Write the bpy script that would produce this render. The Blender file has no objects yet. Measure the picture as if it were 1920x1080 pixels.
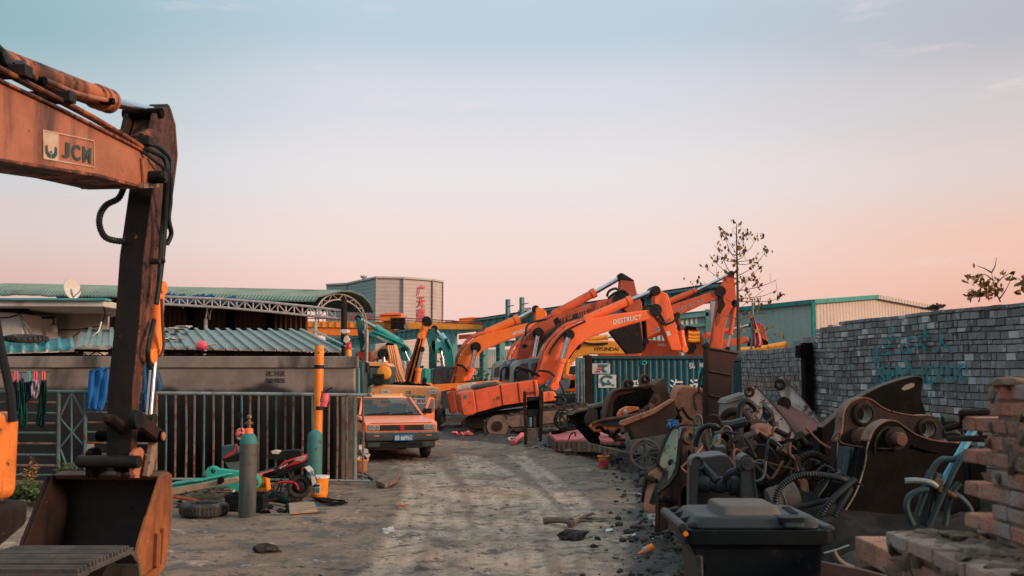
import bpy, bmesh, math, random
from math import radians as R, sin, cos, pi, hypot
from mathutils import Vector, Matrix, noise
from mathutils.geometry import tessellate_polygon
random.seed(7)
SC = bpy.context.scene
COL = SC.collection
# ------------------------------------------------------------------ camera
FPX = 1866.7; HOR = 712.0; EYE = 1.7
PITCH = math.atan((HOR - 540) / FPX)
cd = bpy.data.cameras.new('camera'); cam = bpy.data.objects.new('camera', cd); COL.objects.link(cam)
cam.location = (0, 0, EYE); cam.rotation_euler = (pi / 2 + PITCH, 0, 0)
cd.lens = 35; cd.sensor_width = 36; cd.clip_start = .05; cd.clip_end = 3000
cd.dof.use_dof = True; cd.dof.focus_distance = 19; cd.dof.aperture_fstop = 4.5
SC.camera = cam
# ------------------------------------------------------------------ sky, sun, exposure
SUN_EL, SUN_AZ = R(17), R(112)          # azimuth clockwise from +Y: right of the view, a little behind
w = bpy.data.worlds.new('World'); SC.world = w; w.use_nodes = True
nt = w.node_tree; N = nt.nodes; L = nt.links; N.clear()
out = N.new('ShaderNodeOutputWorld'); bg = N.new('ShaderNodeBackground')
sky = N.new('ShaderNodeTexSky'); sky.sky_type = 'NISHITA'; sky.sun_disc = False
sky.sun_elevation = R(3); sky.sun_rotation = SUN_AZ; sky.dust_density = 3; sky.ozone_density = 3
tc = N.new('ShaderNodeTexCoord'); sx = N.new('ShaderNodeSeparateXYZ'); L.new(tc.outputs['Generated'], sx.inputs[0])
def wramp(stops):
 r = N.new('ShaderNodeValToRGB'); r.color_ramp.interpolation = 'EASE'
 e = r.color_ramp.elements
 while len(e) < len(stops): e.new(.5)
 for k, (p, c) in enumerate(stops): e[k].position = p; e[k].color = (*c, 1)
 L.new(sx.outputs['Z'], r.inputs[0]); return r
SKY_L = [(0.0, (.68, .45, .41)), (.08, (.74, .49, .44)), (.14, (.73, .61, .58)), (.20, (.60, .63, .66)), (.25, (.44, .56, .61)), (.31, (.28, .46, .50)), (.5, (.64, .86, .95)), (1.0, (.80, 1.0, 1.08))]
SKY_C = [(0.0, (.84, .51, .45)), (.08, (.93, .635, .57)), (.14, (.91, .74, .69)), (.20, (.84, .785, .79)), (.275, (.72, .72, .77)), (.34, (.52, .63, .72)), (.5, (.68, .88, .97)), (1.0, (.80, 1.0, 1.08))]
SKY_R = [(0.0, (.80, .40, .30)), (.05, (.85, .45, .34)), (.12, (.89, .56, .45)), (.19, (.77, .64, .60)), (.25, (.65, .60, .60)), (.31, (.50, .50, .54)), (.5, (.76, .90, .97)), (1.0, (.80, 1.0, 1.08))]
ra, rc, rb = wramp(SKY_L), wramp(SKY_C), wramp(SKY_R)
def blend(a, b, A, B):
 mr = N.new('ShaderNodeMapRange'); mr.interpolation_type = 'SMOOTHSTEP'
 mr.inputs[1].default_value = a; mr.inputs[2].default_value = b; L.new(sx.outputs['X'], mr.inputs[0])
 mx = N.new('ShaderNodeMix'); mx.data_type = 'RGBA'; L.new(mr.outputs[0], mx.inputs[0]); L.new(A, mx.inputs[6]); L.new(B, mx.inputs[7]); return mx
mx = blend(.08, .50, blend(-.50, -.12, ra.outputs[0], rc.outputs[0]).outputs[2], rb.outputs[0])
# thin streaks of cloud
mp = N.new('ShaderNodeMapping'); mp.inputs['Scale'].default_value = (1.6, 1.6, 9); L.new(tc.outputs['Generated'], mp.inputs[0])
cn = N.new('ShaderNodeTexNoise'); cn.inputs['Scale'].default_value = 3.2; cn.inputs['Detail'].default_value = 9; cn.inputs['Roughness'].default_value = .62; L.new(mp.outputs[0], cn.inputs[0])
cm = N.new('ShaderNodeMapRange'); cm.interpolation_type = 'SMOOTHSTEP'; cm.inputs[1].default_value = .58; cm.inputs[2].default_value = .82; cm.inputs[4].default_value = .6; L.new(cn.outputs[0], cm.inputs[0])
m2 = N.new('ShaderNodeMix'); m2.data_type = 'RGBA'; L.new(cm.outputs[0], m2.inputs[0]); L.new(mx.outputs[2], m2.inputs[6]); m2.inputs[7].default_value = (.98, .80, .77, 1)
m3 = N.new('ShaderNodeMix'); m3.data_type = 'RGBA'; m3.inputs[0].default_value = .02; L.new(m2.outputs[2], m3.inputs[6]); L.new(sky.outputs[0], m3.inputs[7])
L.new(m3.outputs[2], bg.inputs[0]); bg.inputs[1].default_value = 1.0; L.new(bg.outputs[0], out.inputs[0])
sd = bpy.data.lights.new('sun', 'SUN'); so = bpy.data.objects.new('sun', sd); COL.objects.link(so)
sd.energy = 4.2; sd.angle = R(14); sd.color = (1, .66, .44)
so.rotation_euler = (pi / 2 - SUN_EL, 0, pi - SUN_AZ)
SC.view_settings.view_transform = 'Standard'; SC.view_settings.look = 'None'
SC.view_settings.exposure = 0.0; SC.view_settings.gamma = 1
# ------------------------------------------------------------------ projection helpers
cp, sp = cos(PITCH), sin(PITCH)
def ray(px, py):
 v = (540 - py) / FPX
 return Vector(((px - 960) / FPX, cp - sp * v, sp + cp * v))
def at(px, py, Y):
 r = ray(px, py); return Vector((0, 0, EYE)) + r * (Y / r.y)
def gp(px, py, z=0.0):
 r = ray(px, py); return Vector((0, 0, EYE)) + r * ((z - EYE) / r.z)
class Plane:
 """a vertical plane through picture point px at depth Y, turned az degrees from the picture plane"""
 def __init__(s, px, Y, az=0):
  p = at(px, HOR, Y); a = R(az)
  s.o = Vector((p.x, p.y, 0)); s.d = Vector((cos(a), sin(a), 0)); s.n = Vector((-sin(a), cos(a), 0))
 def pt(s, px, py, off=0.0):
  r = ray(px, py); c = Vector((0, 0, EYE))
  t = ((s.o + s.n * off - c).dot(s.n)) / r.dot(s.n)
  return c + r * t
# ------------------------------------------------------------------ mesh helpers
def crom(pts, n=4, closed=True):
 """Catmull-Rom through the points"""
 P = [Vector(p) for p in pts]; m = len(P); o = []
 for i in range(m if closed else m - 1):
  g = (lambda k: P[k % m]) if closed else (lambda k: P[min(max(k, 0), m - 1)])
  a, b, c, d = g(i - 1), g(i), g(i + 1), g(i + 2)
  for k in range(n):
   t = k / n
   o.append(.5 * ((2 * b) + (c - a) * t + (2 * a - 5 * b + 4 * c - d) * t * t + (3 * b - a - 3 * c + d) * t ** 3))
 if not closed: o.append(P[-1])
 return o
class MB:
 def __init__(s): s.v = []; s.f = []; s.c = []; s.col = None
 def _add(s, vs, fs):
  b = len(s.v); s.v += [Vector(v) for v in vs]; s.f += [tuple(b + i for i in f) for f in fs]
  if s.col is not None or s.c:
   while len(s.c) < b: s.c.append((1, 1, 1, 1))
   s.c += [s.col or (1, 1, 1, 1)] * len(vs)
 def box(s, c, size, rz=0, M=None, taper=1.0):
  x, y, z = size[0] / 2, size[1] / 2, size[2] / 2
  vs = [Vector((i * x * (taper if k > 0 else 1), j * y * (taper if k > 0 else 1), k * z)) for k in (-1, 1) for j in (-1, 1) for i in (-1, 1)]
  if M is None: M = Matrix.Rotation(rz, 3, 'Z')
  s._add([M @ v + Vector(c) for v in vs], [(0, 2, 3, 1), (4, 5, 7, 6), (0, 1, 5, 4), (2, 6, 7, 3), (0, 4, 6, 2), (1, 3, 7, 5)])
 def hexa(s, b):  # 8 points: 4 bottom loop, 4 top loop
  s._add(b, [(3, 2, 1, 0), (4, 5, 6, 7), (0, 1, 5, 4), (1, 2, 6, 5), (2, 3, 7, 6), (3, 0, 4, 7)])
 def beam(s, p, q, a, b=None, up=(0, 0, 1)):
  """square bar from p to q, section a x b"""
  b = b or a; p, q = Vector(p), Vector(q); d = (q - p).normalized(); u = Vector(up)
  if abs(d.dot(u)) > .99: u = Vector((1, 0, 0))
  x = d.cross(u).normalized() * a / 2; y = x.cross(d).normalized() * b / 2
  s.hexa([p - x - y, p + x - y, p + x + y, p - x + y, q - x - y, q + x - y, q + x + y, q - x + y])
 def prism(s, pts, vec, holes=()):
  """planar outline (with holes) extruded by vec"""
  loops = [[Vector(p) for p in pts]] + [[Vector(p) for p in h] for h in holes]
  tri = tessellate_polygon(loops); fl = [p for l in loops for p in l]; n = len(fl); vec = Vector(vec)
  vs = fl + [p + vec for p in fl]; fs = []
  nv = Vector((0, 0, 0)); l0 = loops[0]
  for i in range(len(l0)): nv += l0[i].cross(l0[(i + 1) % len(l0)])
  ccw = nv.dot(vec) < 0                      # front face away from vec
  for t in tri:
   tn = (fl[t[1]] - fl[t[0]]).cross(fl[t[2]] - fl[t[0]])
   t = t if tn.dot(vec) < 0 else t[::-1]
   fs.append(tuple(t)); fs.append(tuple(n + i for i in t[::-1]))
  k = 0
  for li, l in enumerate(loops):
   m = len(l); lv = Vector((0, 0, 0))
   for i in range(m): lv += l[i].cross(l[(i + 1) % m])
   f = (lv.dot(vec) < 0) == (li == 0)
   for i in range(m):
    a, b = k + i, k + (i + 1) % m
    fs.append((b, a, n + a, n + b) if f else (a, b, n + b, n + a))
   k += m
  s._add(vs, fs)
 def tube(s, pts, r, seg=8, caps=True, closed=False):
  P = [Vector(p) for p in pts]; n = len(P); rr = r if isinstance(r, (list, tuple)) else [r] * n
  t0 = (P[1] - P[0]).normalized(); u = Vector((0, 0, 1)) if abs(t0.z) < .9 else Vector((1, 0, 0))
  u = (u - t0 * u.dot(t0)).normalized(); vs = []
  for i in range(n):
   a = P[i - 1] if i or closed else P[0]; b = P[(i + 1) % n] if i < n - 1 or closed else P[-1]
   t = (b - a)
   t = t.normalized() if t.length > 1e-9 else t0
   u = (u - t * u.dot(t))
   u = u.normalized() if u.length > 1e-6 else t.orthogonal().normalized()
   w_ = t.cross(u)
   for k in range(seg):
    an = 2 * pi * k / seg; vs.append(P[i] + (u * cos(an) + w_ * sin(an)) * rr[i])
  fs = []
  for i in range(n if closed else n - 1):
   j = (i + 1) % n
   for k in range(seg):
    l = (k + 1) % seg; fs.append((i * seg + k, i * seg + l, j * seg + l, j * seg + k))
  if caps and not closed:
   fs.append(tuple(range(seg))[::-1]); fs.append(tuple((n - 1) * seg + k for k in range(seg)))
  s._add(vs, fs)
 def cyl(s, p, q, r, r2=None, seg=14): s.tube([p, q], [r, r if r2 is None else r2], seg)
 def ring(s, c, ax, R_, r, seg=20, rs=8):
  ax = Vector(ax).normalized(); u = ax.orthogonal().normalized(); w_ = ax.cross(u)
  s.tube([Vector(c) + (u * cos(2 * pi * k / seg) + w_ * sin(2 * pi * k / seg)) * R_ for k in range(seg)], r, rs, closed=True)
 def lathe(s, prof, o, ax=(0, 0, 1), seg=18, caps=True):
  """prof: (radius, height) along ax from o"""
  ax = Vector(ax).normalized(); u = ax.orthogonal().normalized(); w_ = ax.cross(u); o = Vector(o); vs = []; fs = []
  for r, h in prof:
   for k in range(seg):
    an = 2 * pi * k / seg; vs.append(o + ax * h + (u * cos(an) + w_ * sin(an)) * max(r, 1e-4))
  for i in range(len(prof) - 1):
   for k in range(seg):
    l = (k + 1) % seg; fs.append((i * seg + k, i * seg + l, (i + 1) * seg + l, (i + 1) * seg + k))
  if caps: fs.append(tuple(range(seg))[::-1]); fs.append(tuple((len(prof) - 1) * seg + k for k in range(seg)))
  s._add(vs, fs)
 def sheet(s, rows):
  """grid of points, rows x cols"""
  n = len(rows[0]); vs = [p for r in rows for p in r]
  s._add(vs, [(i * n + j, i * n + j + 1, (i + 1) * n + j + 1, (i + 1) * n + j) for i in range(len(rows) - 1) for j in range(n - 1)])
 def lump(s, c, r, sq=1.0, rough=.35, sub=1):
  b = bmesh.new(); bmesh.ops.create_icosphere(b, subdivisions=sub, radius=1); o = Vector((random.random() * 50, random.random() * 50, 0))
  b.verts.ensure_lookup_table()
  vs = [v.co * (1 + rough * (noise.noise(v.co * 1.6 + o) * 1.5)) for v in b.verts]; fs = [tuple(v.index for v in f.verts) for f in b.faces]; b.free()
  rz = Matrix.Rotation(random.random() * 6.3, 3, 'Z')
  rr = Vector(r) if isinstance(r, (tuple, list, Vector)) else Vector((r, r, r * sq))
  s._add([rz @ Vector((v.x * rr.x, v.y * rr.y, v.z * rr.z)) + Vector(c) for v in vs], fs)
 def build(s, name, mat, parent=None, bevel=0, smooth=True, local=False, angle=35, seg=2, solid=0):
  me = bpy.data.meshes.new(name); org = Vector((0, 0, 0)); loc = None
  if parent is not None:
   if not local:
    q = parent;
    while q.parent: q = q.parent
    org = q.location.copy()
  elif not local:
   xs = [v.x for v in s.v]; ys = [v.y for v in s.v]; zs = [v.z for v in s.v]
   loc = org = Vector(((min(xs) + max(xs)) / 2, (min(ys) + max(ys)) / 2, min(zs)))
  me.from_pydata([v - org for v in s.v], [], s.f); me.validate(); me.update()
  if s.c:
   while len(s.c) < len(s.v): s.c.append((1, 1, 1, 1))
   ca = me.color_attributes.new('tint', 'FLOAT_COLOR', 'POINT')
   if len(me.vertices) == len(s.c): ca.data.foreach_set('color', [x for c in s.c for x in c])
  if smooth:
   me.polygons.foreach_set('use_smooth', [True] * len(me.polygons)); me.set_sharp_from_angle(angle=R(angle))
  me.materials.append(mat)
  o = bpy.data.objects.new(name, me); COL.objects.link(o)
  if parent is not None: o.parent = parent
  elif loc is not None: o.location = loc
  if solid:
   md = o.modifiers.new('solid', 'SOLIDIFY'); md.thickness = solid; md.offset = 0
  if bevel:
   md = o.modifiers.new('bevel', 'BEVEL'); md.width = bevel; md.segments = seg; md.limit_method = 'ANGLE'; md.angle_limit = R(40); md.harden_normals = False
  return o
def tag(o, label, cat, group=None, kind=None):
 if label: o['label'] = label
 if cat: o['category'] = cat
 if group: o['group'] = group
 if kind: o['kind'] = kind
 return o
def empty(name, loc, label, cat, group=None, rz=0):
 o = bpy.data.objects.new(name, None); COL.objects.link(o); o.location = loc; o.rotation_euler = (0, 0, rz); o.empty_display_size = .2
 return tag(o, label, cat, group)
def copy_tree(o, parent=None):
 c = o.copy(); COL.objects.link(c); c.parent = parent
 for ch in list(o.children): copy_tree(ch, c)
 return c
def setloc(o, v): o.location = v
_mcache = {}
def text_mesh(body, bold=0.0):
 k = (body, bold)
 if k in _mcache: return _mcache[k]
 c = bpy.data.curves.new('text', 'FONT'); c.body = body; c.offset = bold; c.resolution_u = 3
 o = bpy.data.objects.new('text', c); COL.objects.link(o); dg = bpy.context.evaluated_depsgraph_get()
 m = bpy.data.meshes.new_from_object(o.evaluated_get(dg))
 vs = [Vector((v.co.x, v.co.y, 0)) for v in m.vertices]; fs = [tuple(p.vertices) for p in m.polygons]
 bpy.data.objects.remove(o); bpy.data.curves.remove(c); bpy.data.meshes.remove(m)
 x0, x1 = min(v.x for v in vs), max(v.x for v in vs); y0, y1 = min(v.y for v in vs), max(v.y for v in vs)
 vs = [Vector(((v.x - x0) / (x1 - x0), (v.y - y0) / (y1 - y0), 0)) for v in vs]
 _mcache[k] = (vs, fs); return vs, fs
def text_quad(mb, body, p00, p10, p11, p01, bold=.01):
 """lettering stretched into the quad bottom-left, bottom-right, top-right, top-left"""
 vs, fs = text_mesh(body, bold); a, b, c, d = map(Vector, (p00, p10, p11, p01))
 mb._add([a * (1 - v.x) * (1 - v.y) + b * v.x * (1 - v.y) + c * v.x * v.y + d * (1 - v.x) * v.y for v in vs], fs)
# a thing traced on a vertical plane
class Thing:
 def __init__(s, name, plane, loc, label, cat, group=None):
  s.p = plane; s.root = empty(name, loc, label, cat, group)
 def P(s, pts, off=0.0, tr=None):
  if tr is not None: return [s.p.pt(a[0], a[1], tr) + s.p.n * (off - tr) for a in pts]
  return [s.p.pt(a[0], a[1], (a[2] if len(a) > 2 else off)) for a in pts]
 def prism(s, name, pts, off, th, mat, holes=(), bevel=.015, parent=None, smooth=0, tr=None):
  mb = MB(); q = s.P(pts, off, tr)
  if smooth: q = crom(q, smooth)
  hs = []
  for (hx, hy, hr) in holes:
   c = s.p.pt(hx, hy, off); hs.append([c + s.p.d * hr * cos(2 * pi * k / 16) + Vector((0, 0, 1)) * hr * sin(2 * pi * k / 16) for k in range(16)])
  mb.prism(q, s.p.n * th, hs)
  return mb.build(name, mat, parent or s.root, bevel)
 def tube(s, name, pts, r, mat, off=0.0, parent=None, n=5, seg=8, raw=False):
  q = s.P(pts, off); q = q if raw or len(q) < 3 else crom(q, n, False); mb = MB(); mb.tube(q, r, seg); return mb.build(name, mat, parent or s.root)
 def cylinder(s, pts, off, r, m_tube, m_rod, name='hydraulic_cylinder', parent=None, rr=.55):
  """pts: butt, gland, rod eye"""
  a, b, c = s.P(pts, off); d = (b - a).normalized(); mb = MB(); mb.cyl(a, b, r); mb.cyl(b - d * r * 1.1, b, r * 1.16); mb.cyl(a - s.p.n * r, a + s.p.n * r, r * 1.05)
  o = mb.build(name, m_tube, parent or s.root); mb = MB(); mb.cyl(b, c, r * rr); mb.build('rod', m_rod, o); mb = MB(); mb.cyl(c - s.p.n * r * .9, c + s.p.n * r * .9, r * .95); mb.build('rod_eye', M['soot'], o); return o
 def pins(s, name, lst, off, th, r, mat, parent=None):
  mb = MB()
  for a in lst:
   c = s.p.pt(a[0], a[1], off); rad = a[2] if len(a) > 2 else r; mb.cyl(c, c + s.p.n * th, rad, seg=16)
  return mb.build(name, mat, parent or s.root, .006)
 def text(s, name, body, quad, off, mat, parent=None, bold=.01):
  mb = MB(); text_quad(mb, body, *s.P(quad, off), bold=bold); return mb.build(name, mat, parent or s.root, smooth=False)
# ------------------------------------------------------------------ materials
def thr(a): return .5 + (.5 - a) * .36 if a > .02 else .69
def mat(name, c1, c2=None, wear=None, amt=0.0, dirt=None, damt=0.0, rough=.6, metal=0.0, sc=5.0, bump=.25, spec=.28, streak=.18, tint=False):
 m = bpy.data.materials.new(name); m.use_nodes = True; t = m.node_tree; N = t.nodes; L = t.links; b = N['Principled BSDF']
 tc = N.new('ShaderNodeTexCoord');
 def nz(scale, det=7, ro=.6, mapv=None):
  n = N.new('ShaderNodeTexNoise'); n.inputs['Scale'].default_value = scale; n.inputs['Detail'].default_value = det; n.inputs['Roughness'].default_value = ro
  if mapv:
   mp = N.new('ShaderNodeMapping'); mp.inputs['Scale'].default_value = mapv; L.new(tc.outputs['Object'], mp.inputs[0]); L.new(mp.outputs[0], n.inputs[0])
  else: L.new(tc.outputs['Object'], n.inputs[0])
  return n.outputs[0]
 def rng(src, a, z, to=1.0):
  r = N.new('ShaderNodeMapRange'); r.interpolation_type = 'SMOOTHSTEP'; r.inputs[1].default_value = a; r.inputs[2].default_value = z; r.inputs[4].default_value = to; L.new(src, r.inputs[0]); return r.outputs[0]
 def mix(f, A, B, mode='MIX'):
  x = N.new('ShaderNodeMix'); x.data_type = 'RGBA'; x.blend_type = mode
  if isinstance(f, float): x.inputs[0].default_value = f
  else: L.new(f, x.inputs[0])
  for k, q in ((6, A), (7, B)):
   if isinstance(q, tuple): x.inputs[k].default_value = (*q, 1)
   else: L.new(q, x.inputs[k])
  return x.outputs[2]
 c2 = c2 or tuple(x * .72 for x in c1)
 col = mix(rng(nz(sc), .36, .66), c1, c2)
 if tint:
  a = N.new('ShaderNodeVertexColor'); a.layer_name = 'tint'; col = mix(1.0, col, a.outputs[0], 'MULTIPLY')
 rgh = None; wm = None
 if dirt and damt:
  q = thr(damt); col = mix(rng(nz(sc * .8, 8, .65, (1, 1, streak)), q - .07, q + .1, .9), col, dirt)
 if wear and amt:
  q = thr(amt); wm = rng(nz(sc * 1.9, 12, .72), q - .015, q + .035)
  w2 = tuple(x * .45 for x in wear); col = mix(wm, col, mix(rng(nz(sc * 6, 5), .4, .6), wear, w2))
 fine = nz(sc * 14, 5, .7)
 col = mix(rng(fine, .3, .7, .3), col, tuple(x * .5 for x in c1), 'MIX')
 L.new(col, b.inputs['Base Color']); b.inputs['Metallic'].default_value = metal; b.inputs['Specular IOR Level'].default_value = spec
 if wm is not None:
  r = N.new('ShaderNodeMapRange'); r.inputs[3].default_value = rough; r.inputs[4].default_value = min(1, rough + .3); L.new(wm, r.inputs[0]); L.new(r.outputs[0], b.inputs['Roughness'])
 else: b.inputs['Roughness'].default_value = rough
 if bump:
  bp = N.new('ShaderNodeBump'); bp.inputs['Strength'].default_value = bump; bp.inputs['Distance'].default_value = .012
  ad = N.new('ShaderNodeMath'); ad.operation = 'ADD'; L.new(fine, ad.inputs[0])
  if wm is not None: L.new(wm, ad.inputs[1])
  else: L.new(nz(sc * 3, 6), ad.inputs[1])
  L.new(ad.outputs[0], bp.inputs['Height']); L.new(bp.outputs[0], b.inputs['Normal'])
 return m
RUST = (.16, .052, .022); SOOT = (.012, .014, .016); DUST = (.17, .12, .09)
M = {}
M['orange'] = mat('orange_paint', (.92, .165, .052), (.80, .125, .040), RUST, .06, (.30, .06, .03), .20, .42, sc=1.6)
M['orange_worn'] = mat('orange_paint_worn', (.74, .115, .042), (.50, .078, .034), RUST, .20, SOOT, .2, .52, sc=2.0)
M['orange_old'] = mat('orange_paint_faded', (.36, .135, .072), (.27, .092, .046), (.10, .036, .02), .15, SOOT, .32, .5, sc=2.6)
M['orange_soot'] = mat('orange_paint_sooty', (.40, .115, .042), (.13, .045, .024), SOOT, .42, (.008, .008, .008), .55, .6, sc=3.4)
M['orange_bright'] = mat('orange_paint_bright', (.85, .22, .03), (.72, .17, .03), RUST, .08, SOOT, .08, .5, sc=5)
M['yellow'] = mat('yellow_paint', (.75, .30, .035), (.62, .22, .03), RUST, .07, SOOT, .08, .5, sc=2)
M['amber'] = mat('amber_paint', (.85, .30, .025), (.80, .26, .022), RUST, .015, None, 0, .5, sc=2)
M['peach'] = mat('faded_peach_paint', (.72, .34, .16), (.60, .25, .10), RUST, .06, (.2, .11, .07), .18, .5, sc=2)
M['cream'] = mat('cream_paint', (.62, .52, .42), None, RUST, .06, SOOT, .1, .6, sc=3)
M['red'] = mat('red_plastic', (.62, .03, .035), None, None, 0, SOOT, .05, .35, sc=6)
M['darkred'] = mat('oxide_red', (.30, .05, .03), None, RUST, .2, SOOT, .2, .6, sc=3)
M['pinkred'] = mat('faded_red_paint', (.66, .14, .13), (.55, .10, .10), (.34, .12, .10), .16, SOOT, .1, .6, sc=3)
M['pink'] = mat('pink_enamel', (.75, .10, .16), None, None, 0, SOOT, .05, .4, sc=8)
M['teal'] = mat('teal_paint', (.025, .26, .23), (.02, .18, .165), RUST, .07, SOOT, .1, .5, sc=2.2)
M['teal_light'] = mat('light_teal_paint', (.06, .36, .33), (.04, .26, .25), RUST, .08, SOOT, .1, .5, sc=2.5)
M['steel_teal'] = mat('teal_structural_steel', (.10, .25, .24), (.065, .175, .17), RUST, .1, SOOT, .22, .6, sc=.9, streak=.4)
M['container'] = mat('container_green', (.008, .085, .105), (.007, .06, .078), RUST, .08, (.02, .03, .035), .26, .5, sc=1.6)
M['greypanel'] = mat('grey_teal_cab_paint', (.19, .25, .25), (.13, .18, .18), RUST, .06, SOOT, .12, .5, sc=3)
M['darkcab'] = mat('dark_cab_paint', (.035, .045, .05), None, None, 0, None, 0, .5, sc=3)
M['black'] = mat('black_rubber', (.006, .007, .008), (.010, .011, .012), None, 0, None, 0, .55, sc=9, spec=.15)
M['binplastic'] = mat('bin_plastic', (.005, .008, .010), (.007, .010, .012), None, 0, (.05, .045, .04), .04, .42, sc=9, bump=.12, streak=1, spec=.12)
M['binlid'] = mat('dusty_bin_plastic', (.015, .020, .022), (.022, .025, .026), None, 0, (.07, .06, .054), .22, .5, sc=3, bump=.12, streak=1, spec=.2)
M['hose'] = mat('hose_rubber', (.008, .013, .015), (.014, .020, .022), None, 0, DUST, .07, .5, sc=8, spec=.2)
M['tyre'] = mat('dusty_tyre', (.016, .018, .019), (.05, .043, .038), None, 0, DUST, .15, .8, sc=8)
M['chrome'] = mat('polished_rod', (.55, .56, .58), (.42, .44, .47), None, 0, None, 0, .22, metal=1.0, sc=4, bump=.03)
M['soot'] = mat('oily_black_steel', (.011, .011, .012), (.022, .017, .014), (.09, .04, .02), .12, None, 0, .5, sc=4, bump=.4, spec=.15)
M['oily'] = mat('oily_arm_face', (.010, .008, .009), (.020, .014, .011), (.30, .085, .025), .07, (.007, .008, .009), .35, .55, sc=4.5, bump=.3, spec=.15)
M['rust'] = mat('rusty_steel', (.125, .052, .030), (.070, .032, .021), (.22, .09, .042), .26, SOOT, .25, .75, sc=3.6, bump=.7)
M['rust_dark'] = mat('dark_rusty_steel', (.034, .018, .014), (.017, .012, .011), (.13, .055, .03), .15, (.006, .006, .006), .30, .72, sc=3.2, bump=.6, spec=.12)
M['rust_black'] = mat('blackened_steel', (.0045, .004, .004), (.009, .0065, .0055), (.045, .022, .013), .07, (.003, .003, .003), .3, .65, sc=3.6, bump=.6, spec=.03)
M['rust_edge'] = mat('worn_bright_edge', (.26, .185, .135), (.17, .10, .07), (.09, .05, .035), .3, None, 0, .6, sc=9, bump=.5)
M['rust_pink'] = mat('sun_faded_rust', (.42, .17, .095), (.30, .11, .06), (.16, .06, .035), .25, None, 0, .7, sc=4, bump=.4)
M['rust_orange'] = mat('orange_rust_plate', (.30, .095, .028), (.17, .055, .022), (.32, .17, .12), .16, (.07, .028, .016), .36, .6, sc=4.2, bump=.5)
M['bucket_in'] = mat('bucket_inside', (.021, .014, .012), (.032, .019, .013), (.06, .026, .014), .14, None, 0, .7, sc=4, bump=.5)
M['chip_white'] = mat('chipped_white_paint', (.50, .42, .38), (.55, .36, .29), (.13, .055, .04), .44, SOOT, .12, .65, sc=3.0, bump=.5)
M['plum'] = mat('primer_brown', (.062, .036, .042), (.05, .030, .034), None, 0, SOOT, .1, .8, sc=3, bump=.15)
M['teal_chip'] = mat('chipped_teal_plate', (.20, .21, .18), (.06, .24, .22), (.13, .06, .04), .32, SOOT, .12, .65, sc=4.5, bump=.5)
M['slate'] = mat('grey_steel_plate', (.036, .045, .049), (.025, .030, .032), (.09, .05, .032), .2, SOOT, .2, .6, sc=4, bump=.4)
M['concrete'] = mat('dirty_concrete', (.20, .165, .14), (.14, .12, .105), (.06, .055, .052), .2, (.024, .024, .025), .34, .9, sc=1.1, bump=.3, streak=.45)
M['concrete_cap'] = mat('concrete_coping', (.24, .20, .175), (.16, .135, .12), None, 0, (.025, .024, .024), .30, .9, sc=1.6, bump=.3)
M['concrete_dark'] = mat('sooted_sheeting', (.010, .010, .011), (.016, .015, .015), (.065, .055, .048), .07, (.006, .006, .007), .25, .85, sc=1.4, bump=.3, streak=.25, spec=.1)
M['plaster'] = mat('whitewashed_plaster', (.54, .50, .47), (.44, .40, .37), None, 0, (.14, .12, .105), .16, .85, sc=1.5, bump=.1)
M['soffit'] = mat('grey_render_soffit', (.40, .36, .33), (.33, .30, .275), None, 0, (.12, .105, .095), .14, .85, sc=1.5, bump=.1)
M['roofsheet'] = mat('weathered_green_sheet', (.40, .36, .32), (.32, .315, .28), RUST, .04, (.17, .14, .115), .2, .6, sc=1.2, streak=1)
M['roofsheet_teal'] = mat('turquoise_sheet', (.035, .235, .25), (.12, .26, .26), RUST, .07, (.10, .085, .07), .2, .55, sc=2.2, streak=1)
M['vault'] = mat('vault_green_sheet', (.17, .255, .225), (.13, .20, .18), RUST, .03, (.07, .075, .07), .2, .6, sc=.8, streak=1)
M['brownwall'] = mat('brown_sheet_wall', (.13, .068, .05), (.09, .05, .04), None, 0, SOOT, .25, .8, sc=.8, streak=.3)
M['whitesteel'] = mat('pale_steel_truss', (.42, .38, .35), None, RUST, .16, None, 0, .6, sc=5)
M['pipe'] = mat('galvanised_pipe', (.23, .27, .27), (.15, .17, .17), RUST, .26, None, 0, .5, sc=5)
M['pipe_rust'] = mat('rusted_bar', (.17, .115, .085), (.085, .09, .09), RUST, .42, None, 0, .65, sc=3, streak=.3)
M['gatesteel'] = mat('teal_gate_steel', (.07, .13, .135), (.045, .075, .08), RUST, .25, None, 0, .55, sc=4)
M['silo_shaded'] = mat('pale_cladding_shaded', (.22, .32, .30), (.19, .275, .26), None, 0, (.15, .2, .19), .1, .6, sc=.06, bump=0, streak=.3)  # left faces of the hall: shade put into the teal tone
M['silo_lit'] = mat('pale_cladding_lit', (.42, .35, .33), (.36, .30, .28), None, 0, (.3, .24, .22), .1, .6, sc=.06, bump=0, streak=.3)  # same hall cladding, sunset glow of the right faces put into the colour
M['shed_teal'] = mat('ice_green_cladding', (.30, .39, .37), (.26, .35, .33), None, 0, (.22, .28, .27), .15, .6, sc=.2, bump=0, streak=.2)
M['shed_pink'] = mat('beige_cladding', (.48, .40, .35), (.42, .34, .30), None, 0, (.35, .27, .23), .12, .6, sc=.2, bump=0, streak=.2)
M['white'] = mat('white_paint', (.62, .60, .58), None, None, 0, (.3, .26, .23), .1, .6, sc=6, bump=.05)
M['whitetext'] = mat('white_lettering', (.72, .70, .67), (.6, .58, .55), None, 0, None, 0, .6, sc=6, bump=0)
M['redtext'] = mat('red_lettering', (.50, .035, .045), None, None, 0, None, 0, .6, sc=1, bump=0)
M['tealtext'] = mat('teal_lettering', (.02, .16, .16), None, None, 0, None, 0, .6, sc=4, bump=0)
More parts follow.
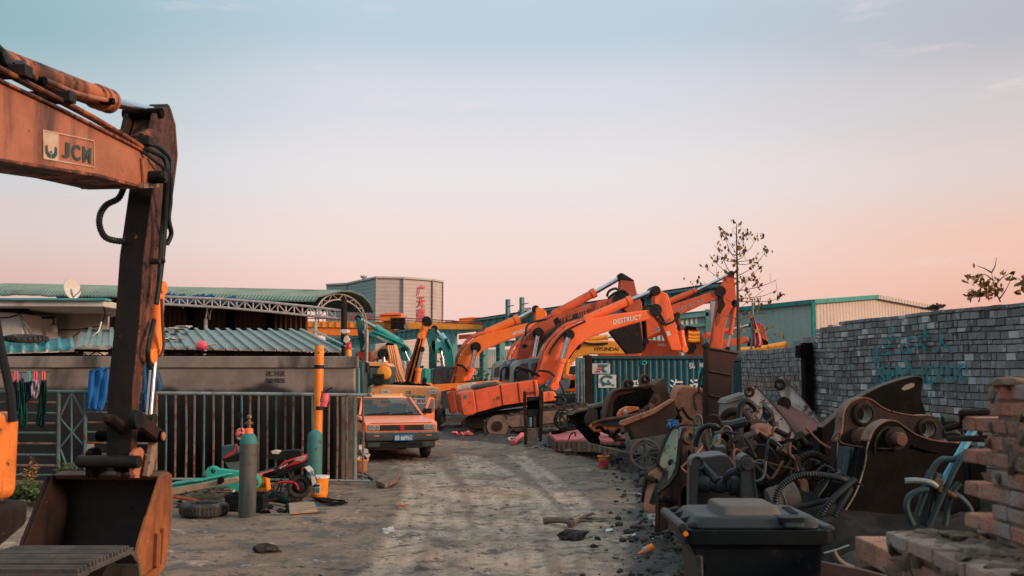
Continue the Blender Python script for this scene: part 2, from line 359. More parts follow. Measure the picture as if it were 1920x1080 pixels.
M['blacktext'] = mat('black_lettering', (.014, .016, .018), (.025, .024, .023), None, 0, None, 0, .7, sc=8, bump=0)
M['greytext'] = mat('worn_grey_lettering', (.34, .17, .13), (.42, .20, .14), None, 0, None, 0, .7, sc=8, bump=0)
M['darkdecal'] = mat('dark_slate_lettering', (.028, .05, .055), (.04, .06, .06), None, 0, None, 0, .6, sc=14, bump=0)
M['paledecal'] = mat('scuffed_pale_decal', (.47, .36, .28), (.40, .25, .16), None, 0, (.25, .12, .07), .14, .6, sc=9, bump=0)
M['cloth_green'] = mat('green_cloth', (.008, .06, .048), (.006, .04, .034), None, 0, None, 0, .95, sc=6, bump=.15, spec=.1)
M['cloth_dark'] = mat('dark_green_cloth', (.008, .030, .030), None, None, 0, None, 0, .95, sc=6, bump=.15, spec=.1)
M['cloth_blue'] = mat('blue_cloth', (.020, .13, .36), (.015, .09, .27), None, 0, None, 0, .9, sc=5, bump=.15, spec=.1)
M['cloth_navy'] = mat('navy_cloth', (.010, .022, .045), None, None, 0, None, 0, .95, sc=6, bump=.15, spec=.1)
M['cloth_print'] = mat('printed_cloth', (.42, .36, .42), (.10, .09, .14), (.3, .12, .15), .2, None, 0, .95, sc=14, bump=.15, spec=.1)
M['tarp'] = mat('blue_tarpaulin', (.010, .07, .17), (.008, .045, .11), None, 0, None, 0, .6, sc=5, bump=.15)
M['wood'] = mat('weathered_wood', (.19, .125, .085), (.12, .08, .058), (.05, .036, .03), .2, None, 0, .85, sc=5, streak=.2)
M['wood_pale'] = mat('pale_wood', (.30, .215, .15), (.22, .15, .10), (.07, .05, .04), .18, None, 0, .85, sc=5)
M['wood_grey'] = mat('grey_cart_wood', (.16, .125, .10), (.10, .08, .068), (.05, .038, .03), .2, None, 0, .85, sc=5)
M['pole_orange'] = mat('orange_stick', (.62, .13, .05), None, None, 0, SOOT, .15, .6, sc=8)
M['gas_grey'] = mat('grey_green_cylinder', (.062, .080, .077), (.095, .080, .070), (.12, .06, .04), .22, (.022, .036, .038), .34, .6, sc=4, streak=.25)
M['gas_teal'] = mat('teal_cylinder', (.035, .17, .17), (.07, .14, .135), (.12, .06, .04), .22, SOOT, .2, .6, sc=4, streak=.25)
M['teal_cap'] = mat('teal_shoulder_paint', (.025, .17, .175), (.04, .13, .13), RUST, .14, None, 0, .6, sc=8)
M['brass'] = mat('brass_valve', (.24, .13, .055), (.14, .08, .04), None, 0, None, 0, .45, metal=.6, sc=20)
M['glass'] = mat('dark_window_glass', (.012, .020, .022), (.02, .03, .03), None, 0, None, 0, .12, sc=3, bump=0, spec=.6)
M['glass_pale'] = mat('dusty_glass', (.10, .13, .13), (.16, .15, .14), None, 0, None, 0, .18, sc=3, bump=0, spec=.7)
M['taxi'] = mat('orange_car_paint', (.90, .205, .062), (.82, .18, .055), None, 0, (.5, .2, .12), .12, .3, sc=2, bump=.03, spec=.5, streak=.5)
M['taxi_roof'] = mat('faded_car_roof', (.84, .36, .20), (.80, .31, .17), None, 0, None, 0, .35, sc=2, bump=.03, spec=.5)
M['trim'] = mat('grey_bumper_plastic', (.045, .056, .060), (.065, .070, .070), None, 0, DUST, .12, .6, sc=6, bump=.06)
M['lamp'] = mat('headlight_glass', (.36, .38, .36), (.28, .30, .28), None, 0, None, 0, .15, sc=10, bump=.1, spec=.7)
M['plate_blue'] = mat('blue_plate', (.015, .13, .30), None, None, 0, None, 0, .4, sc=9, bump=0)
M['indicator'] = mat('amber_lens', (.55, .20, .10), None, None, 0, None, 0, .3, sc=9, bump=0)
M['sticker'] = mat('white_sticker', (.62, .62, .60), None, None, 0, (.2, .17, .15), .12, .6, sc=8, bump=0)
M['emblem_red'] = mat('red_emblem', (.50, .03, .04), None, None, 0, None, 0, .5, sc=9, bump=0)
M['bucket_amber'] = mat('amber_plastic', (.85, .26, .015), (.78, .22, .015), None, 0, SOOT, .06, .4, sc=8, bump=.05)
M['bag'] = mat('plastic_bag', (.40, .35, .33), (.28, .25, .24), None, 0, None, 0, .35, sc=9, bump=.4)
M['mud'] = mat('black_mud_clods', (.027, .022, .019), (.052, .042, .035), None, 0, DUST, .1, .95, sc=9, bump=.6)
M['stone'] = mat('pale_stones', (.24, .21, .19), (.14, .125, .115), None, 0, None, 0, .9, sc=12, bump=.4)
M['paper'] = mat('paper_litter', (.55, .52, .50), (.4, .38, .36), None, 0, None, 0, .8, sc=9, bump=.1)
M['leaf'] = mat('green_weed_leaf', (.055, .085, .022), (.035, .055, .02), None, 0, None, 0, .7, sc=9, bump=0, spec=.2, tint=True)
M['leaf_autumn'] = mat('russet_leaf', (.26, .115, .036), (.20, .115, .03), None, 0, None, 0, .7, sc=9, bump=0, spec=.2, tint=True)
M['twig'] = mat('twig_bark', (.085, .062, .05), None, None, 0, None, 0, .9, sc=9, bump=.2)
M['brick'] = mat('grey_brick', (1, 1, 1), (.78, .78, .78), None, 0, (.55, .55, .55), .14, .9, sc=9, bump=.7, tint=True, streak=1)
M['brick_near'] = mat('red_brick', (1, 1, 1), (.55, .55, .55), (.50, .44, .40), .16, (.24, .22, .2), .26, .9, sc=7, bump=1.0, tint=True, streak=1)
M['mortar'] = mat('lime_mortar', (.12, .115, .11), (.07, .068, .066), None, 0, None, 0, .95, sc=8, bump=.6)
M['graffiti'] = None
M['flag'] = mat('faded_red_flag', (.55, .12, .13), (.62, .22, .22), None, 0, None, 0, .9, sc=4, bump=.1, spec=.1)
M['star'] = mat('faded_gold_star', (.66, .40, .16), None, None, 0, None, 0, .8, sc=6, bump=0)
M['hazard'] = mat('red_beacon_lens', (.60, .02, .02), None, None, 0, None, 0, .25, sc=9, bump=0)
M['skyblue'] = mat('sky_blue_paint', (.17, .45, .55), (.12, .34, .44), RUST, .10, SOOT, .1, .45, sc=6)
M['conc_far'] = mat('far_concrete', (.36, .32, .29), None, None, 0, (.25, .22, .2), .2, .9, sc=.5, bump=0)
M['bush'] = mat('far_bush_leaf', (.045, .06, .035), (.03, .045, .025), None, 0, None, 0, .8, sc=2, bump=0, spec=.1)
M['orange_scuff'] = mat('scuffed_orange_panel', (.80, .22, .035), (.66, .17, .03), (.07, .035, .022), .27, SOOT, .12, .5, sc=7, bump=.3)
M['soil_dark'] = mat('black_heap_soil', (.013, .011, .010), (.028, .022, .018), None, 0, (.06, .05, .045), .1, .95, sc=6, bump=.9, spec=.1)
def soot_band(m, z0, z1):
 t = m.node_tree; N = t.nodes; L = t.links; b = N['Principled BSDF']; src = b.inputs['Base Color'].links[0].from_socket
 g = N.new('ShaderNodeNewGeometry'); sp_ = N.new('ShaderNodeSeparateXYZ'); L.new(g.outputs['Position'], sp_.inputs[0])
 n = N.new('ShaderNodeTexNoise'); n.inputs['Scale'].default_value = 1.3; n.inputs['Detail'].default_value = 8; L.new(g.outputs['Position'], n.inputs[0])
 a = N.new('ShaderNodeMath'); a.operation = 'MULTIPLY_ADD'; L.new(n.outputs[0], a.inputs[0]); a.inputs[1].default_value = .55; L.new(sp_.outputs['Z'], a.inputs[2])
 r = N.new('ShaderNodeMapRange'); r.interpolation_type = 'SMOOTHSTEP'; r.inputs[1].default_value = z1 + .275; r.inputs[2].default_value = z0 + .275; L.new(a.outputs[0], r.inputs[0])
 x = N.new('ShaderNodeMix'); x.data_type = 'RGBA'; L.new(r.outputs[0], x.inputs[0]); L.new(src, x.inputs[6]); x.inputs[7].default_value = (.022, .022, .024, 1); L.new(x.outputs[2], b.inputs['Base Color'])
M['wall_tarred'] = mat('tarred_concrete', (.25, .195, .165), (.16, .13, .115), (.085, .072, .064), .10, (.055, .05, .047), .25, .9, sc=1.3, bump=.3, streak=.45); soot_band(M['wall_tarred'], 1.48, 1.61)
M['lid_dust_lit'] = mat('dusty_lit_lid', (.11, .092, .082), (.085, .074, .068), None, 0, (.03, .03, .03), .12, .8, sc=5, bump=.2, streak=1)  # dusty lid panel, lightened to paint in the sky light on top
# ------------------------------------------------------------------ extra materials that need special nodes
def add_ribs(m, axis, scale, dist=.03, strength=.6):
 t = m.node_tree; N = t.nodes; L = t.links; b = N['Principled BSDF']
 wv = N.new('ShaderNodeTexWave'); wv.bands_direction = axis; wv.inputs['Scale'].default_value = scale; wv.inputs['Distortion'].default_value = 0
 tc = N.new('ShaderNodeTexCoord'); L.new(tc.outputs['Object'], wv.inputs[0])
 bp = N.new('ShaderNodeBump'); bp.inputs['Strength'].default_value = strength; bp.inputs['Distance'].default_value = dist
 L.new(wv.outputs[0], bp.inputs['Height']); L.new(bp.outputs[0], b.inputs['Normal'])
add_ribs(M['silo_shaded'], 'Z', .5, .05, .5); add_ribs(M['silo_lit'], 'Z', .5, .05, .5)
add_ribs(M['shed_teal'], 'X', 1.0, .08, 1); add_ribs(M['shed_pink'], 'X', 1.0, .08, 1)
def spray_mat():
 m = bpy.data.materials.new('teal_spray_paint'); m.use_nodes = True; t = m.node_tree; N = t.nodes; L = t.links; b = N['Principled BSDF']
 b.inputs['Base Color'].default_value = (.012, .19, .20, 1); b.inputs['Roughness'].default_value = .8
 tc = N.new('ShaderNodeTexCoord'); n = N.new('ShaderNodeTexNoise'); n.inputs['Scale'].default_value = 7; n.inputs['Detail'].default_value = 8; L.new(tc.outputs['Object'], n.inputs[0])
 r = N.new('ShaderNodeMapRange'); r.inputs[1].default_value = .36; r.inputs[2].default_value = .52; L.new(n.outputs[0], r.inputs[0]); L.new(r.outputs[0], b.inputs['Alpha']); return m
M['graffiti'] = spray_mat()
def ground_mat():
 m = bpy.data.materials.new('packed_earth'); m.use_nodes = True; t = m.node_tree; N = t.nodes; L = t.links; b = N['Principled BSDF']
 tc = N.new('ShaderNodeTexCoord'); at_ = N.new('ShaderNodeVertexColor'); at_.layer_name = 'soil'; sp_ = N.new('ShaderNodeSeparateColor'); L.new(at_.outputs[0], sp_.inputs[0])
 def nz(s, d=9, ro=.62, v=None):
  n = N.new('ShaderNodeTexNoise'); n.inputs['Scale'].default_value = s; n.inputs['Detail'].default_value = d; n.inputs['Roughness'].default_value = ro
  if v:
   mp = N.new('ShaderNodeMapping'); mp.inputs['Scale'].default_value = v; L.new(tc.outputs['Object'], mp.inputs[0]); L.new(mp.outputs[0], n.inputs[0])
  else: L.new(tc.outputs['Object'], n.inputs[0])
  return n.outputs[0]
 def rng(s, a, z, o=1.0):
  r = N.new('ShaderNodeMapRange'); r.interpolation_type = 'SMOOTHSTEP'; r.inputs[1].default_value = a; r.inputs[2].default_value = z; r.inputs[4].default_value = o; L.new(s, r.inputs[0]); return r.outputs[0]
 def mix(f, A, B):
  x = N.new('ShaderNodeMix'); x.data_type = 'RGBA'
  if isinstance(f, float): x.inputs[0].default_value = f
  else: L.new(f, x.inputs[0])
  for k, q in ((6, A), (7, B)):
   if isinstance(q, tuple): x.inputs[k].default_value = (*q, 1)
   else: L.new(q, x.inputs[k])
  return x.outputs[2]
 def math_(op, A, B):
  x = N.new('ShaderNodeMath'); x.operation = op
  for k, q in ((0, A), (1, B)):
   if isinstance(q, float): x.inputs[k].default_value = q
   else: L.new(q, x.inputs[k])
  return x.outputs[0]
 col = mix(rng(nz(.55), .36, .64), (.30, .20, .138), (.19, .13, .092))
 col = mix(rng(nz(1.7, 10, .68), .50, .58, .85), col, (.105, .085, .074))
 col = mix(rng(nz(2.3, 10, .7, (1, .8, 1)), .56, .68, .6), col, (.58, .46, .38))
 # pale crushed dust along the wheel ruts
 dust = math_('MULTIPLY', math_('MULTIPLY', sp_.outputs[1], rng(nz(1.1, 8, .7), .38, .54)), rng(nz(9, 8, .75), .30, .52))
 col = mix(dust, col, (.54, .395, .295))
 col = mix(rng(nz(3.1, 12, .78), .535, .60, .85), col, (.055, .044, .037)); col = mix(rng(nz(11, 9, .75), .57, .63, .8), col, (.045, .037, .032))
 mud = rng(math_('ADD', sp_.outputs[0], math_('MULTIPLY', math_('SUBTRACT', nz(1.5, 10, .72), .5), 2.4)), .36, .62)
 col = mix(mud, col, mix(rng(nz(6, 8), .4, .65), (.017, .014, .012), (.050, .040, .033)))
 fine = nz(26, 8, .75); col = mix(rng(fine, .35, .66, .45), col, (.075, .065, .06))
 spk = nz(60, 3, .6); col = mix(rng(spk, .66, .70, .55), col, (.36, .30, .26))
 L.new(col, b.inputs['Base Color']); b.inputs['Specular IOR Level'].default_value = .25
 rr = N.new('ShaderNodeMapRange'); rr.inputs[3].default_value = .95; rr.inputs[4].default_value = .62; L.new(mud, rr.inputs[0]); L.new(rr.outputs[0], b.inputs['Roughness'])
 h = math_('ADD', math_('MULTIPLY', nz(7, 12, .78), 1.4), math_('MULTIPLY', fine, .9))
 bp = N.new('ShaderNodeBump'); bp.inputs['Strength'].default_value = .7; bp.inputs['Distance'].default_value = .028; L.new(h, bp.inputs['Height']); L.new(bp.outputs[0], b.inputs['Normal'])
 return m
# ------------------------------------------------------------------ ground
EDGE = [gp(1085, 1190), gp(1150, 1080), gp(1192, 975), gp(1190, 905), gp(1135, 862), gp(1010, 838), gp(860, 825), gp(700, 822)]
def edge_d(x, y):
 """signed distance to the edge of the track: + on the muddy side"""
 best = 1e9; sg = 1
 for a, b in zip(EDGE, EDGE[1:]):
  ax, ay, bx, by = a.x, a.y, b.x, b.y; dx, dy = bx - ax, by - ay
  t = max(0, min(1, ((x - ax) * dx + (y - ay) * dy) / (dx * dx + dy * dy))); px, py = ax + t * dx - x, ay + t * dy - y; d = hypot(px, py)
  if d < best: best = d; sg = 1 if (dx * (y - ay) - dy * (x - ax)) < 0 else -1
 return best * sg
RUTS = []
for path in ([(985, 1110), (950, 1000), (915, 930), (872, 882), (830, 856)], [(850, 1110), (868, 1000), (862, 930), (842, 885), (815, 862)], [(1075, 1110), (1030, 1000), (985, 930), (945, 882), (915, 850)]):
 q = crom([gp(*p) for p in path], 3, False)
 for o in (-.72, -.5, .5, .72): RUTS.append([p + Vector((o, 0, 0)) for p in q])
def rut_d(x, y):
 best = 9
 for rt in RUTS:
  for a, b in zip(rt, rt[1:]):
   lo, hi = (a, b) if a.y < b.y else (b, a)
   if lo.y <= y <= hi.y: best = min(best, abs(lo.x + (hi.x - lo.x) * (y - lo.y) / max(1e-6, hi.y - lo.y) - x))
 return best
def sstep(a, b, x): t = max(0, min(1, (x - a) / (b - a))); return t * t * (3 - 2 * t)
def gz(x, y):
 v = Vector((x, y, 0)); d = edge_d(x, y) if abs(x) < 30 and y < 80 else 0
 near = sstep(60, 30, y) if y > 0 else 1
 r = rut_d(x, y) if 5 < y < 30 and abs(x) < 5 else 9
 h = (.05 * noise.fractal(v * .5, 1, 2, 3) + .022 * noise.fractal(v * 2.4, .8, 2, 3)) * near + (-.018 * sstep(.14, .05, r) + .014 * sstep(.10, .16, r) * sstep(.24, .17, r)) * (.6 + .8 * noise.noise(v * .8))
 if d > 0 and y < 60 and abs(x) < 30:
  h += sstep(0, 1.3, d) * (.15 + .16 * noise.noise(v * .9)) * near * sstep(1.5, 5, y) * (1 if y < 24 else .5)
  h += sstep(0, .5, d) * .085 * noise.fractal(v * 4, .7, 2, 3) * near
 return h
def make_ground():
 def axis(a, b, st): n = int(round((b - a) / st)); return [a + (b - a) * k / n for k in range(n)]
 xs = [-900, -400, -200, -100, -60, -40, -30, -24, -19, -15, -12] + axis(-10, -4, .22) + axis(-4, 5, .075) + axis(5, 10, .3) + [10, 12, 15, 19, 24, 30, 40, 60, 100, 200, 400, 900]
 ys = [-200, -60, -20, -8, -3, 0, 2, 4] + axis(5.5, 15, .075) + axis(15, 28, .13) + axis(28, 46, .4) + [46, 50, 56, 64, 76, 95, 130, 200, 350, 600, 1000, 1600]
 vs = []; cs = []
 for y in ys:
  for x in xs:
   vs.append((x, y, gz(x, y)))
   d = edge_d(x, y); mud = sstep(-.5, .5, d) if abs(x) < 40 else .6
   lft = sstep(1.5, 0, abs(y - 15.4)) * sstep(-2.6, -3.6, x) * .62 if x < -2 else 0
   cw = sstep(1.6, .3, hypot((x + 2.9) / 1.1, (y - 22.6) / 2.2)) * .5  # darker ground under the car: its shade painted through the mud mask
   mud = max(mud, lft, cw)
   if y > 60: mud = .45
   r = rut_d(x, y) if y < 32 else 9
   cs.append((mud, sstep(.17, .03, r) * (1 - mud), 0, 1))
 n = len(xs); fs = [(j * n + i, j * n + i + 1, (j + 1) * n + i + 1, (j + 1) * n + i) for j in range(len(ys) - 1) for i in range(n - 1)]
 me = bpy.data.meshes.new('ground'); me.from_pydata(vs, [], fs); ca = me.color_attributes.new('soil', 'FLOAT_COLOR', 'POINT'); ca.data.foreach_set('color', [c for q in cs for c in q])
 me.polygons.foreach_set('use_smooth', [True] * len(me.polygons)); me.materials.append(ground_mat())
 o = bpy.data.objects.new('ground', me); COL.objects.link(o); o['kind'] = 'structure'
make_ground()
def on(px, py, z=0):
 """ground point under a picture point, at the real ground height"""
 p = gp(px, py, z)
 for _ in range(3): p = gp(px, py, gz(p.x, p.y))
 return p
# loose clods of black mud and pale stones
def scatter():
 mb = MB(); rnd = random.Random(3); n = 0
 while n < 4200:
  y = 6 + 20 * rnd.random() ** 1.5; x = -1.5 + 7 * rnd.random(); d = edge_d(x, y)
  if d < -.35 or d > 2.6 or (d < 0 and rnd.random() > .25): continue
  r = .008 + .042 * rnd.random() ** 4; mb.lump((x, y, gz(x, y) + r * .3), (r * 1.3, r, r * .8), sub=1 if r > .03 else 0); n += 1
 for k in range(500):
  y = 14.4 + 2.2 * rnd.random(); x = -6.5 + 3.4 * rnd.random(); r = .01 + .03 * rnd.random() ** 2; mb.lump((x, y, gz(x, y) + r * .3), (r * 1.4, r, r * .7), sub=0)
 tag(mb.build('mud_clods', M['mud'], smooth=False), 'crumbled black mud lying along the right edge of the dirt track', 'mud', kind='stuff')
 mb = MB()
 for k in range(950):
  y = 7 + 17 * rnd.random() ** 1.4; x = -4 + 5.6 * rnd.random()
  if edge_d(x, y) > .5: continue
  r = .006 + .022 * rnd.random() ** 4; mb.lump((x, y, gz(x, y) + r * .3), (r * 1.4, r, r * .6), sub=0)
 tag(mb.build('gravel', M['stone'], smooth=False), 'small pale stones scattered over the dirt track', 'gravel', kind='stuff')
 mb = MB()
 for k in range(60):
  y = 7 + 9 * rnd.random(); x = .6 + 3 * rnd.random(); d = edge_d(x, y)
  if d < -.3 or d > 1.5: continue
  p = Vector((x, y, gz(x, y) + .015)); a = rnd.random() * 6.3; s_ = .015 + .04 * rnd.random(); u = Vector((cos(a), sin(a), .3 * rnd.random())) * s_; v = Vector((-sin(a), cos(a), .5 * rnd.random())) * s_ * .7
  mb._add([p - u - v, p + u - v * .6, p + u * .8 + v, p - u * .7 + v * 1.2], [(0, 1, 2, 3)])
 tag(mb.build('litter', M['paper'], smooth=False), 'scraps of pale litter trodden into the mud', 'litter', kind='stuff')
scatter()
def corr(mb, a, b, c, d, n, h, prof=((0, 0), (.58, 0), (.68, 1), (.86, 1), (.96, 0)), m=1):
 """ribbed sheet: a->b one edge, d->c the other; ribs run from ab to dc; m rows along the ribs"""
 a, b, c, d = map(Vector, (a, b, c, d)); nm = (b - a).cross(d - a).normalized(); rows = []
 for j in range(m + 1):
  t = j / m; p, q = a.lerp(d, t), b.lerp(c, t)
  rows.append([p.lerp(q, (k + u) / n) + nm * h * e for k in range(n) for u, e in prof] + [q])
 mb.sheet(rows)
# ------------------------------------------------------------------ far: mixing plant, gantry crane, sheds
def far():
 # mixing-plant tower
 TOP = 18.1; cor = [(612, 534), (650, 532), (706, 520), (757, 521), (812, 525), (831, 528)]
 pt = []
 for px, py in cor:
  Y = (TOP - EYE) / ray(px, py).z * ray(px, py).y; p = at(px, py, Y); pt.append(Vector((p.x, p.y, 0)))
 r = empty('plant_tower', pt[2], 'tall ribbed industrial hall with red vertical lettering, left faces tinted teal as if in shade', 'building', rz=0)
 m1, m2_ = MB(), MB()
 for k, (a, b) in enumerate(zip(pt, pt[1:])):
  (m1 if k < 2 else m2_)._add([a, b, b + Vector((0, 0, TOP)), a + Vector((0, 0, TOP))], [(0, 1, 2, 3)])
 back = [pt[-1] + Vector((-2, 30, 0)), pt[0] + Vector((6, 25, 0))]
 loop = [pt[-1]] + back + [pt[0]]
 for a, b in zip(loop, loop[1:]): m1._add([a, b, b + Vector((0, 0, TOP)), a + Vector((0, 0, TOP))], [(0, 1, 2, 3)])
 allp = pt + back; m1.prism([p + Vector((0, 0, TOP - .3)) for p in allp], (0, 0, .25))
 m1.build('shaded_wall', M['silo_shaded'], r, smooth=False); m2_.build('lit_wall', M['silo_lit'], r, smooth=False)
 mb = MB()
 for p in pt[1:]:
  q = p + (Vector((0, 0, 0)) - p).normalized() * .12; mb.beam(q, q + Vector((0, 0, TOP)), .55, .12)
 for a, b in zip(pt, pt[1:]): mb.beam(a + Vector((0, -.1, TOP)), b + Vector((0, -.1, TOP)), .3, .3)
 mb.build('corner_trim', M['silo_lit'], r)
 a, b = pt[3], pt[4]; d = (b - a); nrm = Vector((d.y, -d.x, 0)).normalized() * .3
 mb = MB()
 for ch, py in zip('广天商砼', (543, 565, 586.5, 607)):
  z = EYE + (712 - py) * a.y / 1867; q0 = a + d * .44; q1 = a + d * .70; s_ = .62 * (q1 - q0).length
  text_quad(mb, ch, q0 + nrm + Vector((0, 0, z - s_)), q1 + nrm + Vector((0, 0, z - s_)), q1 + nrm + Vector((0, 0, z + s_)), q0 + nrm + Vector((0, 0, z + s_)), bold=.03)
 mb.build('lettering', M['redtext'], r, smooth=False)
 mb = MB()
 for px, py in ((682, 524),): p = at(px, py + 3, 172); mb.cyl(p, p + Vector((0, 0, .9)), .3); mb.cyl(p + Vector((0, 0, .6)), p + Vector((0, 0, .9)), .6)
 mb.build('roof_vent', M['conc_far'], r)
 # red sign standing in front of it
 P = Plane(680, 120); t = Thing('roof_sign', P, P.pt(676, 600), 'red cut-out characters of a sign standing before the ribbed hall', 'sign')
 for ch, x0, x1 in (('七', 657, 665), ('工', 666, 674), ('商', 679, 687), ('砼', 688, 695)):
  t.text('character', ch, [(x0, 598), (x1, 598), (x1, 586), (x0, 586)], 0, M['redtext'], bold=.03)
 mb = MB(); c = P.pt(676.2, 591); mb.ring(c, P.n, .26, .11, 14, 6); mb.build('emblem', M['tealtext'], t.root)
 mb = MB()
 for px in (660, 670, 683, 692): mb.beam(P.pt(px, 598, .1), P.pt(px, 606, .1), .08)
 mb.build('sign_frame', M['steel_teal'], t.root)
 # yellow bridge crane
 P = Plane(700, 100, 0); t = Thing('bridge_crane', P, P.pt(700, 640), 'orange-yellow bridge crane girder with hoist trolley spanning the yard', 'crane')
 t.prism('girder', [(560, 602), (760, 604), (905, 608), (905, 618), (760, 616.5), (560, 613)], 0, 1.0, M['yellow'], bevel=.02)
 t.prism('lower_girder', [(560, 613.2), (735, 617), (745, 620), (728, 630), (560, 628)], .15, .8, M['orange_bright'], bevel=.02)
 mb = MB()
 for px in range(566, 760, 13): mb.beam(P.pt(px, 603, -.05), P.pt(px, 613.5, -.05), .12, .1)
 mb.build('stiffener', M['orange_bright'], t.root)
 mb = MB()
 for k in range(24):
  px = 562 + k * 14.5; mb.beam(P.pt(px, 603 + k * .2, 0), P.pt(px, 591.5 + k * .6, 0), .06)
 for dy in (0, 5): mb.tube([P.pt(562, 591.5 + dy), P.pt(735, 595 + dy), P.pt(905, 605 + dy * .6)], .05, 6)
 mb.build('handrail', M['darkred'], t.root)
 tr = t.prism('trolley', [(712, 590), (726, 588), (752, 589), (752, 597), (738, 603), (713, 601)], -.6, 2.2, M['orange_bright'], bevel=.03)
 t.prism('trolley_roof', [(711, 590), (727, 586), (752, 586.6), (753, 590), (711, 591.5)], -.8, 2.6, M['orange'], parent=tr)
 mb = MB()
 for k in range(13):
  px = 733 + k * 2.1; mb.beam(P.pt(px, 596, -1.0), P.pt(px, 617, -1.0), .055)
 for py in (596, 603, 610, 617): mb.beam(P.pt(732, py, -1.0), P.pt(760, py, -1.0), .07)
 mb.build('louvre_grille', M['rust_dark'], tr)
 t.prism('motor_box', [(733, 597), (759, 597), (759, 617), (733, 617)], -.9, .7, M['soot'], parent=tr)
 mb = MB(); mb.cyl(P.pt(761.5, 612.5, -1.1), P.pt(761.5, 612.5, -.4), .24); mb.beam(P.pt(763, 617, -.9), P.pt(763, 594, -.9), .06); mb.beam(P.pt(757, 594, -.9), P.pt(764, 594, -.9), .06)
 mb.build('hoist_drum', M['chrome'], tr)
 # green runway girder on columns
 P0 = at(606, 641, 150); P1 = at(1016, 583, 92)
 def lerp_pt(px, top=True):                                     # point on the girder line under a picture column
  ux = (px - 960) / FPX; d = P1 - P0; tt = (P0.x - ux * P0.y) / (ux * d.y - d.x); return P0 + d * tt
 r = empty('crane_runway', Vector((P0.x, P0.y, 0)), 'long teal steel crane runway girder on columns behind the machines', 'crane runway')
 mb = MB(); up = Vector((0, 0, 1)); d = (P1 - P0).normalized(); nrm = Vector((d.y, -d.x, 0)).normalized()
 A, B = P0.copy(), P1 + d * 26
 A.z = B.z = 0; A = A - d * 10
 zt = lambda p: EYE + (P0.z - EYE + (P1.z - P0.z) * ((p - P0).dot(d) / (P1 - P0).length))
 zA, zB = P0.z + (P0.z - P1.z) * 10 / (P1 - P0).length, P1.z + (P1.z - P0.z) * 26 / (P1 - P0).length
 for hh, th, wd in ((0, .16, .7), (-1.05, .14, .6)): mb.beam(A + up * (zA + hh), B + up * (zB + hh), wd, th)
 mb.beam(A + up * (zA - .5), B + up * (zB - .5), .12, 1.0)
 n = 64
 for k in range(n):
  p = A.lerp(B, k / n); z = zA + (zB - zA) * k / n; mb.beam(p + up * (z - 1.0) + nrm * .2, p + up * z + nrm * .2, .1, .3)
 mb.build('girder', M['steel_teal'], r)
 mb = MB(); mb.beam(A + up * (zA + .17), B + up * (zB + .17), .2, .14); mb.build('rail', M['rust_dark'], r)
 for px, wd in ((812, 1.0), (849, 1.1), (907, .85), (938, .8), (976, .9)):
  p = lerp_pt(px); z = p.z - 1.1; p.z = 0; mb = MB()
  for sgn in (-1, 1): mb.beam(p + d * sgn * wd / 2, p + d * sgn * wd / 2 + up * z, .1, .55, up=nrm)
  mb.beam(p, p + up * z, wd, .08, up=nrm); mb.prism([p + up * z + d * -1.3, p + up * z + d * 1.3, p + up * (z - 1.3) + d * wd / 2, p + up * (z - 1.3) - d * wd / 2], nrm * .3)
  for k in range(1, 7): mb.beam(p + up * z * k / 7 + d * -wd / 2 + nrm * .2, p + up * z * k / 7 + d * wd / 2 + nrm * .2, .1, .1)
  mb.build('column', M['steel_teal'], r)
 for px in (962.5, 989):
  p = lerp_pt(px); mb = MB(); q = p + nrm * .6 - up * 2; mb.beam(q, q + up * (2 + 29 * p.y / 1867), 9 * p.y / 1867, .3, up=nrm)
  for k in range(6): mb.beam(q + up * (1.9 + .25 * k) + d * -.18 + nrm * .17, q + up * (1.9 + .25 * k) + d * .18 + nrm * .17, .05)
  mb.beam(q + up * (2.2 + 12 * p.y / 1867), q + up * (2.2 + 12 * p.y / 1867) + d * 1.2, .08); mb.build('post', M['steel_teal'], r)
 # second, lower girder
 P = Plane(900, 112, 0); t = Thing('lower_runway', P, P.pt(900, 690), 'lower teal girder with stiffeners running under the crane runway', 'crane runway')
 mb = MB()
 for a, b in (((846, 648), (1120, 626)),):
  mb.beam(P.pt(*a), P.pt(*b), .5, .1); mb.beam(P.pt(a[0], a[1] + 9), P.pt(b[0], b[1] + 9), .5, .1); mb.beam(P.pt(a[0], a[1] + 4.5), P.pt(b[0], b[1] + 4.5), .08, .55)
  for k in range(26):
   u = k / 25; px = a[0] + (b[0] - a[0]) * u; py = a[1] + (b[1] - a[1]) * u; mb.beam(P.pt(px, py, -.1), P.pt(px, py + 9, -.1), .08, .3)
 mb.build('girder', M['steel_teal'], t.root)
 mb = MB()
 for px in (853, 906, 940, 1010, 1100): mb.beam(P.pt(px, 650), P.pt(px, 742), .55, .5)
 mb.build('column', M['steel_teal'], t.root)
 t.prism('red_beam', [(860, 628), (902, 625), (902, 633), (860, 636)], .6, .4, M['darkred'])
 # yellow gear house on the runway, concrete blocks beyond
 P = Plane(880, 104); t = Thing('gear_house', P, P.pt(880, 606), 'small orange gear house on top of the teal runway', 'machine house')
 t.prism('body', [(861, 597), (899, 596), (899, 604), (861, 607)], 0, 2.2, M['orange_bright']); t.prism('roof', [(860, 597), (884, 594.5), (900, 595), (900, 597), (860, 598.5)], -.1, 2.4, M['orange'])
 P = Plane(842, 190); t = Thing('concrete_hut', P, P.pt(842, 640), 'small pale concrete block standing left of the orange gear house', 'building'); t.prism('wall', [(834, 600), (851, 600), (851, 640), (834, 640)], 0, 4, M['conc_far'])
 P = Plane(1000, 140); t = Thing('concrete_tower', P, P.pt(1000, 700), 'pale concrete stair tower rising behind the crane posts', 'building')
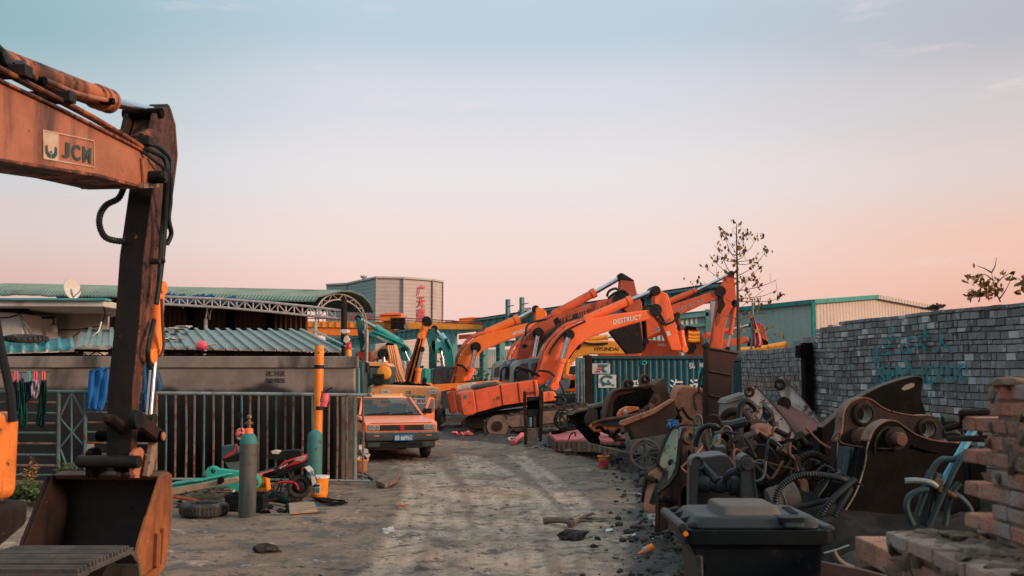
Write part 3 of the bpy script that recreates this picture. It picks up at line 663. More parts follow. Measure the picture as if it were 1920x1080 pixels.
 t.prism('wall', [(971, 582), (985, 577), (996, 576), (996, 580), (1022, 580), (1038, 579), (1038, 720), (971, 720)], 0, 5, M['conc_far'])
 t.prism('window', [(995, 586), (999, 586), (999, 592), (995, 592)], -.06, .1, M['glass']); t.prism('ledge', [(1024, 577), (1039, 576), (1039, 580), (1024, 580)], -.4, .5, M['conc_far'])
 P = Plane(930, 170); t = Thing('low_factory', P, P.pt(930, 712), 'long low pale factory seen under the crane runway', 'building')
 t.prism('wall', [(780, 655), (1010, 655), (1010, 716), (780, 716)], 0, 12, M['shed_teal']); t.prism('plinth', [(780, 668), (1010, 668), (1010, 690), (780, 690)], -.3, .4, M['shed_pink'])
 # ice-green shed on the right
 ZE = 7.15
 def yz(px, py, z=ZE): r_ = ray(px, py); t_ = (z - EYE) / r_.z; return Vector((0, 0, EYE)) + r_ * t_
 a, b = yz(1225, 596), yz(1523, 566); pk = at(1643, 557, 75); c = at(1765, 580, 80)
 for q in (a, b, pk, c): q.z = q.z
 r = empty('factory_shed', Vector((b.x, b.y, 0)), 'wide pale green metal shed with a beige gable end behind the brick wall', 'building')
 mb = MB(); g = lambda p, z=0: Vector((p.x, p.y, z)); mb._add([g(a), g(b), g(b, b.z), g(a, a.z)], [(0, 1, 2, 3)])
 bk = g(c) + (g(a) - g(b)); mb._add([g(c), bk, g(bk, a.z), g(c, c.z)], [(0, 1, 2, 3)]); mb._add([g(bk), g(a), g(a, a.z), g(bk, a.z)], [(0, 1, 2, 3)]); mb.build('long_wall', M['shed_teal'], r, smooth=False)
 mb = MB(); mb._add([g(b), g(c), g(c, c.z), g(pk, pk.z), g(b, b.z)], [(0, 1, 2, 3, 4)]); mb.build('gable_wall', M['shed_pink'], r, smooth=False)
 pk2 = g(pk, pk.z) + (g(a) - g(b)); mb = MB()
 for p, q, p2, q2 in ((g(b, b.z), g(pk, pk.z), g(a, a.z), pk2), (g(pk, pk.z), g(c, c.z), pk2, g(bk, a.z))): mb._add([p + Vector((0, 0, .12)), q + Vector((0, 0, .12)), q2 + Vector((0, 0, .12)), p2 + Vector((0, 0, .12))], [(0, 1, 2, 3)])
 mb.build('roof', M['shed_teal'], r, smooth=False, solid=.1)
 mb = MB(); e = Vector((0, -.2, 0)); mb.beam(g(a, a.z) + e, g(b, b.z) + e, .3, .3); mb.beam(g(b, b.z) + e, g(pk, pk.z) + e, .3, .3); mb.beam(g(b) + e, g(b, b.z) + e, .3, .25); mb.build('trim', M['teal'], r)
 mb = MB(); mb.beam(g(pk, pk.z) + e, g(c, c.z) + e, .3, .3); mb.build('gable_trim', M['shed_pink'], r)
 mb = MB()
 for px in (1468, 1350, 1290):
  q0 = yz(px, 570 + (1523 - px) * .1); mb.beam(g(q0) + e * .6, g(q0, q0.z) + e * .6, .5, .12)
 mb.build('downpipe', M['conc_far'], r)
 P = Plane(1555, 72); t = Thing('window_frame_wall', P, P.pt(1555, 640), 'small block with a row of windows before the beige gable', 'building')
 t.prism('wall', [(1527, 606), (1600, 600), (1600, 640), (1527, 640)], 0, 1.5, M['conc_far'])
 for k in range(3): t.prism('window', [(1536 + k * 9, 606 - k * .8), (1542 + k * 9, 605.5 - k * .8), (1542 + k * 9, 612), (1536 + k * 9, 612)], -.03, .05, M['glass'])
 # teal-trimmed hall just left of it
 P = Plane(1300, 66); t = Thing('side_hall', P, P.pt(1300, 640), 'low hall wall with teal rails and pale panels behind the excavator arms', 'building')
 t.prism('wall', [(1180, 606), (1328, 590), (1328, 700), (1180, 700)], 0, 3, M['shed_teal'])
 mb = MB(); mb.beam(P.pt(1180, 605, -.1), P.pt(1328, 589, -.1), .25, .25); mb.beam(P.pt(1180, 622, -.1), P.pt(1328, 608, -.1), .2, .2); mb.beam(P.pt(1326, 580, -.1), P.pt(1326, 640, -.1), .25, .25); mb.build('rail', M['steel_teal'], t.root)
 for px in (1337,):
  P2 = Plane(px, 60); q = Thing('concrete_post', P2, P2.pt(px, 660), 'square concrete post behind the tall orange excavator arm', 'post'); q.prism('shaft', [(px - 4, 565), (px + 4, 565), (px + 4, 660), (px - 4, 660)], 0, .3, M['conc_far'])
 # distant hedge strip seen under the crane
 rnd = random.Random(5); mb = MB()
 for px in range(640, 1180, 4):
  Y = 74 + rnd.random() * 14; hh = .8 + 1.7 * rnd.random()
  p = at(px + rnd.random() * 3, 712, Y); p.z = 0
  for k in range(26):
   o = Vector((rnd.gauss(0, .9), rnd.gauss(0, .7), abs(rnd.gauss(.5, .4)) * hh)); s_ = .12 + .16 * rnd.random(); u = Vector((rnd.gauss(0, 1), rnd.gauss(0, 1), rnd.gauss(0, 1))).normalized() * s_; v = u.orthogonal().normalized() * s_ * .7
   mb._add([p + o - u, p + o + v, p + o + u, p + o - v], [(0, 1, 2, 3)])
 tag(mb.build('scrub', M['bush'], smooth=False), 'dark scrub growing below the crane runway', 'scrub', kind='stuff')
far()
# ------------------------------------------------------------------ left: vaulted shed, white house, lean-to
M['rib_green'] = mat('faded_green_rib', (.13, .24, .21), (.17, .24, .22), None, 0, (.10, .11, .10), .2, .6, sc=2, streak=1)
def left_back():
 E0, E1 = at(-60, 551, 39.5), at(592, 566, 37); ax = (E1 - E0); axn = Vector((ax.x, ax.y, 0)).normalized(); n = Vector((-axn.y, axn.x, 0))
 prof = [(0, 0), (.35, .20), (1.0, .40), (2.0, .57), (3.3, .66), (4.6, .60), (5.6, .36), (6.1, 0)]
 r = empty('vaulted_shed', Vector((E1.x, E1.y, 0)), 'long open shed with a curved green sheet roof on white trusses', 'shed')
 rows = []; NR = 100
 for l, dz in prof:
  row = []
  for k in range(NR):
   for u, e in ((0, 0), (.7, 0), (.8, .05), (.95, .05)):
    t = (k + u) / NR * (1.022 if l >= 1 else 1.0); p = E0.lerp(E1, t); sag = 0 if l > 0 else -.05 * abs(noise.noise(Vector((t * 14, 0, 0)))) * 2
    row.append(p + n * l + Vector((0, 0, dz + e + sag)))
  rows.append(row)
 mb = MB(); mb.sheet(rows); mb.build('roof', M['vault'], r, angle=20, solid=.02)
 # torn flashing along the eave
 rnd = random.Random(9); mb = MB()
 for k in range(34):
  t = .56 + .24 * rnd.random(); p = E0.lerp(E1, t) + Vector((0, -.1, .05)); a = Vector((.25 + .3 * rnd.random(), 0, .1 * rnd.gauss(0, 1))); b = Vector((.05, -.12, -.14 - .16 * rnd.random())); mb._add([p, p + a, p + a + b, p + b * .8], [(0, 1, 2, 3)])
 mb.build('torn_flashing', M['tarp'], r, smooth=False, solid=.01)
 # end arch
 def arch(T, name):
  p0 = E0.lerp(E1, T); mb = MB(); o = []; i_ = []
  for k in range(15):
   a = pi * k / 14; l = 3.05 - 3.05 * cos(a); o.append(p0 + n * l + Vector((0, 0, -.75 + 1.28 * sin(a) ** .8))); l2 = 3.05 - 2.75 * cos(a); i_.append(p0 + n * l2 + Vector((0, 0, -.75 + 1.05 * sin(a) ** .8)))
  mb.tube(o, .03, 6); mb.tube(i_, .028, 6)
  for k in range(14): mb.tube([o[k], i_[k + 1]] if k % 2 else [i_[k], o[k + 1]], .016, 5)
  for q in (o[0], o[-1]): mb.cyl(q, Vector((q.x, q.y, 0)), .07)
  return mb.build(name, M['whitesteel'], r)
 arch(1.0, 'arch_truss'); arch(.70, 'arch_truss'); arch(.42, 'arch_truss')
 P = Plane(600, 36.9, -4); mb = MB(); top = [(300, 556), (420, 561), (500, 567), (580, 575), (643, 583)]; bot = [(300, 570), (420, 577), (500, 584), (580, 592), (643, 598)]
 ip = lambda L_, x: next((a[1] + (b[1] - a[1]) * (x - a[0]) / (b[0] - a[0]) for a, b in zip(L_, L_[1:]) if a[0] <= x <= b[0]), L_[-1][1])
 mb.tube([P.pt(*a) for a in top], .05, 6); mb.tube([P.pt(*a) for a in bot], .05, 6)
 xs = [305 + k * 15.4 for k in range(23) if 305 + k * 15.4 < 643]
 for k, x in enumerate(xs):
  mb.tube([P.pt(x, ip(top, x)), P.pt(x, ip(bot, x))], .03, 5)
  if k < len(xs) - 1: x2 = xs[k + 1]; mb.tube([P.pt(x, ip(bot, x)), P.pt(x2, ip(top, x2))] if k % 2 else [P.pt(x, ip(top, x)), P.pt(x2, ip(bot, x2))], .026, 5)
 mb.build('eave_truss', M['whitesteel'], r)
 for x, rr_, m_ in ((302, .09, 'whitesteel'), (645, .11, 'rust_dark')): mb = MB(); mb.cyl(P.pt(x, 560), P.pt(x, 712), rr_); mb.build('post', M[m_], r)
 Pw = Plane(440, 43, -6); mb = MB(); corr(mb, Pw.pt(150, 712), Pw.pt(576, 712), Pw.pt(576, 563), Pw.pt(150, 548), 46, .06); mb.build('back_wall', M['brownwall'], r, angle=20, solid=.02)
 mb = MB()
 for px in (357, 430, 505): mb.beam(Pw.pt(px, 712, -.25), Pw.pt(px, 565, -.25), .3, .2)
 mb.build('column', M['rust_black'], r)
 # white flat-roofed house
 P = Plane(100, 20, 0); t = Thing('white_house', P, Vector((at(60, 712, 21).x, 21, 0)), 'whitewashed flat-roofed house with a teal gutter above the yard wall', 'house')
 t.prism('roof_slab', [(-60, 564), (197, 564), (194, 575), (-60, 575)], 0, 3.2, M['plaster'], bevel=.02)
 t.prism('gutter', [(-60, 558.5), (198, 559), (198, 563.6), (-60, 563.6)], -.08, .3, M['roofsheet_teal'], bevel=.01)
 t.prism('back_wall', [(-60, 573), (190, 573), (186, 700), (-60, 700)], 2.2, .4, M['soffit'])
 t.prism('front_wall', [(-60, 582), (42, 588), (46, 700), (-60, 700)], .55, 1.6, M['plaster'])
 t.prism('roof_edge', [(-60, 573.5), (47, 573.5), (42, 587), (-60, 581)], .5, .25, M['concrete_dark'])
 t.tube('drain_pipe', [(44, 574, 1.0), (70, 604, 1.5), (98, 640, 2.0)], .055, M['black'])
 t.tube('cable', [(38, 590, .5), (45, 605, .5), (58, 622, .6), (68, 640, .7)], .03, M['pipe']); t.tube('cable', [(0, 596, .5), (20, 594, .5), (38, 588, .5)], .012, M['black'])
 t.tube('cable', [(90, 617, 2.1), (140, 618, 2.1), (188, 611, 2.1)], .012, M['black']); t.tube('cable', [(128, 640, 1.8), (150, 622, 1.8), (180, 612, 1.9)], .012, M['black'])
 t.tube('cable', [(194, 575, .1), (197, 590, .3), (190, 610, .4), (186, 640, .5)], .014, M['black']); t.tube('cable', [(145, 642, -.6), (168, 634, -.6), (184, 622, -.3), (190, 604, .1)], .014, M['white'])
 P2 = Plane(100, 21.4); t = Thing('bulb_lamp', P2, P2.pt(100, 622), 'bare bulb hanging from a black bracket under the white house roof', 'lamp')
 t.tube('bracket', [(64, 595.5), (100, 596), (100.5, 608)], .02, M['black'], raw=True); mb = MB(); q = P2.pt(100, 617); mb.lathe([(.02, .10), (.06, .09), (.09, .0), (.085, -.07), (.02, -.08)], q); mb.build('bulb', M['bag'], t.root); mb = MB(); mb.cyl(P2.pt(100.3, 607), P2.pt(100, 613), .05); mb.build('socket', M['black'], t.root)
 # satellite dish
 P3 = Plane(136, 20.6); c = P3.pt(136, 541); r2 = empty('satellite_dish', P3.pt(136, 562), 'pale satellite dish standing on the white house roof', 'satellite dish')
 axd = Vector((.90, -.42, .16)).normalized(); mb = MB(); prof_ = [(.001, -.06), (.12, -.05), (.22, -.02), (.215, .0), (.11, -.04), (.001, -.05)]; mb.lathe(prof_, c, axd, 24); mb.build('dish', M['plaster'], r2)
 mb = MB(); mb.cyl(c - axd * .05, P3.pt(138, 562) , .02); mb.tube([c - Vector((0, 0, .2)), c + axd * .22 - Vector((0, 0, .1)), c + axd * .25], .012, 6); mb.build('mount', M['pipe'], r2)
 # turquoise sheet roof and lean-to roof behind the yard wall
 A = lambda px, py, Y: at(px, py, Y)
 r3 = empty('turquoise_roof', A(70, 712, 18.2), 'low turquoise corrugated roof on the left behind the yard wall', 'roof'); r3.location.z = 0
 mb = MB(); corr(mb, A(4, 662, 17.4), A(140, 657, 17.4), A(138, 636, 19.2), A(2, 636, 19.2), 6, .05); mb.build('sheet', M['roofsheet_teal'], r3, angle=20, solid=.015)
 mb = MB(); mb.beam(A(2, 668, 17.9), A(142, 664, 17.9), .08); mb.beam(A(10, 664, 17.9), A(10, 800, 17.9), .08); mb.beam(A(130, 661, 17.9), A(130, 800, 17.9), .08); mb.build('frame', M['rust_dark'], r3)
 mb = MB(); c = A(48, 641, 18.2); mb.ring(c + Vector((0, 0, .06)), (0.05, -.12, 1), .31, .055, 26, 8)
 for k in range(26): a = 2 * pi * k / 26; mb.box(c + Vector((cos(a) * .36, sin(a) * .36, .06)), (.05, .03, .08), a)
 tag(mb.build('tyre', M['tyre']), 'worn dark tyre lying on the turquoise roof', 'tyre')
 r4 = empty('lean_to', A(440, 712, 19), 'lean-to with a ribbed grey-green sheet roof behind the yard wall', 'shed'); r4.location.z = 0
 mb = MB(); corr(mb, A(140, 652, 17.7), A(640, 660, 17.7), A(566, 621, 20.6), A(152, 618, 20.6), 21, .045, prof=((0, 0), (.80, 0), (.85, 1), (.92, 1), (.97, 0)), m=4); mb.build('sheet', M['roofsheet'], r4, angle=20, solid=.015)
 mb = MB()
 for k in range(22):
  u = (k + .885) / 21 - .0; a_, b_ = A(140, 652, 17.7).lerp(A(640, 660, 17.7), u), A(152, 618, 20.6).lerp(A(566, 621, 20.6), u); mb.beam(a_ + Vector((0, 0, .05)), b_ + Vector((0, 0, .05)), .07, .012)
 mb.build('rib_cover', M['rib_green'], r4)
 mb = MB(); mb.beam(A(140, 657, 17.9), A(636, 664.5, 17.9), .05); mb.beam(A(140, 668, 17.95), A(640, 668, 17.95), .04)
 for k in range(16): px = 150 + 31 * k; mb.tube([A(px, 658, 17.92), A(px + 15, 668, 17.92), A(px + 31, 658.5, 17.92)], .012, 5)
 for px in (150, 320, 480, 630): mb.beam(A(px, 660, 17.93), A(px, 900, 17.93), .08)
 mb.build('purlin', M['rust_dark'], r4)
 # things on the lean-to roof
 Pp = Plane(385, 17.6); t = Thing('pink_plunger', Pp, Pp.pt(385, 652), 'pink rubber plunger lying on the grey-green roof', 'plunger')
 mb = MB(); c = Pp.pt(379, 648); mb.lathe([(.02, -.10), (.07, -.09), (.095, -.02), (.085, .05), (.04, .09)], c, (1, 0, 0.03), 16); mb.build('cup', M['pink'], t.root); mb = MB(); mb.cyl(Pp.pt(386, 647.5), Pp.pt(406, 645), .018); mb.build('handle', M['whitesteel'], t.root)
 mb = MB(); q = A(320, 624, 19.8)
 for k in range(5): mb.box(q + Vector((-.1 + .09 * k, .1 * (k % 2), .05 + .02 * k)), (.36 - .04 * k, .25, .02), .3 * k)
 tag(mb.build('scrap_sheets', M['plaster'], smooth=False), 'crumpled pale scrap sheets on the lean-to roof beside the boom', 'scrap')
 mb = MB(); q = A(322, 638, 18.7)
 for k in range(16): mb.lump(q + Vector((random.gauss(0, .14), random.gauss(0, .1), .03)), (.08, .05, .02), rough=.9)
 tag(mb.build('foil', M['bag']), 'crumpled silver foil on the lean-to roof', 'foil')
 # floodlight on its post, red beacon on the wall
 Pf = Plane(645, 18.2); t = Thing('floodlight', Pf, Pf.pt(645, 712), 'pale floodlight with a hanging box on a dark post at the wall end', 'floodlight')
 t.prism('post', [(643, 624), (647, 624), (647.5, 720), (642, 720)], 0, .06, M['soot']); t.prism('lamp_head', [(636, 621), (641, 617.5), (653, 618), (652.5, 624), (643, 627)], -.1, .25, M['plaster'], bevel=.02)
 t.prism('junction_box', [(645, 632), (650, 628.5), (655.5, 636), (650, 645), (643, 640)], -.12, .12, M['cream'], bevel=.01)
 Pb = Plane(654, 17.1); t = Thing('beacon', Pb, Pb.pt(654, 668), 'red warning beacon on an orange base on the wall top', 'beacon')
 mb = MB(); q = Pb.pt(654, 667.5); mb.lathe([(.05, 0), (.045, .09), (.04, .11)], q); mb.build('base', M['bucket_amber'], t.root); mb = MB(); mb.lathe([(.042, .11), (.045, .2), (.03, .235), (.005, .24)], q); mb.build('lens', M['hazard'], t.root)
left_back()
# ------------------------------------------------------------------ yard wall, fence, gate
def yard_wall():
 P = Plane(400, 17, 0); t = Thing('yard_wall', P, P.pt(400, 712) - Vector((0, 0, 1.7)), 'soot-stained concrete yard wall with stencilled black writing', 'wall')
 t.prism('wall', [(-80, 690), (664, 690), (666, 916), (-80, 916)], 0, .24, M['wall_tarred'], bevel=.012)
 t.prism('coping', [(-80, 668), (668, 668), (668, 689.6), (-80, 689.6)], -.035, .32, M['concrete_cap'], bevel=.012)
 t.prism('end_pillar', [(640, 742), (664.5, 742), (665, 914), (640, 914)], -.06, .3, M['concrete'], bevel=.02)
 t.text('stencil', '买卖二手挖掘机', [(498, 706), (534, 706), (534, 695), (498, 695)], -.006, M['blacktext'], bold=.02)
 t.text('stencil', '13601978755', [(498, 718.5), (534, 718.5), (534, 709), (498, 709)], -.006, M['blacktext'], bold=.03)
 t.prism('sill', [(610, 902), (665, 902), (665, 922), (610, 922)], -.25, .25, M['soot'])
 P = Plane(460, 16.75, 0); mb = MB(); corr(mb, P.pt(283, 908), P.pt(640, 908), P.pt(640, 742), P.pt(283, 742), 13, .05, prof=((0, 0), (.25, .5), (.5, 1), (.75, .5)))
 tag(mb.build('corrugated_sheeting', M['concrete_dark'], angle=60, solid=.012), 'blackened corrugated sheeting standing behind the barred fence', 'sheeting')
 # barred fence
 P = Plane(480, 16.3, 0); F = Thing('barred_fence', P, P.pt(480, 712) - Vector((0, 0, 1.68)), 'steel fence of thin rusty bars under one long rail', 'fence')
 F.tube('top_rail', [(286, 737), (480, 738.5), (697, 741)], .028, M['pipe'], raw=True)
 F.tube('bottom_rail', [(286, 898), (480, 899), (694, 902)], .022, M['pipe'], raw=True)
 bars = [292, 311, 329, 348.6, 365, 383, 400, 418, 436, 453, 469, 485, 501, 518, 535, 550, 567, 585, 617, 632, 649, 664, 680.5]
 for k, px in enumerate(bars):
  j = random.uniform(-1, 1); F.tube('bar', [(px, 738), (px + j, 820), (px - 1 + j * .5, 900)], .018 if k else .035, M['gatesteel'] if k % 4 == 1 else M['pipe_rust'], seg=6)
 # left gate
 P = Plane(80, 16.2, 0); G = Thing('yard_gate', P, P.pt(80, 712) - Vector((0, 0, 1.66)), 'teal steel gate of horizontal bars with a crossed panel', 'gate')
 G.tube('top_rail', [(-70, 734), (100, 734.5), (286, 736)], .03, M['gatesteel'], raw=True)
 for px in (-20, 110, 160, 286): G.tube('post', [(px, 735), (px - 1, 912)], .032, M['gatesteel'], raw=True)
 G.tube('post', [(134, 736), (134, 895)], .018, M['gatesteel'], raw=True)
 for k, py in enumerate((755, 775, 794, 812, 832, 853, 873, 891, 912)):
  G.tube('bar', [(-60, py - 1), (110, py)], .02, M['gatesteel'] if k % 2 else M['pipe_rust'], raw=True); G.tube('bar', [(160, py - 2), (286, py)], .017, M['pipe_rust'] if k % 3 else M['gatesteel'], raw=True)
 for a, b in (((112, 782), (133, 737)), ((135, 737), (159, 782)), ((113, 785), (159, 838)), ((159, 782), (113, 838)), ((113, 842), (133, 895)), ((159, 842), (135, 895))): G.tube('brace', [a, b], .016, M['gatesteel'], raw=True)
 mb = MB(); p = Plane(170, 16.9); mb.prism([p.pt(x, y) for x, y in ((163, 832), (172, 832), (172, 882), (163, 882))], (0, .1, 0)); tag(mb.build('concrete_stub', M['cream']), 'short pale stub post behind the gate ladder', 'post')
 # washing on the line
 P = Plane(60, 15.9, 0)
 tag((lambda m: (m.tube([P.pt(-60, 692), P.pt(20, 699), P.pt(95, 697)], .006, 5), m.build('clothes_line', M['black']))[1])(MB()), 'thin clothes line strung above the gate', 'clothes line')
 def cloth(name, pts, m_, lab, cat, amp=.03, th=.02, group=None, pl=P):
  t = Thing(name, pl, pl.pt(pts[0][0], max(p[1] for p in pts)), lab, cat, group)
  q = [pl.pt(*p) for p in pts]; x0 = min(p[0] for p in pts); x1 = max(p[0] for p in pts); y0 = min(p[1] for p in pts); y1 = max(p[1] for p in pts)
  # rows following the outline: interpolate left/right edges
  def edge(side, y):
   xs = []
   for a, b in zip(pts, pts[1:] + pts[:1]):
    if (a[1] - y) * (b[1] - y) <= 0 and a[1] != b[1]: xs.append(a[0] + (b[0] - a[0]) * (y - a[1]) / (b[1] - a[1]))
   return (min(xs) if side else max(xs)) if xs else (x0 + x1) / 2
  rows = []
  for j in range(15):
   y = y0 + .2 + (y1 - y0 - .4) * j / 14; l, r_ = edge(1, y), edge(0, y)
   rows.append([pl.pt(l + (r_ - l) * k / 9, y, amp * (sin(k * 1.9 + j * .25 + x0) + .5 * sin(k * .9 - j * .4))) for k in range(10)])
  mb = MB(); mb.sheet(rows); mb.build('cloth', m_, t.root, angle=180, solid=th); return t
 c1 = cloth('trousers', [(25, 715), (32, 712), (34, 740), (33, 770), (26, 772)], M['cloth_navy'], 'navy trousers pegged leftmost on the clothes line', 'trousers', group='washing on the line')
 c2 = cloth('skirt', [(36, 710), (43, 709), (48, 740), (51, 795), (44, 804), (34, 803), (35, 760)], M['cloth_green'], 'long green garment hanging on the clothes line', 'garment', group='washing on the line')
 c3 = cloth('shorts', [(46, 716), (59, 715), (59, 740), (52, 754), (49, 752), (47, 735)], M['cloth_navy'], 'dark shorts pegged between the green garment and the printed cloth', 'shorts', group='washing on the line')
 c4 = cloth('printed_cloth', [(59, 712), (74, 714), (74, 735), (67, 749), (58, 742), (57, 728)], M['cloth_print'], 'pale printed cloth hanging in the middle of the line', 'garment', group='washing on the line')
 c5 = cloth('leggings', [(78, 712), (86, 712), (88, 745), (84, 803), (68, 798), (72, 760)], M['cloth_dark'], 'long dark green leggings pegged rightmost on the line', 'leggings', group='washing on the line')
 for t_, xs, m_ in ((c1, (27, 32), M['pink']), (c2, (40,), M['cloth_blue']), (c3, (52, 55), M['teal_light']), (c4, (64, 68), M['pink']), (c5, (79, 83), M['pinkred'])):
  for x in xs: t_.tube('peg', [(x, 696.5), (x + .6, 706), (x - .5, 716)], .014, m_, off=-.01)
 P7 = Plane(180, 16.1); cloth('blue_trousers', [(168, 692), (200, 688), (204, 700), (200, 745), (192, 772), (190, 722), (180, 735), (178, 762), (164, 770), (165, 735)], M['cloth_blue'], 'bright blue work trousers slung over the gate rail', 'trousers', amp=.03, pl=P7)
 P8 = Plane(290, 16.1); cloth('blue_tarp', [(268, 678), (292, 676), (305, 722), (304, 731), (285, 733), (280, 768), (266, 772)], M['tarp'], 'dark blue tarpaulin bunched behind the excavator arm', 'tarpaulin', pl=P8)
 # yellow post, extinguisher
 P = Plane(598, 16.05); t = Thing('yellow_post', P, P.pt(598, 712) - Vector((0, 0, 1.7)), 'yellow steel post with black scuffs rising above the fence', 'post')
 mb = MB(); top, bt = P.pt(599, 648), P.pt(597, 712) - Vector((0, 0, 1.7)); mb.cyl(bt, top, .074, seg=16); mb.build('pipe', mat('yellow_post_paint', (.80, .235, .03), (.68, .18, .025), (.04, .025, .018), .20, SOOT, .22, .5, sc=3), t.root)
 mb = MB();
 for py in (688, 765): q = P.pt(598, py); mb.cyl(q - Vector((0, 0, .03)), q + Vector((0, 0, .03)), .079, seg=16)
 mb.build('band', M['soot'], t.root)
 P = Plane(609, 15.85); t = Thing('fire_extinguisher', P, P.pt(608, 764), 'pink fire extinguisher hung on the yellow post', 'fire extinguisher')
 mb = MB(); a, b = P.pt(606, 763), P.pt(611.5, 737); d = (b - a).normalized(); ln = (b - a).length; mb.lathe([(.03, 0), (.055, .01), (.058, ln * .85), (.045, ln * .95), (.02, ln)], a, d); mb.build('body', M['pink'], t.root)
 mb = MB(); mb.lathe([(.0585, ln * .35), (.0595, ln * .36), (.0595, ln * .7), (.0585, ln * .71)], a, d); mb.build('label_band', M['pinkred'], t.root)
 mb = MB(); mb.cyl(b, b + d * .04, .015); mb.beam(b + d * .04, b + d * .04 + Vector((.09, 0, .05)), .02); mb.tube([b + d * .02, b + Vector((-.06, -.02, .0)), b + Vector((-.09, 0, -.14))], .009, 6); mb.build('valve', M['black'], t.root)
 # plants and tubs at the far left
 rnd = random.Random(2)
 def weed(c, n, hh, w_, lab, m_='leaf', name='weed', ls=.05):
  t = empty(name, c, lab, 'plant'); mb = MB(); ms = MB()
  for k in range(n):
   a = rnd.random() * 6.3; tip = c + Vector((cos(a) * w_ * rnd.random(), sin(a) * w_ * .6 * rnd.random(), hh * (.4 + .6 * rnd.random()))); mid = c.lerp(tip, .5) + Vector((rnd.gauss(0, .03), 0, .04)); ms.tube([c + Vector((rnd.gauss(0, w_ * .3), rnd.gauss(0, w_ * .2), 0)), mid, tip], .004, 4)
   for j in range(9):
    p = mid.lerp(tip, rnd.random()) + Vector((rnd.gauss(0, .04), rnd.gauss(0, .04), rnd.gauss(0, .03))); g = .5 + rnd.random(); mb.col = (g, g * rnd.uniform(.8, 1.1), g * .8, 1)
    u = Vector((rnd.gauss(0, 1), rnd.gauss(0, 1), rnd.gauss(0, .5))).normalized() * ls * rnd.uniform(.5, 1.2); v = u.orthogonal().normalized() * ls * .4; mb._add([p - u, p + v, p + u, p - v], [(0, 1, 2, 3)])
  mb.build('foliage', M[m_], t, smooth=False); ms.build('stem', M['twig'], t)
 weed(on(70, 950), 46, .34, .5, 'low green weeds in front of the gate by the amber tub'); weed(on(25, 945), 26, .28, .35, 'low weeds growing beside the orange machine corner')
 weed(on(130, 930), 22, .5, .3, 'straggly weed behind the left side of the big bucket'); weed(on(58, 925), 12, .62, .14, 'tall thin reddish weed standing by the gate', 'leaf_autumn', ls=.03)
 mb = MB(); q = on(82, 932) + Vector((0, 0, .0)); mb.lathe([(.14, 0), (.17, .14), (.18, .15), (.16, .15)], q); tag(mb.build('amber_tub', M['bucket_amber']), 'low amber plastic tub among the weeds by the gate', 'tub')
 return cloth, weed
cloth, weed = yard_wall()
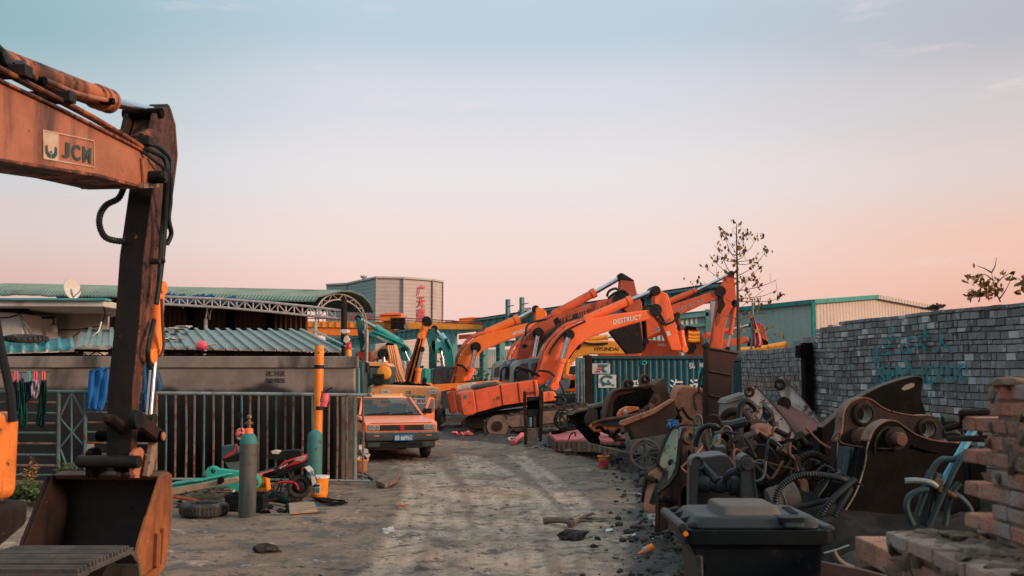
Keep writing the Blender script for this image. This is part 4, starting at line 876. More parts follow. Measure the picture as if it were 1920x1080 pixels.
# ------------------------------------------------------------------ foreground excavator
def big_excavator():
 P = Plane(300, 8.2, 85)
 T = Thing('excavator', P, P.pt(-250, 712) - Vector((0, 0, 1.7)), 'large orange excavator in the left foreground, its sooty arm holding an empty bucket', 'excavator', 'excavators in the yard')
 BW = .42
 boom = T.prism('boom', [(-330, 10), (-180, 70), (0, 152), (98, 198), (212, 255), (269, 284), (285, 296), (303, 345), (271, 352), (269, 349), (183, 326), (0, 297), (-180, 262), (-330, 236)], 0, BW, M['orange_old'], bevel=.012)
 # flanges along the lower and upper edges of the box section, cheek plate with its boss
 for nm, pts in (('lower_flange', [(-330, 236), (-180, 262), (0, 297), (183, 326), (269, 349), (271, 354), (183, 332), (0, 303), (-180, 268), (-330, 242)]), ('upper_flange', [(-330, 10), (-180, 70), (0, 152), (98, 198), (212, 255), (269, 284), (266, 278), (212, 249), (98, 192), (0, 146), (-180, 64), (-330, 4)])):
  T.prism(nm, pts, -.025, BW + .05, M['orange_soot'], bevel=.006, parent=boom)
 T.prism('cheek_plate', [(268, 296), (288, 298), (304, 342), (303, 347), (272, 352)], -.03, .03, M['orange_old'], bevel=.008, parent=boom)
 T.prism('gusset', [(272, 342), (298, 345), (301, 351), (270, 353)], -.05, BW + .1, M['rust_edge'], bevel=.006, parent=boom)
 T.pins('pivot_pin', [(311, 332)], -.16, BW + .3, .052, M['black'], boom)
 T.pins('pivot_bolt', [(312, 331)], -.20, .05, .032, M['soot'], boom)
 # decal
 T.prism('decal_square', [(81, 244), (110.5, 251), (110.5, 304), (82, 297)], -.004, .003, M['paledecal'], bevel=0, parent=boom)
 mb = MB(); fr = [(81, 244), (176, 264), (177, 313.5), (82, 297)]; q = T.P(fr, -.006)
 for k in range(4): mb.beam(q[k], q[(k + 1) % 4], .008, .004, up=P.n)
 mb.build('decal_frame', M['paledecal'], boom)
 mb = MB();
 for pts in ([(85, 274), (89, 271), (90.5, 284), (96, 289), (95.5, 297), (90, 294), (85.5, 287)], [(107, 277), (103, 275), (102, 287), (97, 289.5), (97.5, 297.5), (103, 296.5), (107.5, 290)], [(94, 283), (98.5, 284), (98.5, 287), (94, 286)]): mb.prism(T.P(pts, -.0065), P.n * .002)
 mb.build('emblem', M['darkdecal'], boom)
 mb = MB()
 for ch, x0, x1 in (('J', 116.5, 131), ('C', 135, 151), ('M', 155, 171.5)):
  s = lambda x: (x - 116) * .232
  text_quad(mb, ch, *T.P([(x0, 295 + s(x0)), (x1, 295 + s(x1)), (x1, 264.5 + s(x1)), (x0, 264.5 + s(x0))], -.006), bold=.035)
 mb.build('lettering', M['darkdecal'], boom, smooth=False)
 # arm (stick)
 AW = .20; a0 = .10
 side = [(283, 262), (291, 236), (296, 209), (304, 201), (313, 201), (318, 212), (327, 236), (330, 292), (323, 350), (313, 430), (304, 480), (291, 560), (276, 650), (263, 750), (258, 838), (254, 867), (246, 867), (249, 724), (262, 602), (270, 480), (281, 400), (288, 345)]
 arm = T.prism('arm', side, a0, AW, M['orange_soot'], bevel=.012)
 # oily inner face plate with its welded ribs
 face = [(270, 480), (281, 400), (288, 345), (290, 345), (284, 400), (272.5, 480), (264, 602), (251, 724), (248, 866), (246, 866), (249, 724), (262, 602)]
 fp = T.prism('inner_face', [(288, 347), (281, 400), (270, 480), (262, 602), (249, 724), (246, 866), (244, 866), (247, 724), (260, 602), (268, 480), (279, 400), (286, 347)], a0 + .002, AW - .004, M['oily'], bevel=0, parent=arm)
 mb = MB()
 for off, y0, y1, r_ in ((.035, 645, 795, .02), (.075, 668, 815, .018), (.115, 668, 838, .018), (.165, 650, 840, .022)):
  fx = lambda y: 262 + (y - 602) * (249 - 262) / 122 if y < 724 else 249 - (y - 724) * 3 / 142
  pa, pb = P.pt(fx(y0) - 2, y0, a0 + off), P.pt(fx(y1) - 2, y1, a0 + off); mb.beam(pa, pb, r_ * 1.1, .05, up=P.n)
 mb.build('rib', M['rust_black'], arm, bevel=.005)
 # head cheeks with the cylinder eye between them
 for off in (.0, AW + .04):
  T.prism('head_plate', [(272, 262), (270, 250), (288, 240), (294, 212), (303, 201), (313, 201), (321, 222), (320, 262), (306, 300), (290, 318)], a0 + off - .03, .05, M['rust_dark'] if off else M['orange_soot'], bevel=.008, parent=arm, tr=a0 - .03)
 T.pins('eye_pin', [(305, 212)], a0 - .06, AW + .14, .045, M['rust_black'], arm)
 T.prism('edge_plate', [(318, 204), (327, 236), (331, 292), (324, 350), (314, 430), (316, 430), (327, 350), (334, 292), (330, 234), (321, 203)], a0 + .02, AW - .04, M['rust'], bevel=.006, parent=arm)
 # arm cylinder with its clamp and pipe
 c = T.cylinder([(-70, 88), (205, 190), (299, 212)], .20, .082, M['orange_soot'], M['chrome'], 'arm_cylinder', rr=.5)
 mb = MB(); a, b = P.pt(-70, 88, .2), P.pt(205, 190, .2); d = (b - a).normalized()
 for k, wd in ((0, .03), (.085, .05), (.2, .02)): mb.cyl(b - d * (k + wd), b - d * k, .096, seg=20)
 mb.build('gland', M['orange_old'], c)
 T.tube('feed_pipe', [(24, 122, .1), (48, 122, .1), (72, 152, .08), (84, 150, .08), (150, 177, .07), (216, 191, .08)], .018, M['orange_old'], parent=c)
 for q_ in ((86, 152, .03), (214, 190, .026)): T.pins('pipe_clamp', [q_], .03, .1, .03, M['rust_black'], c)
 # steel lines along the boom top
 for k, (off, dy) in enumerate(((-.01, 0), (.05, 4), (.12, 0), (.18, 6))):
  T.tube('hydraulic_line', [(-120, 62 + dy, off), (0, 128 + dy, off), (104, 182 + dy, off), (176, 220 + dy, off), (246, 262 + dy, off), (266, 276 + dy, off)], .017 if k % 2 == 0 else .014, M['orange_soot'] if k != 2 else M['rust'], parent=boom)
 for x, y in ((12, 135), (98, 183), (250, 265)):
  mb = MB(); mb.box(P.pt(x, y, .08), (.3, .085, .075), R(85) + pi / 2); mb.build('line_clamp', M['soot'], boom, bevel=.006)
 T.tube('hose', [(-40, 60, .1), (2, 96, .08), (14, 118, .05), (24, 132, .05)], .026, M['hose']); T.tube('hose', [(-40, 40, .16), (-4, 88, .14), (8, 112, .1), (10, 140, .05)], .02, M['hose'])
 T.tube('hose', [(24, 124, .1), (34, 120, .1), (44, 124, .1)], .028, M['hose'])
 # rubber hoses down the arm
 T.tube('hose', [(252, 262, .05), (275, 268, -.02), (300, 278, -.06), (318, 300, -.07), (320, 330, -.08), (319, 380, -.04), (316, 410, -.02), (321, 438, .0), (313, 458, .02)], .020, M['hose'], n=6)
 T.tube('hose', [(256, 270, .02), (285, 284, -.05), (308, 297, -.08), (314, 322, -.1), (312, 360, -.06), (309, 420, -.02), (306, 470, -.01), (299, 530, 0), (293, 570, .0)], .021, M['hose'], n=6)
 T.tube('hose', [(262, 280, .0), (288, 300, -.07), (308, 318, -.1), (309, 350, -.05), (304, 420, 0), (300, 480, .0), (296, 550, .02)], .015, M['hose'], n=6)
 lp = T.P([(232, 352, .3), (222, 372, .36), (200, 384, .4), (188, 402, .4), (187, 424, .4), (198, 445, .37), (222, 452, .3), (236, 451, .25)]); lp = crom(lp, 9, False)
 mb = MB(); mb.tube(lp, [.024 + .004 * (k % 2) for k in range(len(lp))], 8); mb.build('looped_hose', M['hose'], T.root)
 T.pins('hose_clamp', [(309, 489, .02), (301, 490, .025)], -.04, .08, .03, M['soot'])
 # bucket cylinder on the back of the arm
 c2 = T.cylinder([(297, 540), (290, 668), (280, 787)], .20, .055, M['orange_bright'], M['chrome'], 'bucket_cylinder', rr=.62)
 T.pins('gland', [(290, 668, .062)], .14, .12, .06, M['orange_bright'], c2)
 T.tube('feed_pipe', [(303, 560, .12), (305, 610, .1), (307, 650, .1), (300, 668, .12)], .013, M['rust'], parent=c2); T.tube('feed_hose', [(289, 600, .05), (280, 640, .02), (277, 668, .03), (282, 690, .1)], .02, M['hose'], parent=c2)
 # linkage: two rocker links, push rod
 for off in (-.07, .15):
  lk = T.prism('rocker_link', [(256, 781), (262, 777), (270, 779), (305, 806), (312, 812), (312, 824), (304, 829), (298, 826), (262, 797), (256, 791)], off, .05, M['rust_dark'], bevel=.006, tr=-.07)
  T.prism('push_link', [(288, 822), (297, 822), (294, 850), (284, 897), (276, 893), (284, 850)], off + .07, .045, M['rust_edge'], bevel=.006, tr=0)
 T.pins('link_pin', [(308, 818)], -.10, .56, .046, M['rust_black']); T.pins('pin_face', [(308.5, 818)], -.115, .02, .034, M['rust_pink'])
 T.pins('link_boss', [(262, 787, .075)], -.09, .06, .07, M['black']); T.pins('link_boss', [(262, 787, .055)], .3, .14, .05, M['black'])
 # bucket
 W = .90; bo = -.10
 edge = [(302, 893), (292, 925), (277, 970), (262, 1020), (246, 1090)]
 back = [(284, 1094), (300, 1078), (310, 1062), (319, 1010), (324, 950), (324, 912), (323, 890), (316, 885)]
 B = T.prism('bucket', edge + back, bo, .03, M['rust_orange'], bevel=.006)
 T.prism('side_plate', edge + back, bo + W, .03, M['rust_dark'], bevel=.006, parent=B, tr=bo)
 mb = MB(); qb = crom(T.P([(246, 1090)] + back, bo + .031, bo), 3, False); rows = [[p + P.n * (W - .032) * j / 6 for p in qb] for j in range(7)]; mb.sheet(rows); mb.build('shell', M['bucket_in'], B, angle=60, solid=.025)
 T.prism('top_lip', [(302, 892), (316, 884), (324, 888), (325, 897), (305, 901)], bo + .03, W - .03, M['rust'], bevel=.01, parent=B, tr=bo)
 # wear strip along the near side edge and the outside pocket
 T.prism('wear_strip', [(300, 893), (306, 894), (292, 940), (281, 972), (266, 1022), (252, 1086), (246, 1086), (262, 1015), (277, 968)], bo - .02, .02, M['rust_orange'], bevel=.005, parent=B)
 T.prism('side_cutter', [(277, 968), (288, 972), (280, 1010), (270, 1058), (262, 1090), (247, 1090), (262, 1018)], bo - .035, .03, M['rust_orange'], bevel=.006, parent=B)
 T.prism('wear_strip', [(300, 893), (306, 894), (292, 940), (281, 972), (266, 1022), (252, 1086), (246, 1086), (262, 1015), (277, 968)], bo + W + .03, .02, M['rust_dark'], bevel=.005, parent=B, tr=bo)
 for pts in ([(296, 1000), (303, 1000), (300, 1064), (293, 1064)], [(308, 990), (313, 990), (309, 1058), (303, 1058)], [(268, 1084), (306, 1056), (310, 1064), (284, 1092), (266, 1094)]): T.prism('outer_rib', pts, bo - .03, .03, M['rust_orange'], bevel=.006, parent=B)
 for off in (bo + .17, bo + .53):
  e = T.prism('ear', [(251, 886), (251, 850), (256, 842), (265, 839), (271, 846), (273, 862), (288, 896), (300, 897), (252, 896)], off, .04, M['rust_pink'] if off < .2 else M['rust_black'], bevel=.008, parent=B, tr=bo + .17)
 T.pins('bucket_pin', [(262, 866)], bo + .12, .50, .05, M['soot'], B); T.pins('pin_cap', [(263, 866)], bo + .135, .04, .036, M['rust_pink'], B)
 T.pins('bushing', [(252, 866, .085)], a0 + .03, AW - .06, .07, M['black'], B)
 # upper structure and handrail at the picture edge, undercarriage track
 r = T.root; x1 = at(45, 712, 4.8).x; mb = MB()
 mb.box((x1 - .95, 3.7, 1.345), (1.9, 2.2, .41)); mb.build('house', M['orange_scuff'], r, bevel=.05, seg=3)
 mb = MB(); q = [Vector((x1 + .035, 2.7, 1.13)), Vector((x1 + .035, 4.85, 1.13)), Vector((x1 + .035, 4.85, 1.02)), Vector((x1 - .0, 4.6, .92)), Vector((x1 - .05, 2.7, .90))]; mb.prism(q, (-1.95, 0, 0)); mb.build('house_skirt', M['rust_dark'], r, bevel=.04, seg=3)
 mb = MB(); mb.beam((x1 - 1.1, 3.0, .8), (x1 - 1.1, 4.4, .8), .9, .3); mb.build('turntable', M['soot'], r)
 mb = MB(); mb.tube([at(-30, 470, 4.75), at(0, 645, 4.7), at(20, 740, 4.68), at(24, 790, 4.66)], .021, 8); mb.build('handrail', M['black'], r)
 # track: ribbed pads round a loop, running away from the camera
 xr = at(236, 1040, 6.6).x; xl = xr - .78; cr = .27; zc = .30; yf, yb = 6.62, 3.4
 def loop(t):                                                    # 0..1 round the loop in the y-z plane
  Ls = yf - yb; tot = 2 * Ls + 2 * pi * cr; s_ = t * tot
  if s_ < Ls:
   y = yf - s_; sag = -.10 * sstep(6.05, 5.6, y) ; return Vector((0, y, zc + cr + sag)), Vector((0, -1, 0))
  s_ -= Ls
  if s_ < pi * cr: a = s_ / cr; return Vector((0, yb - sin(a) * cr, zc + cos(a) * cr)), Vector((0, -cos(a), -sin(a)))
  s_ -= pi * cr
  if s_ < Ls: return Vector((0, yb + s_, zc - cr)), Vector((0, 1, 0))
  s_ -= Ls; a = s_ / cr; return Vector((0, yf + sin(a) * cr, zc - cos(a) * cr)), Vector((0, cos(a), sin(a)))
 mb = MB(); npad = 50
 for k in range(npad):
  p, d = loop(k / npad); nrm = Vector((0, -d.z, d.y)) * -1
  if nrm.z * (p.z - zc) < 0 or (abs(p.z - zc) < .05 and nrm.y * (p.y - 5) < 0): nrm = -nrm
  L_ = (2 * (yf - yb) + 2 * pi * cr) / npad * .93
  mb.beam(Vector((xl, p.y, p.z)), Vector((xr, p.y, p.z)), L_, .03, up=nrm)
  for e in (-.32, 0, .32):
   q = p + d * L_ * e + nrm * .028; mb.beam(Vector((xl + .01, q.y, q.z)), Vector((xr - .01, q.y, q.z)), .018, .034, up=nrm)
 tk = mb.build('track', M['track'], r, bevel=.004)
 mb = MB()
 for xx in (xl + .2, xr - .2):
  for y in (yf, 5.6, 4.6, yb): mb.cyl((xx - .1, y, zc), (xx + .1, y, zc), cr * .8 if y in (yf, yb) else .2, seg=20)
  mb.beam((xx, yb, zc), (xx, yf - .1, zc), .14, .3)
 mb.build('track_roller', M['soot'], tk)
M['track'] = mat('dusty_track_steel', (.085, .074, .066), (.045, .042, .040), (.13, .07, .045), .2, None, 0, .6, sc=6, bump=.3)
big_excavator()
# ------------------------------------------------------------------ excavators in the yard
def tracks(T, pts, off, th, wheels, m='rust_dark', rw=.3):
 t = T.prism('track', pts, off, th, M['mudtrack'], bevel=.03)
 mb = MB(); q = crom(T.P(pts, off), 4); Lp = [q[0]]
 for k in range(len(q)):                                        # track shoes along the outline
  a, b = q[k], q[(k + 1) % len(q)]; n = max(1, int((b - a).length / .16))
  for j in range(n):
   p = a.lerp(b, j / n); d = (b - a).normalized(); mb.beam(p - T.p.n * .03, p + T.p.n * (th + .03), .11, .05, up=Vector((0, 0, 1)) if abs(d.z) < .7 else Vector((1, 0, 0)))
 mb.build('shoes', M['mudtrack'], t)
 for w_ in wheels: T.pins('wheel', [w_], off - .05, .08, rw, M['trackwheel'], t); T.pins('hub', [(w_[0], w_[1], (w_[2] if len(w_) > 2 else rw) * .45)], off - .09, .05, rw, M['rust_dark'], t)
 return t
M['mudtrack'] = mat('muddy_track', (.062, .048, .041), (.034, .030, .028), (.12, .07, .05), .25, None, 0, .85, sc=3, bump=.6)
M['trackwheel'] = mat('dusty_wheel', (.17, .115, .085), (.10, .07, .055), None, 0, SOOT, .15, .8, sc=4, bump=.3)
def cab(T, pts, off, th, m, wins, name='cab'):
 c = T.prism(name, pts, off, th, m, bevel=.05)
 for w_ in wins: T.prism('window', w_, off - .015, .03, M['glass'], bevel=.01, parent=c)
 return c
def lines(T, pts, off, parent, n=2, r=.03, m=None, sp=.14):
 for k in range(n): T.tube('hydraulic_line', [(a[0] - k * .5, a[1] - 1.2 * k, off + sp * k) for a in pts], r, m or M['orange_worn'], parent=parent)
def yard_excavators():
 G = 'excavators in the yard'
 # --- nearest of the row: cleaner bright orange boom
 P = Plane(950, 30.5, 6); T = Thing('excavator', P, P.pt(950, 712) - Vector((0, 0, 1.7)), 'nearest of the three orange excavators in a row, with white capitals on its clean boom', 'excavator', G)
 house = T.prism('house', [(889, 731.5), (938, 721.5), (1007, 712), (1013, 750), (944, 760), (894, 774)], 0, 2.3, M['orange_worn'], bevel=.06)
 T.prism('counterweight', [(862, 740), (866, 736.5), (888, 731.3), (894, 774.3), (873, 780.5), (868, 778), (864, 762)], -.02, 2.34, M['orange_worn'], bevel=.07, parent=house)
 T.prism('engine_cover', [(889, 730), (893, 722), (900, 720.5), (932, 715), (938, 721)], .1, 2.0, M['trim'], bevel=.05, parent=house)
 for x, y0, y1 in ((938.5, 722, 760), (971, 718, 756), (1001, 713, 750)): mb = MB(); mb.beam(P.pt(x, y0, -.004), P.pt(x + 4.5, y1, -.004), .03, .02); mb.build('door_seam', M['soot'], house)
 T.prism('sticker', [(869.5, 741), (875.5, 740), (876, 747), (870, 748)], -.03, .01, M['tealtext'], bevel=0, parent=house); T.prism('latch', [(931.5, 743.5), (938, 742.5), (938, 748), (932, 749)], -.02, .03, M['darkred'], parent=house)
 T.prism('fuel_box', [(1011, 737), (1039, 733), (1045, 744), (1042, 751), (1016, 756)], -.03, .9, M['orange'], bevel=.05, parent=house)
 T.text('lettering', 'ZAXIS', [(986, 741), (1004.5, 739), (1004.5, 733.5), (986, 735)], -.01, M['blacktext'], house, .03); T.text('number', '200', [(988, 750), (1008, 748), (1008, 742), (988, 744)], -.012, M['whitetext'], house, .03)
 T.prism('apron', [(894, 774.5), (944, 760.5), (1014, 750.5), (1042, 752), (1042, 757), (1014, 757), (944, 767), (896, 781)], .1, 2.0, M['rust_black'], bevel=.02, parent=house)
 c = cab(T, [(961, 719), (962, 684), (969, 676), (1000, 671), (1016, 670), (1030, 700), (1030, 716), (1005, 716)], 1.2, 1.0, M['greypanel'], [[(970, 714), (971, 688), (978, 682), (990, 680), (992, 711)], [(996, 706), (996, 682), (1010, 679), (1016, 700)]])
 T.tube('cab_hose', [(966, 715, 1.0), (966, 695, .9), (975, 688, .8), (1000, 700, .8), (1012, 705, .7)], .035, M['hose']); T.tube('cab_hose', [(972, 715, 1.0), (968, 700, .9), (982, 690, .8), (1008, 702, .7)], .03, M['hose'])
 boom = T.prism('boom', [(1005, 716), (1012, 690), (1021, 659), (1036, 636), (1063, 611), (1102, 600), (1143, 590), (1196, 583), (1230, 579), (1233, 590), (1214, 600), (1182, 609), (1150, 618), (1109, 632), (1085, 647), (1068, 668), (1045, 698), (1022, 718), (1012, 722)], .75, .5, M['orange'], bevel=.04)
 lines(T, [(1002, 716), (1010, 690), (1019, 658), (1035, 634), (1062, 609.5), (1110, 596)], .85, boom, 3, .035); T.tube('hose', [(1030, 664, .7), (1036, 650, .7), (1060, 622, .7), (1098, 602, .7)], .03, M['hose'], parent=boom)
 T.tube('hose', [(1010, 695, .55), (1030, 698, .5), (1048, 715, .5), (1060, 740, .5)], .035, M['hose'])
 T.text('lettering', 'DESTRUCT', [(1150, 608.5), (1202.5, 598), (1203, 589.5), (1149.5, 599.5)], .742, M['whitetext'], boom, .02)
 T.pins('boom_pin', [(1067.5, 627.5)], .62, .76, .17, M['soot'], boom)
 arm = T.prism('arm', [(1226, 545), (1230, 540.5), (1252, 551), (1257, 566), (1277, 650), (1278, 657), (1259, 658), (1239, 605), (1228, 591), (1227, 559)], .8, .4, M['orange'], bevel=.03)
 T.prism('sticker', [(1249, 622), (1255, 620), (1258, 628), (1252, 630)], .79, .01, M['sticker'], bevel=0, parent=arm); T.pins('arm_pin', [(1230, 581, .2), (1230, 545, .16)], .7, .6, .2, M['soot'], arm)
 T.prism('grease_patch', [(1230, 586), (1236, 582), (1244, 596), (1250, 612), (1244, 608), (1234, 592)], .79, .008, M['soot'], bevel=0, parent=arm)
 T.tube('hose', [(1234, 596, .7), (1245, 608, .65), (1262, 603, .65), (1268, 594, .7)], .035, M['hose'], parent=arm); T.tube('hose', [(1205, 577, .8), (1218, 573, .8), (1228, 577, .75)], .035, M['hose'], parent=arm)
 T.cylinder([(1102, 597), (1184, 562), (1227, 545)], .95, .135, M['orange'], M['chrome'], 'arm_cylinder'); T.cylinder([(1040, 724), (1054, 672), (1067.5, 627.5)], .55, .12, M['orange'], M['chrome'], 'boom_cylinder', rr=.7); T.cylinder([(1283, 655), (1276, 620), (1269, 591)], .95, .10, M['orange'], M['orange_soot'], 'bucket_cylinder', rr=.8)
 tracks(T, [(912, 813), (910, 797), (917, 786), (979, 773), (1077, 758), (1110, 762), (1108, 785), (1070, 797), (985, 804), (930, 815)], -.25, .5, [(933, 799, .33)]); T.prism('track_frame', [(950, 796), (950, 782), (1000, 774), (1100, 764), (1100, 784), (1000, 798), (960, 802)], -.3, .06, M['trackwheel'], bevel=.02)
 T.prism('far_track', [(872, 800), (871, 786), (880, 780), (930, 771), (1060, 757), (1060, 780), (890, 806)], 1.9, .5, M['mudtrack'], bevel=.08)
 T.tube('loose_hose', [(1040, 745, -.4), (1052, 744, -.5), (1060, 752, -.5), (1052, 758, -.5), (1042, 756, -.4), (1046, 748, -.4)], .04, M['hose'])
 # --- middle: sooty boom with black characters
 P = Plane(950, 34, 4); T = Thing('excavator', P, P.pt(925, 712) - Vector((0, 0, 1.7)), 'middle excavator of the row, dirty orange boom with black characters and a sooty arm', 'excavator', G)
 house = T.prism('house', [(852, 733), (905, 723), (1000, 712), (1000, 752), (905, 764), (858, 772)], 0, 2.3, M['orange_worn'], bevel=.06); T.prism('counterweight', [(837, 739), (841, 735), (852, 732.6), (858, 772.5), (850, 776), (843, 775)], -.02, 2.34, M['orange_worn'], bevel=.06, parent=house)
 T.pins('lifting_eye', [(850, 733)], .3, .1, .11, M['red'], house)
 mb = MB()
 for k in range(4): mb.cyl(P.pt(858 + 9 * k, 730 - 2.0 * k, .4), P.pt(866 + 9 * k, 729 - 2.0 * k, .4), .13)
 mb.build('engine_pipe', M['cream'], house)
 T.prism('deck_clutter', [(866, 724), (884, 718), (903, 720), (907, 714), (912, 716), (912, 722), (868, 729)], .7, .5, M['yellow'], bevel=.05, parent=house)
 c = cab(T, [(938, 716), (940, 684), (946, 677), (968, 670), (976, 670), (976, 716)], 1.2, 1.0, M['greypanel'], [[(946, 712), (948, 687), (962, 682), (962, 712)]]); T.prism('roof_hatch', [(949, 679), (957, 676.5), (957, 681), (950, 683)], 1.17, .02, M['plaster'], bevel=0, parent=c)
 T.tube('cab_hose', [(939, 714, 1.0), (940, 695, .9), (950, 688, .9), (962, 700, .9), (968, 712, .9)], .035, M['hose'])
 boom = T.prism('boom', [(971, 690), (975, 657), (983, 636), (995, 622), (1015, 606), (1036, 593), (1080, 577), (1120, 565), (1162, 554), (1166, 568), (1120, 586), (1100, 598), (1060, 614), (1030, 632), (1010, 650), (1000, 676), (990, 700)], .8, .5, M['orange_soot2'], bevel=.04)
 T.text('lettering', '興休嚴川北', [(1049, 612), (1112, 589), (1110, 576), (1047, 599)], .79, M['blacktext'], boom, .02)
 lines(T, [(966, 690), (972, 657), (981, 633), (994, 619), (1014, 603), (1040, 588)], .9, boom, 2, .04, M['orange_worn']); T.tube('hose', [(1003, 668, .65), (1018, 640, .65), (1050, 612, .7), (1086, 596, .75)], .07, M['hose'], parent=boom); T.tube('hose', [(985, 630, .7), (988, 612, .75), (998, 604, .8), (1030, 598, .9)], .04, M['hose'], parent=boom)
 T.pins('boom_pin', [(1009.5, 624)], .66, .8, .19, M['soot'], boom); T.prism('oil_patch', [(978, 647), (984, 645), (990, 647), (989, 651), (983, 653), (979, 651)], .79, .008, M['soot'], bevel=0, parent=boom); T.prism('oil_patch', [(1038, 600), (1046, 594), (1050, 604), (1042, 612)], .79, .008, M['soot'], bevel=0, parent=boom)
 T.cylinder([(1042, 588), (1116, 548), (1164, 520)], 1.0, .15, M['orange_worn'], M['chrome'], 'arm_cylinder'); T.cylinder([(993, 712), (1001, 669), (1009.5, 624)], .55, .13, M['orange_worn'], M['chrome'], 'boom_cylinder', rr=.6)
 arm = T.prism('arm', [(1161, 556), (1163, 524), (1189, 526), (1196, 556), (1203, 566), (1205, 580), (1198, 592), (1186, 594), (1168, 580), (1166, 570)], .85, .42, M['orange_soot2'], bevel=.03); T.prism('arm_head', [(1163, 524), (1163, 518), (1167, 513.5), (1171, 514), (1189, 525.5), (1189, 527)], .83, .46, M['soot'], parent=arm)
 T.prism('stick', [(1167, 580), (1186, 594.5), (1199, 592), (1203, 620), (1205, 640), (1204, 662), (1176, 663), (1143, 622), (1162, 606)], .88, .38, M['soot'], bevel=.02, parent=arm); T.pins('arm_pin', [(1167, 562, .32)], .76, .6, .3, M['soot'], arm)
 T.tube('hose', [(1138, 556, .8), (1142, 546, .75), (1154, 541, .75), (1162, 546, .8)], .045, M['hose'], parent=arm); T.tube('hose', [(1140, 560, .8), (1152, 550, .75), (1168, 545, .75), (1175, 552, .8), (1172, 562, .8)], .045, M['hose'], parent=arm)
 T.cylinder([(1202, 565), (1207, 600), (1210, 640)], 1.0, .12, M['rust_black'], M['rust_black'], 'bucket_cylinder', rr=.7); T.prism('link', [(1206, 636), (1215, 640), (1210, 655), (1204, 661), (1199, 660), (1204, 652)], 1.0, .2, M['rust_dark'], parent=arm)
 T.prism('track', [(866, 806), (865, 792), (873, 784), (950, 773), (1000, 770), (1000, 800), (880, 808)], -.1, .5, M['mudtrack'], bevel=.1)
 # --- far left of the row
 P = Plane(880, 40, 4); T = Thing('excavator', P, P.pt(860, 712) - Vector((0, 0, 1.7)), 'farthest excavator of the row, orange boom raised left of the others beside a dark cab', 'excavator', G)
 house = T.prism('house', [(796, 722), (850, 719), (960, 712), (960, 756), (850, 758), (800, 757)], 0, 2.4, M['orange_bright'], bevel=.06); T.prism('side_panel', [(826, 734), (846, 730), (846, 766), (828, 766)], -.06, .1, M['darkcab'], parent=house)
 T.tube('exhaust', [(850, 727, .4), (868, 723, .4), (884, 720, .4)], .16, M['rust_dark'], raw=True)
 cab(T, [(811, 722), (812, 693), (820, 686), (852, 687), (856, 722)], .9, 1.1, M['darkcab'], [[(829, 714), (830, 695), (838, 692), (838, 716)], [(841, 718), (841, 693), (852, 692), (853, 718)]])
 boom = T.prism('boom', [(852, 720), (857, 695), (859, 675), (869, 655), (883, 638), (897, 630), (922, 624), (963, 612), (1003, 602), (1026, 600), (1024, 613), (989, 624), (934, 645), (905, 657), (891, 673), (883, 690), (869, 718), (861, 722)], .8, .55, M['orange_bright2'], bevel=.05)
 lines(T, [(846, 720), (854, 695), (857, 673), (867, 653), (881, 636), (896, 628), (922, 621)], .9, boom, 3, .05, M['orange_worn']); T.text('lettering', 'HITACHI', [(961.5, 629), (985.5, 620.5), (985, 615.5), (961, 624)], .79, M['whitetext'], boom, .03)
 T.pins('boom_pin', [(892, 651)], .62, .9, .22, M['soot'], boom); T.tube('hose', [(858, 684, .6), (868, 687, .5), (878, 698, .5), (884, 710, .6)], .05, M['hose'], parent=boom)
 T.cylinder([(876, 712), (884, 689), (892, 651)], .55, .14, M['orange'], M['chrome'], 'boom_cylinder', rr=.6); T.cylinder([(916, 622), (973, 597), (1004, 580)], 1.05, .17, M['orange_bright2'], M['chrome'], 'arm_cylinder')
 T.prism('arm', [(1003, 600), (1004, 578), (1009, 575), (1024, 583), (1027, 600), (1044, 650), (1030, 652), (1018, 626)], .85, .45, M['orange_bright2'], bevel=.04); T.prism('track', [(830, 806), (828, 786), (940, 775), (940, 800)], 0, .5, M['mudtrack'], bevel=.08)
 # --- cab and sooty boom peeping between them
 P = Plane(930, 44); T = Thing('excavator', P, P.pt(930, 712) - Vector((0, 0, 1.7)), 'mostly hidden excavator whose grey cab shows left of the middle cabs', 'excavator', G)
 cab(T, [(921, 716), (922, 686), (927, 679), (950, 674), (956, 716)], 0, 1.2, M['greypanel'], [[(927, 708), (928, 690), (938, 687), (939, 706)]]); boom = T.prism('boom', [(954, 690), (958, 668), (966, 652), (980, 640), (1010, 636), (1010, 648), (990, 656), (975, 690)], .5, .5, M['orange_worn'], bevel=.05); lines(T, [(948, 690), (954, 668), (963, 650), (978, 638)], .4, boom, 3, .05, M['orange_worn']); T.prism('house', [(880, 722), (960, 716), (960, 758), (880, 760)], -.2, 2.2, M['orange_worn'], bevel=.05)
 # --- tall arm on the right, behind the container
 P = Plane(1290, 53, 0); T = Thing('excavator', P, P.pt(1230, 712) - Vector((0, 0, 1.7)), 'excavator behind the container, its tall orange arm standing before the leafless tree', 'excavator', G)
 boom = T.prism('boom', [(1170, 690), (1182, 640), (1205, 600), (1215, 590), (1262, 571), (1347, 543), (1347, 558), (1290, 584), (1270, 592), (1240, 608), (1222, 624), (1208, 645), (1196, 690)], .5, .55, M['orange_worn2'], bevel=.05)
 T.text('lettering', 'HITACHI', [(1271, 585.5), (1319, 565), (1318, 558.5), (1270, 578)], .49, M['greytext2'], boom, .03)
 lines(T, [(1262, 569), (1300, 556), (1325, 545), (1346, 541)], .6, boom, 2, .04, M['hose'])
 arm = T.prism('arm', [(1349, 543), (1363, 516), (1371, 509.5), (1377, 513), (1381, 560), (1378, 572), (1369, 582), (1358, 620), (1350, 690), (1326, 690), (1332, 646), (1338, 605), (1345, 559)], .55, .45, M['orange_worn2'], bevel=.04)
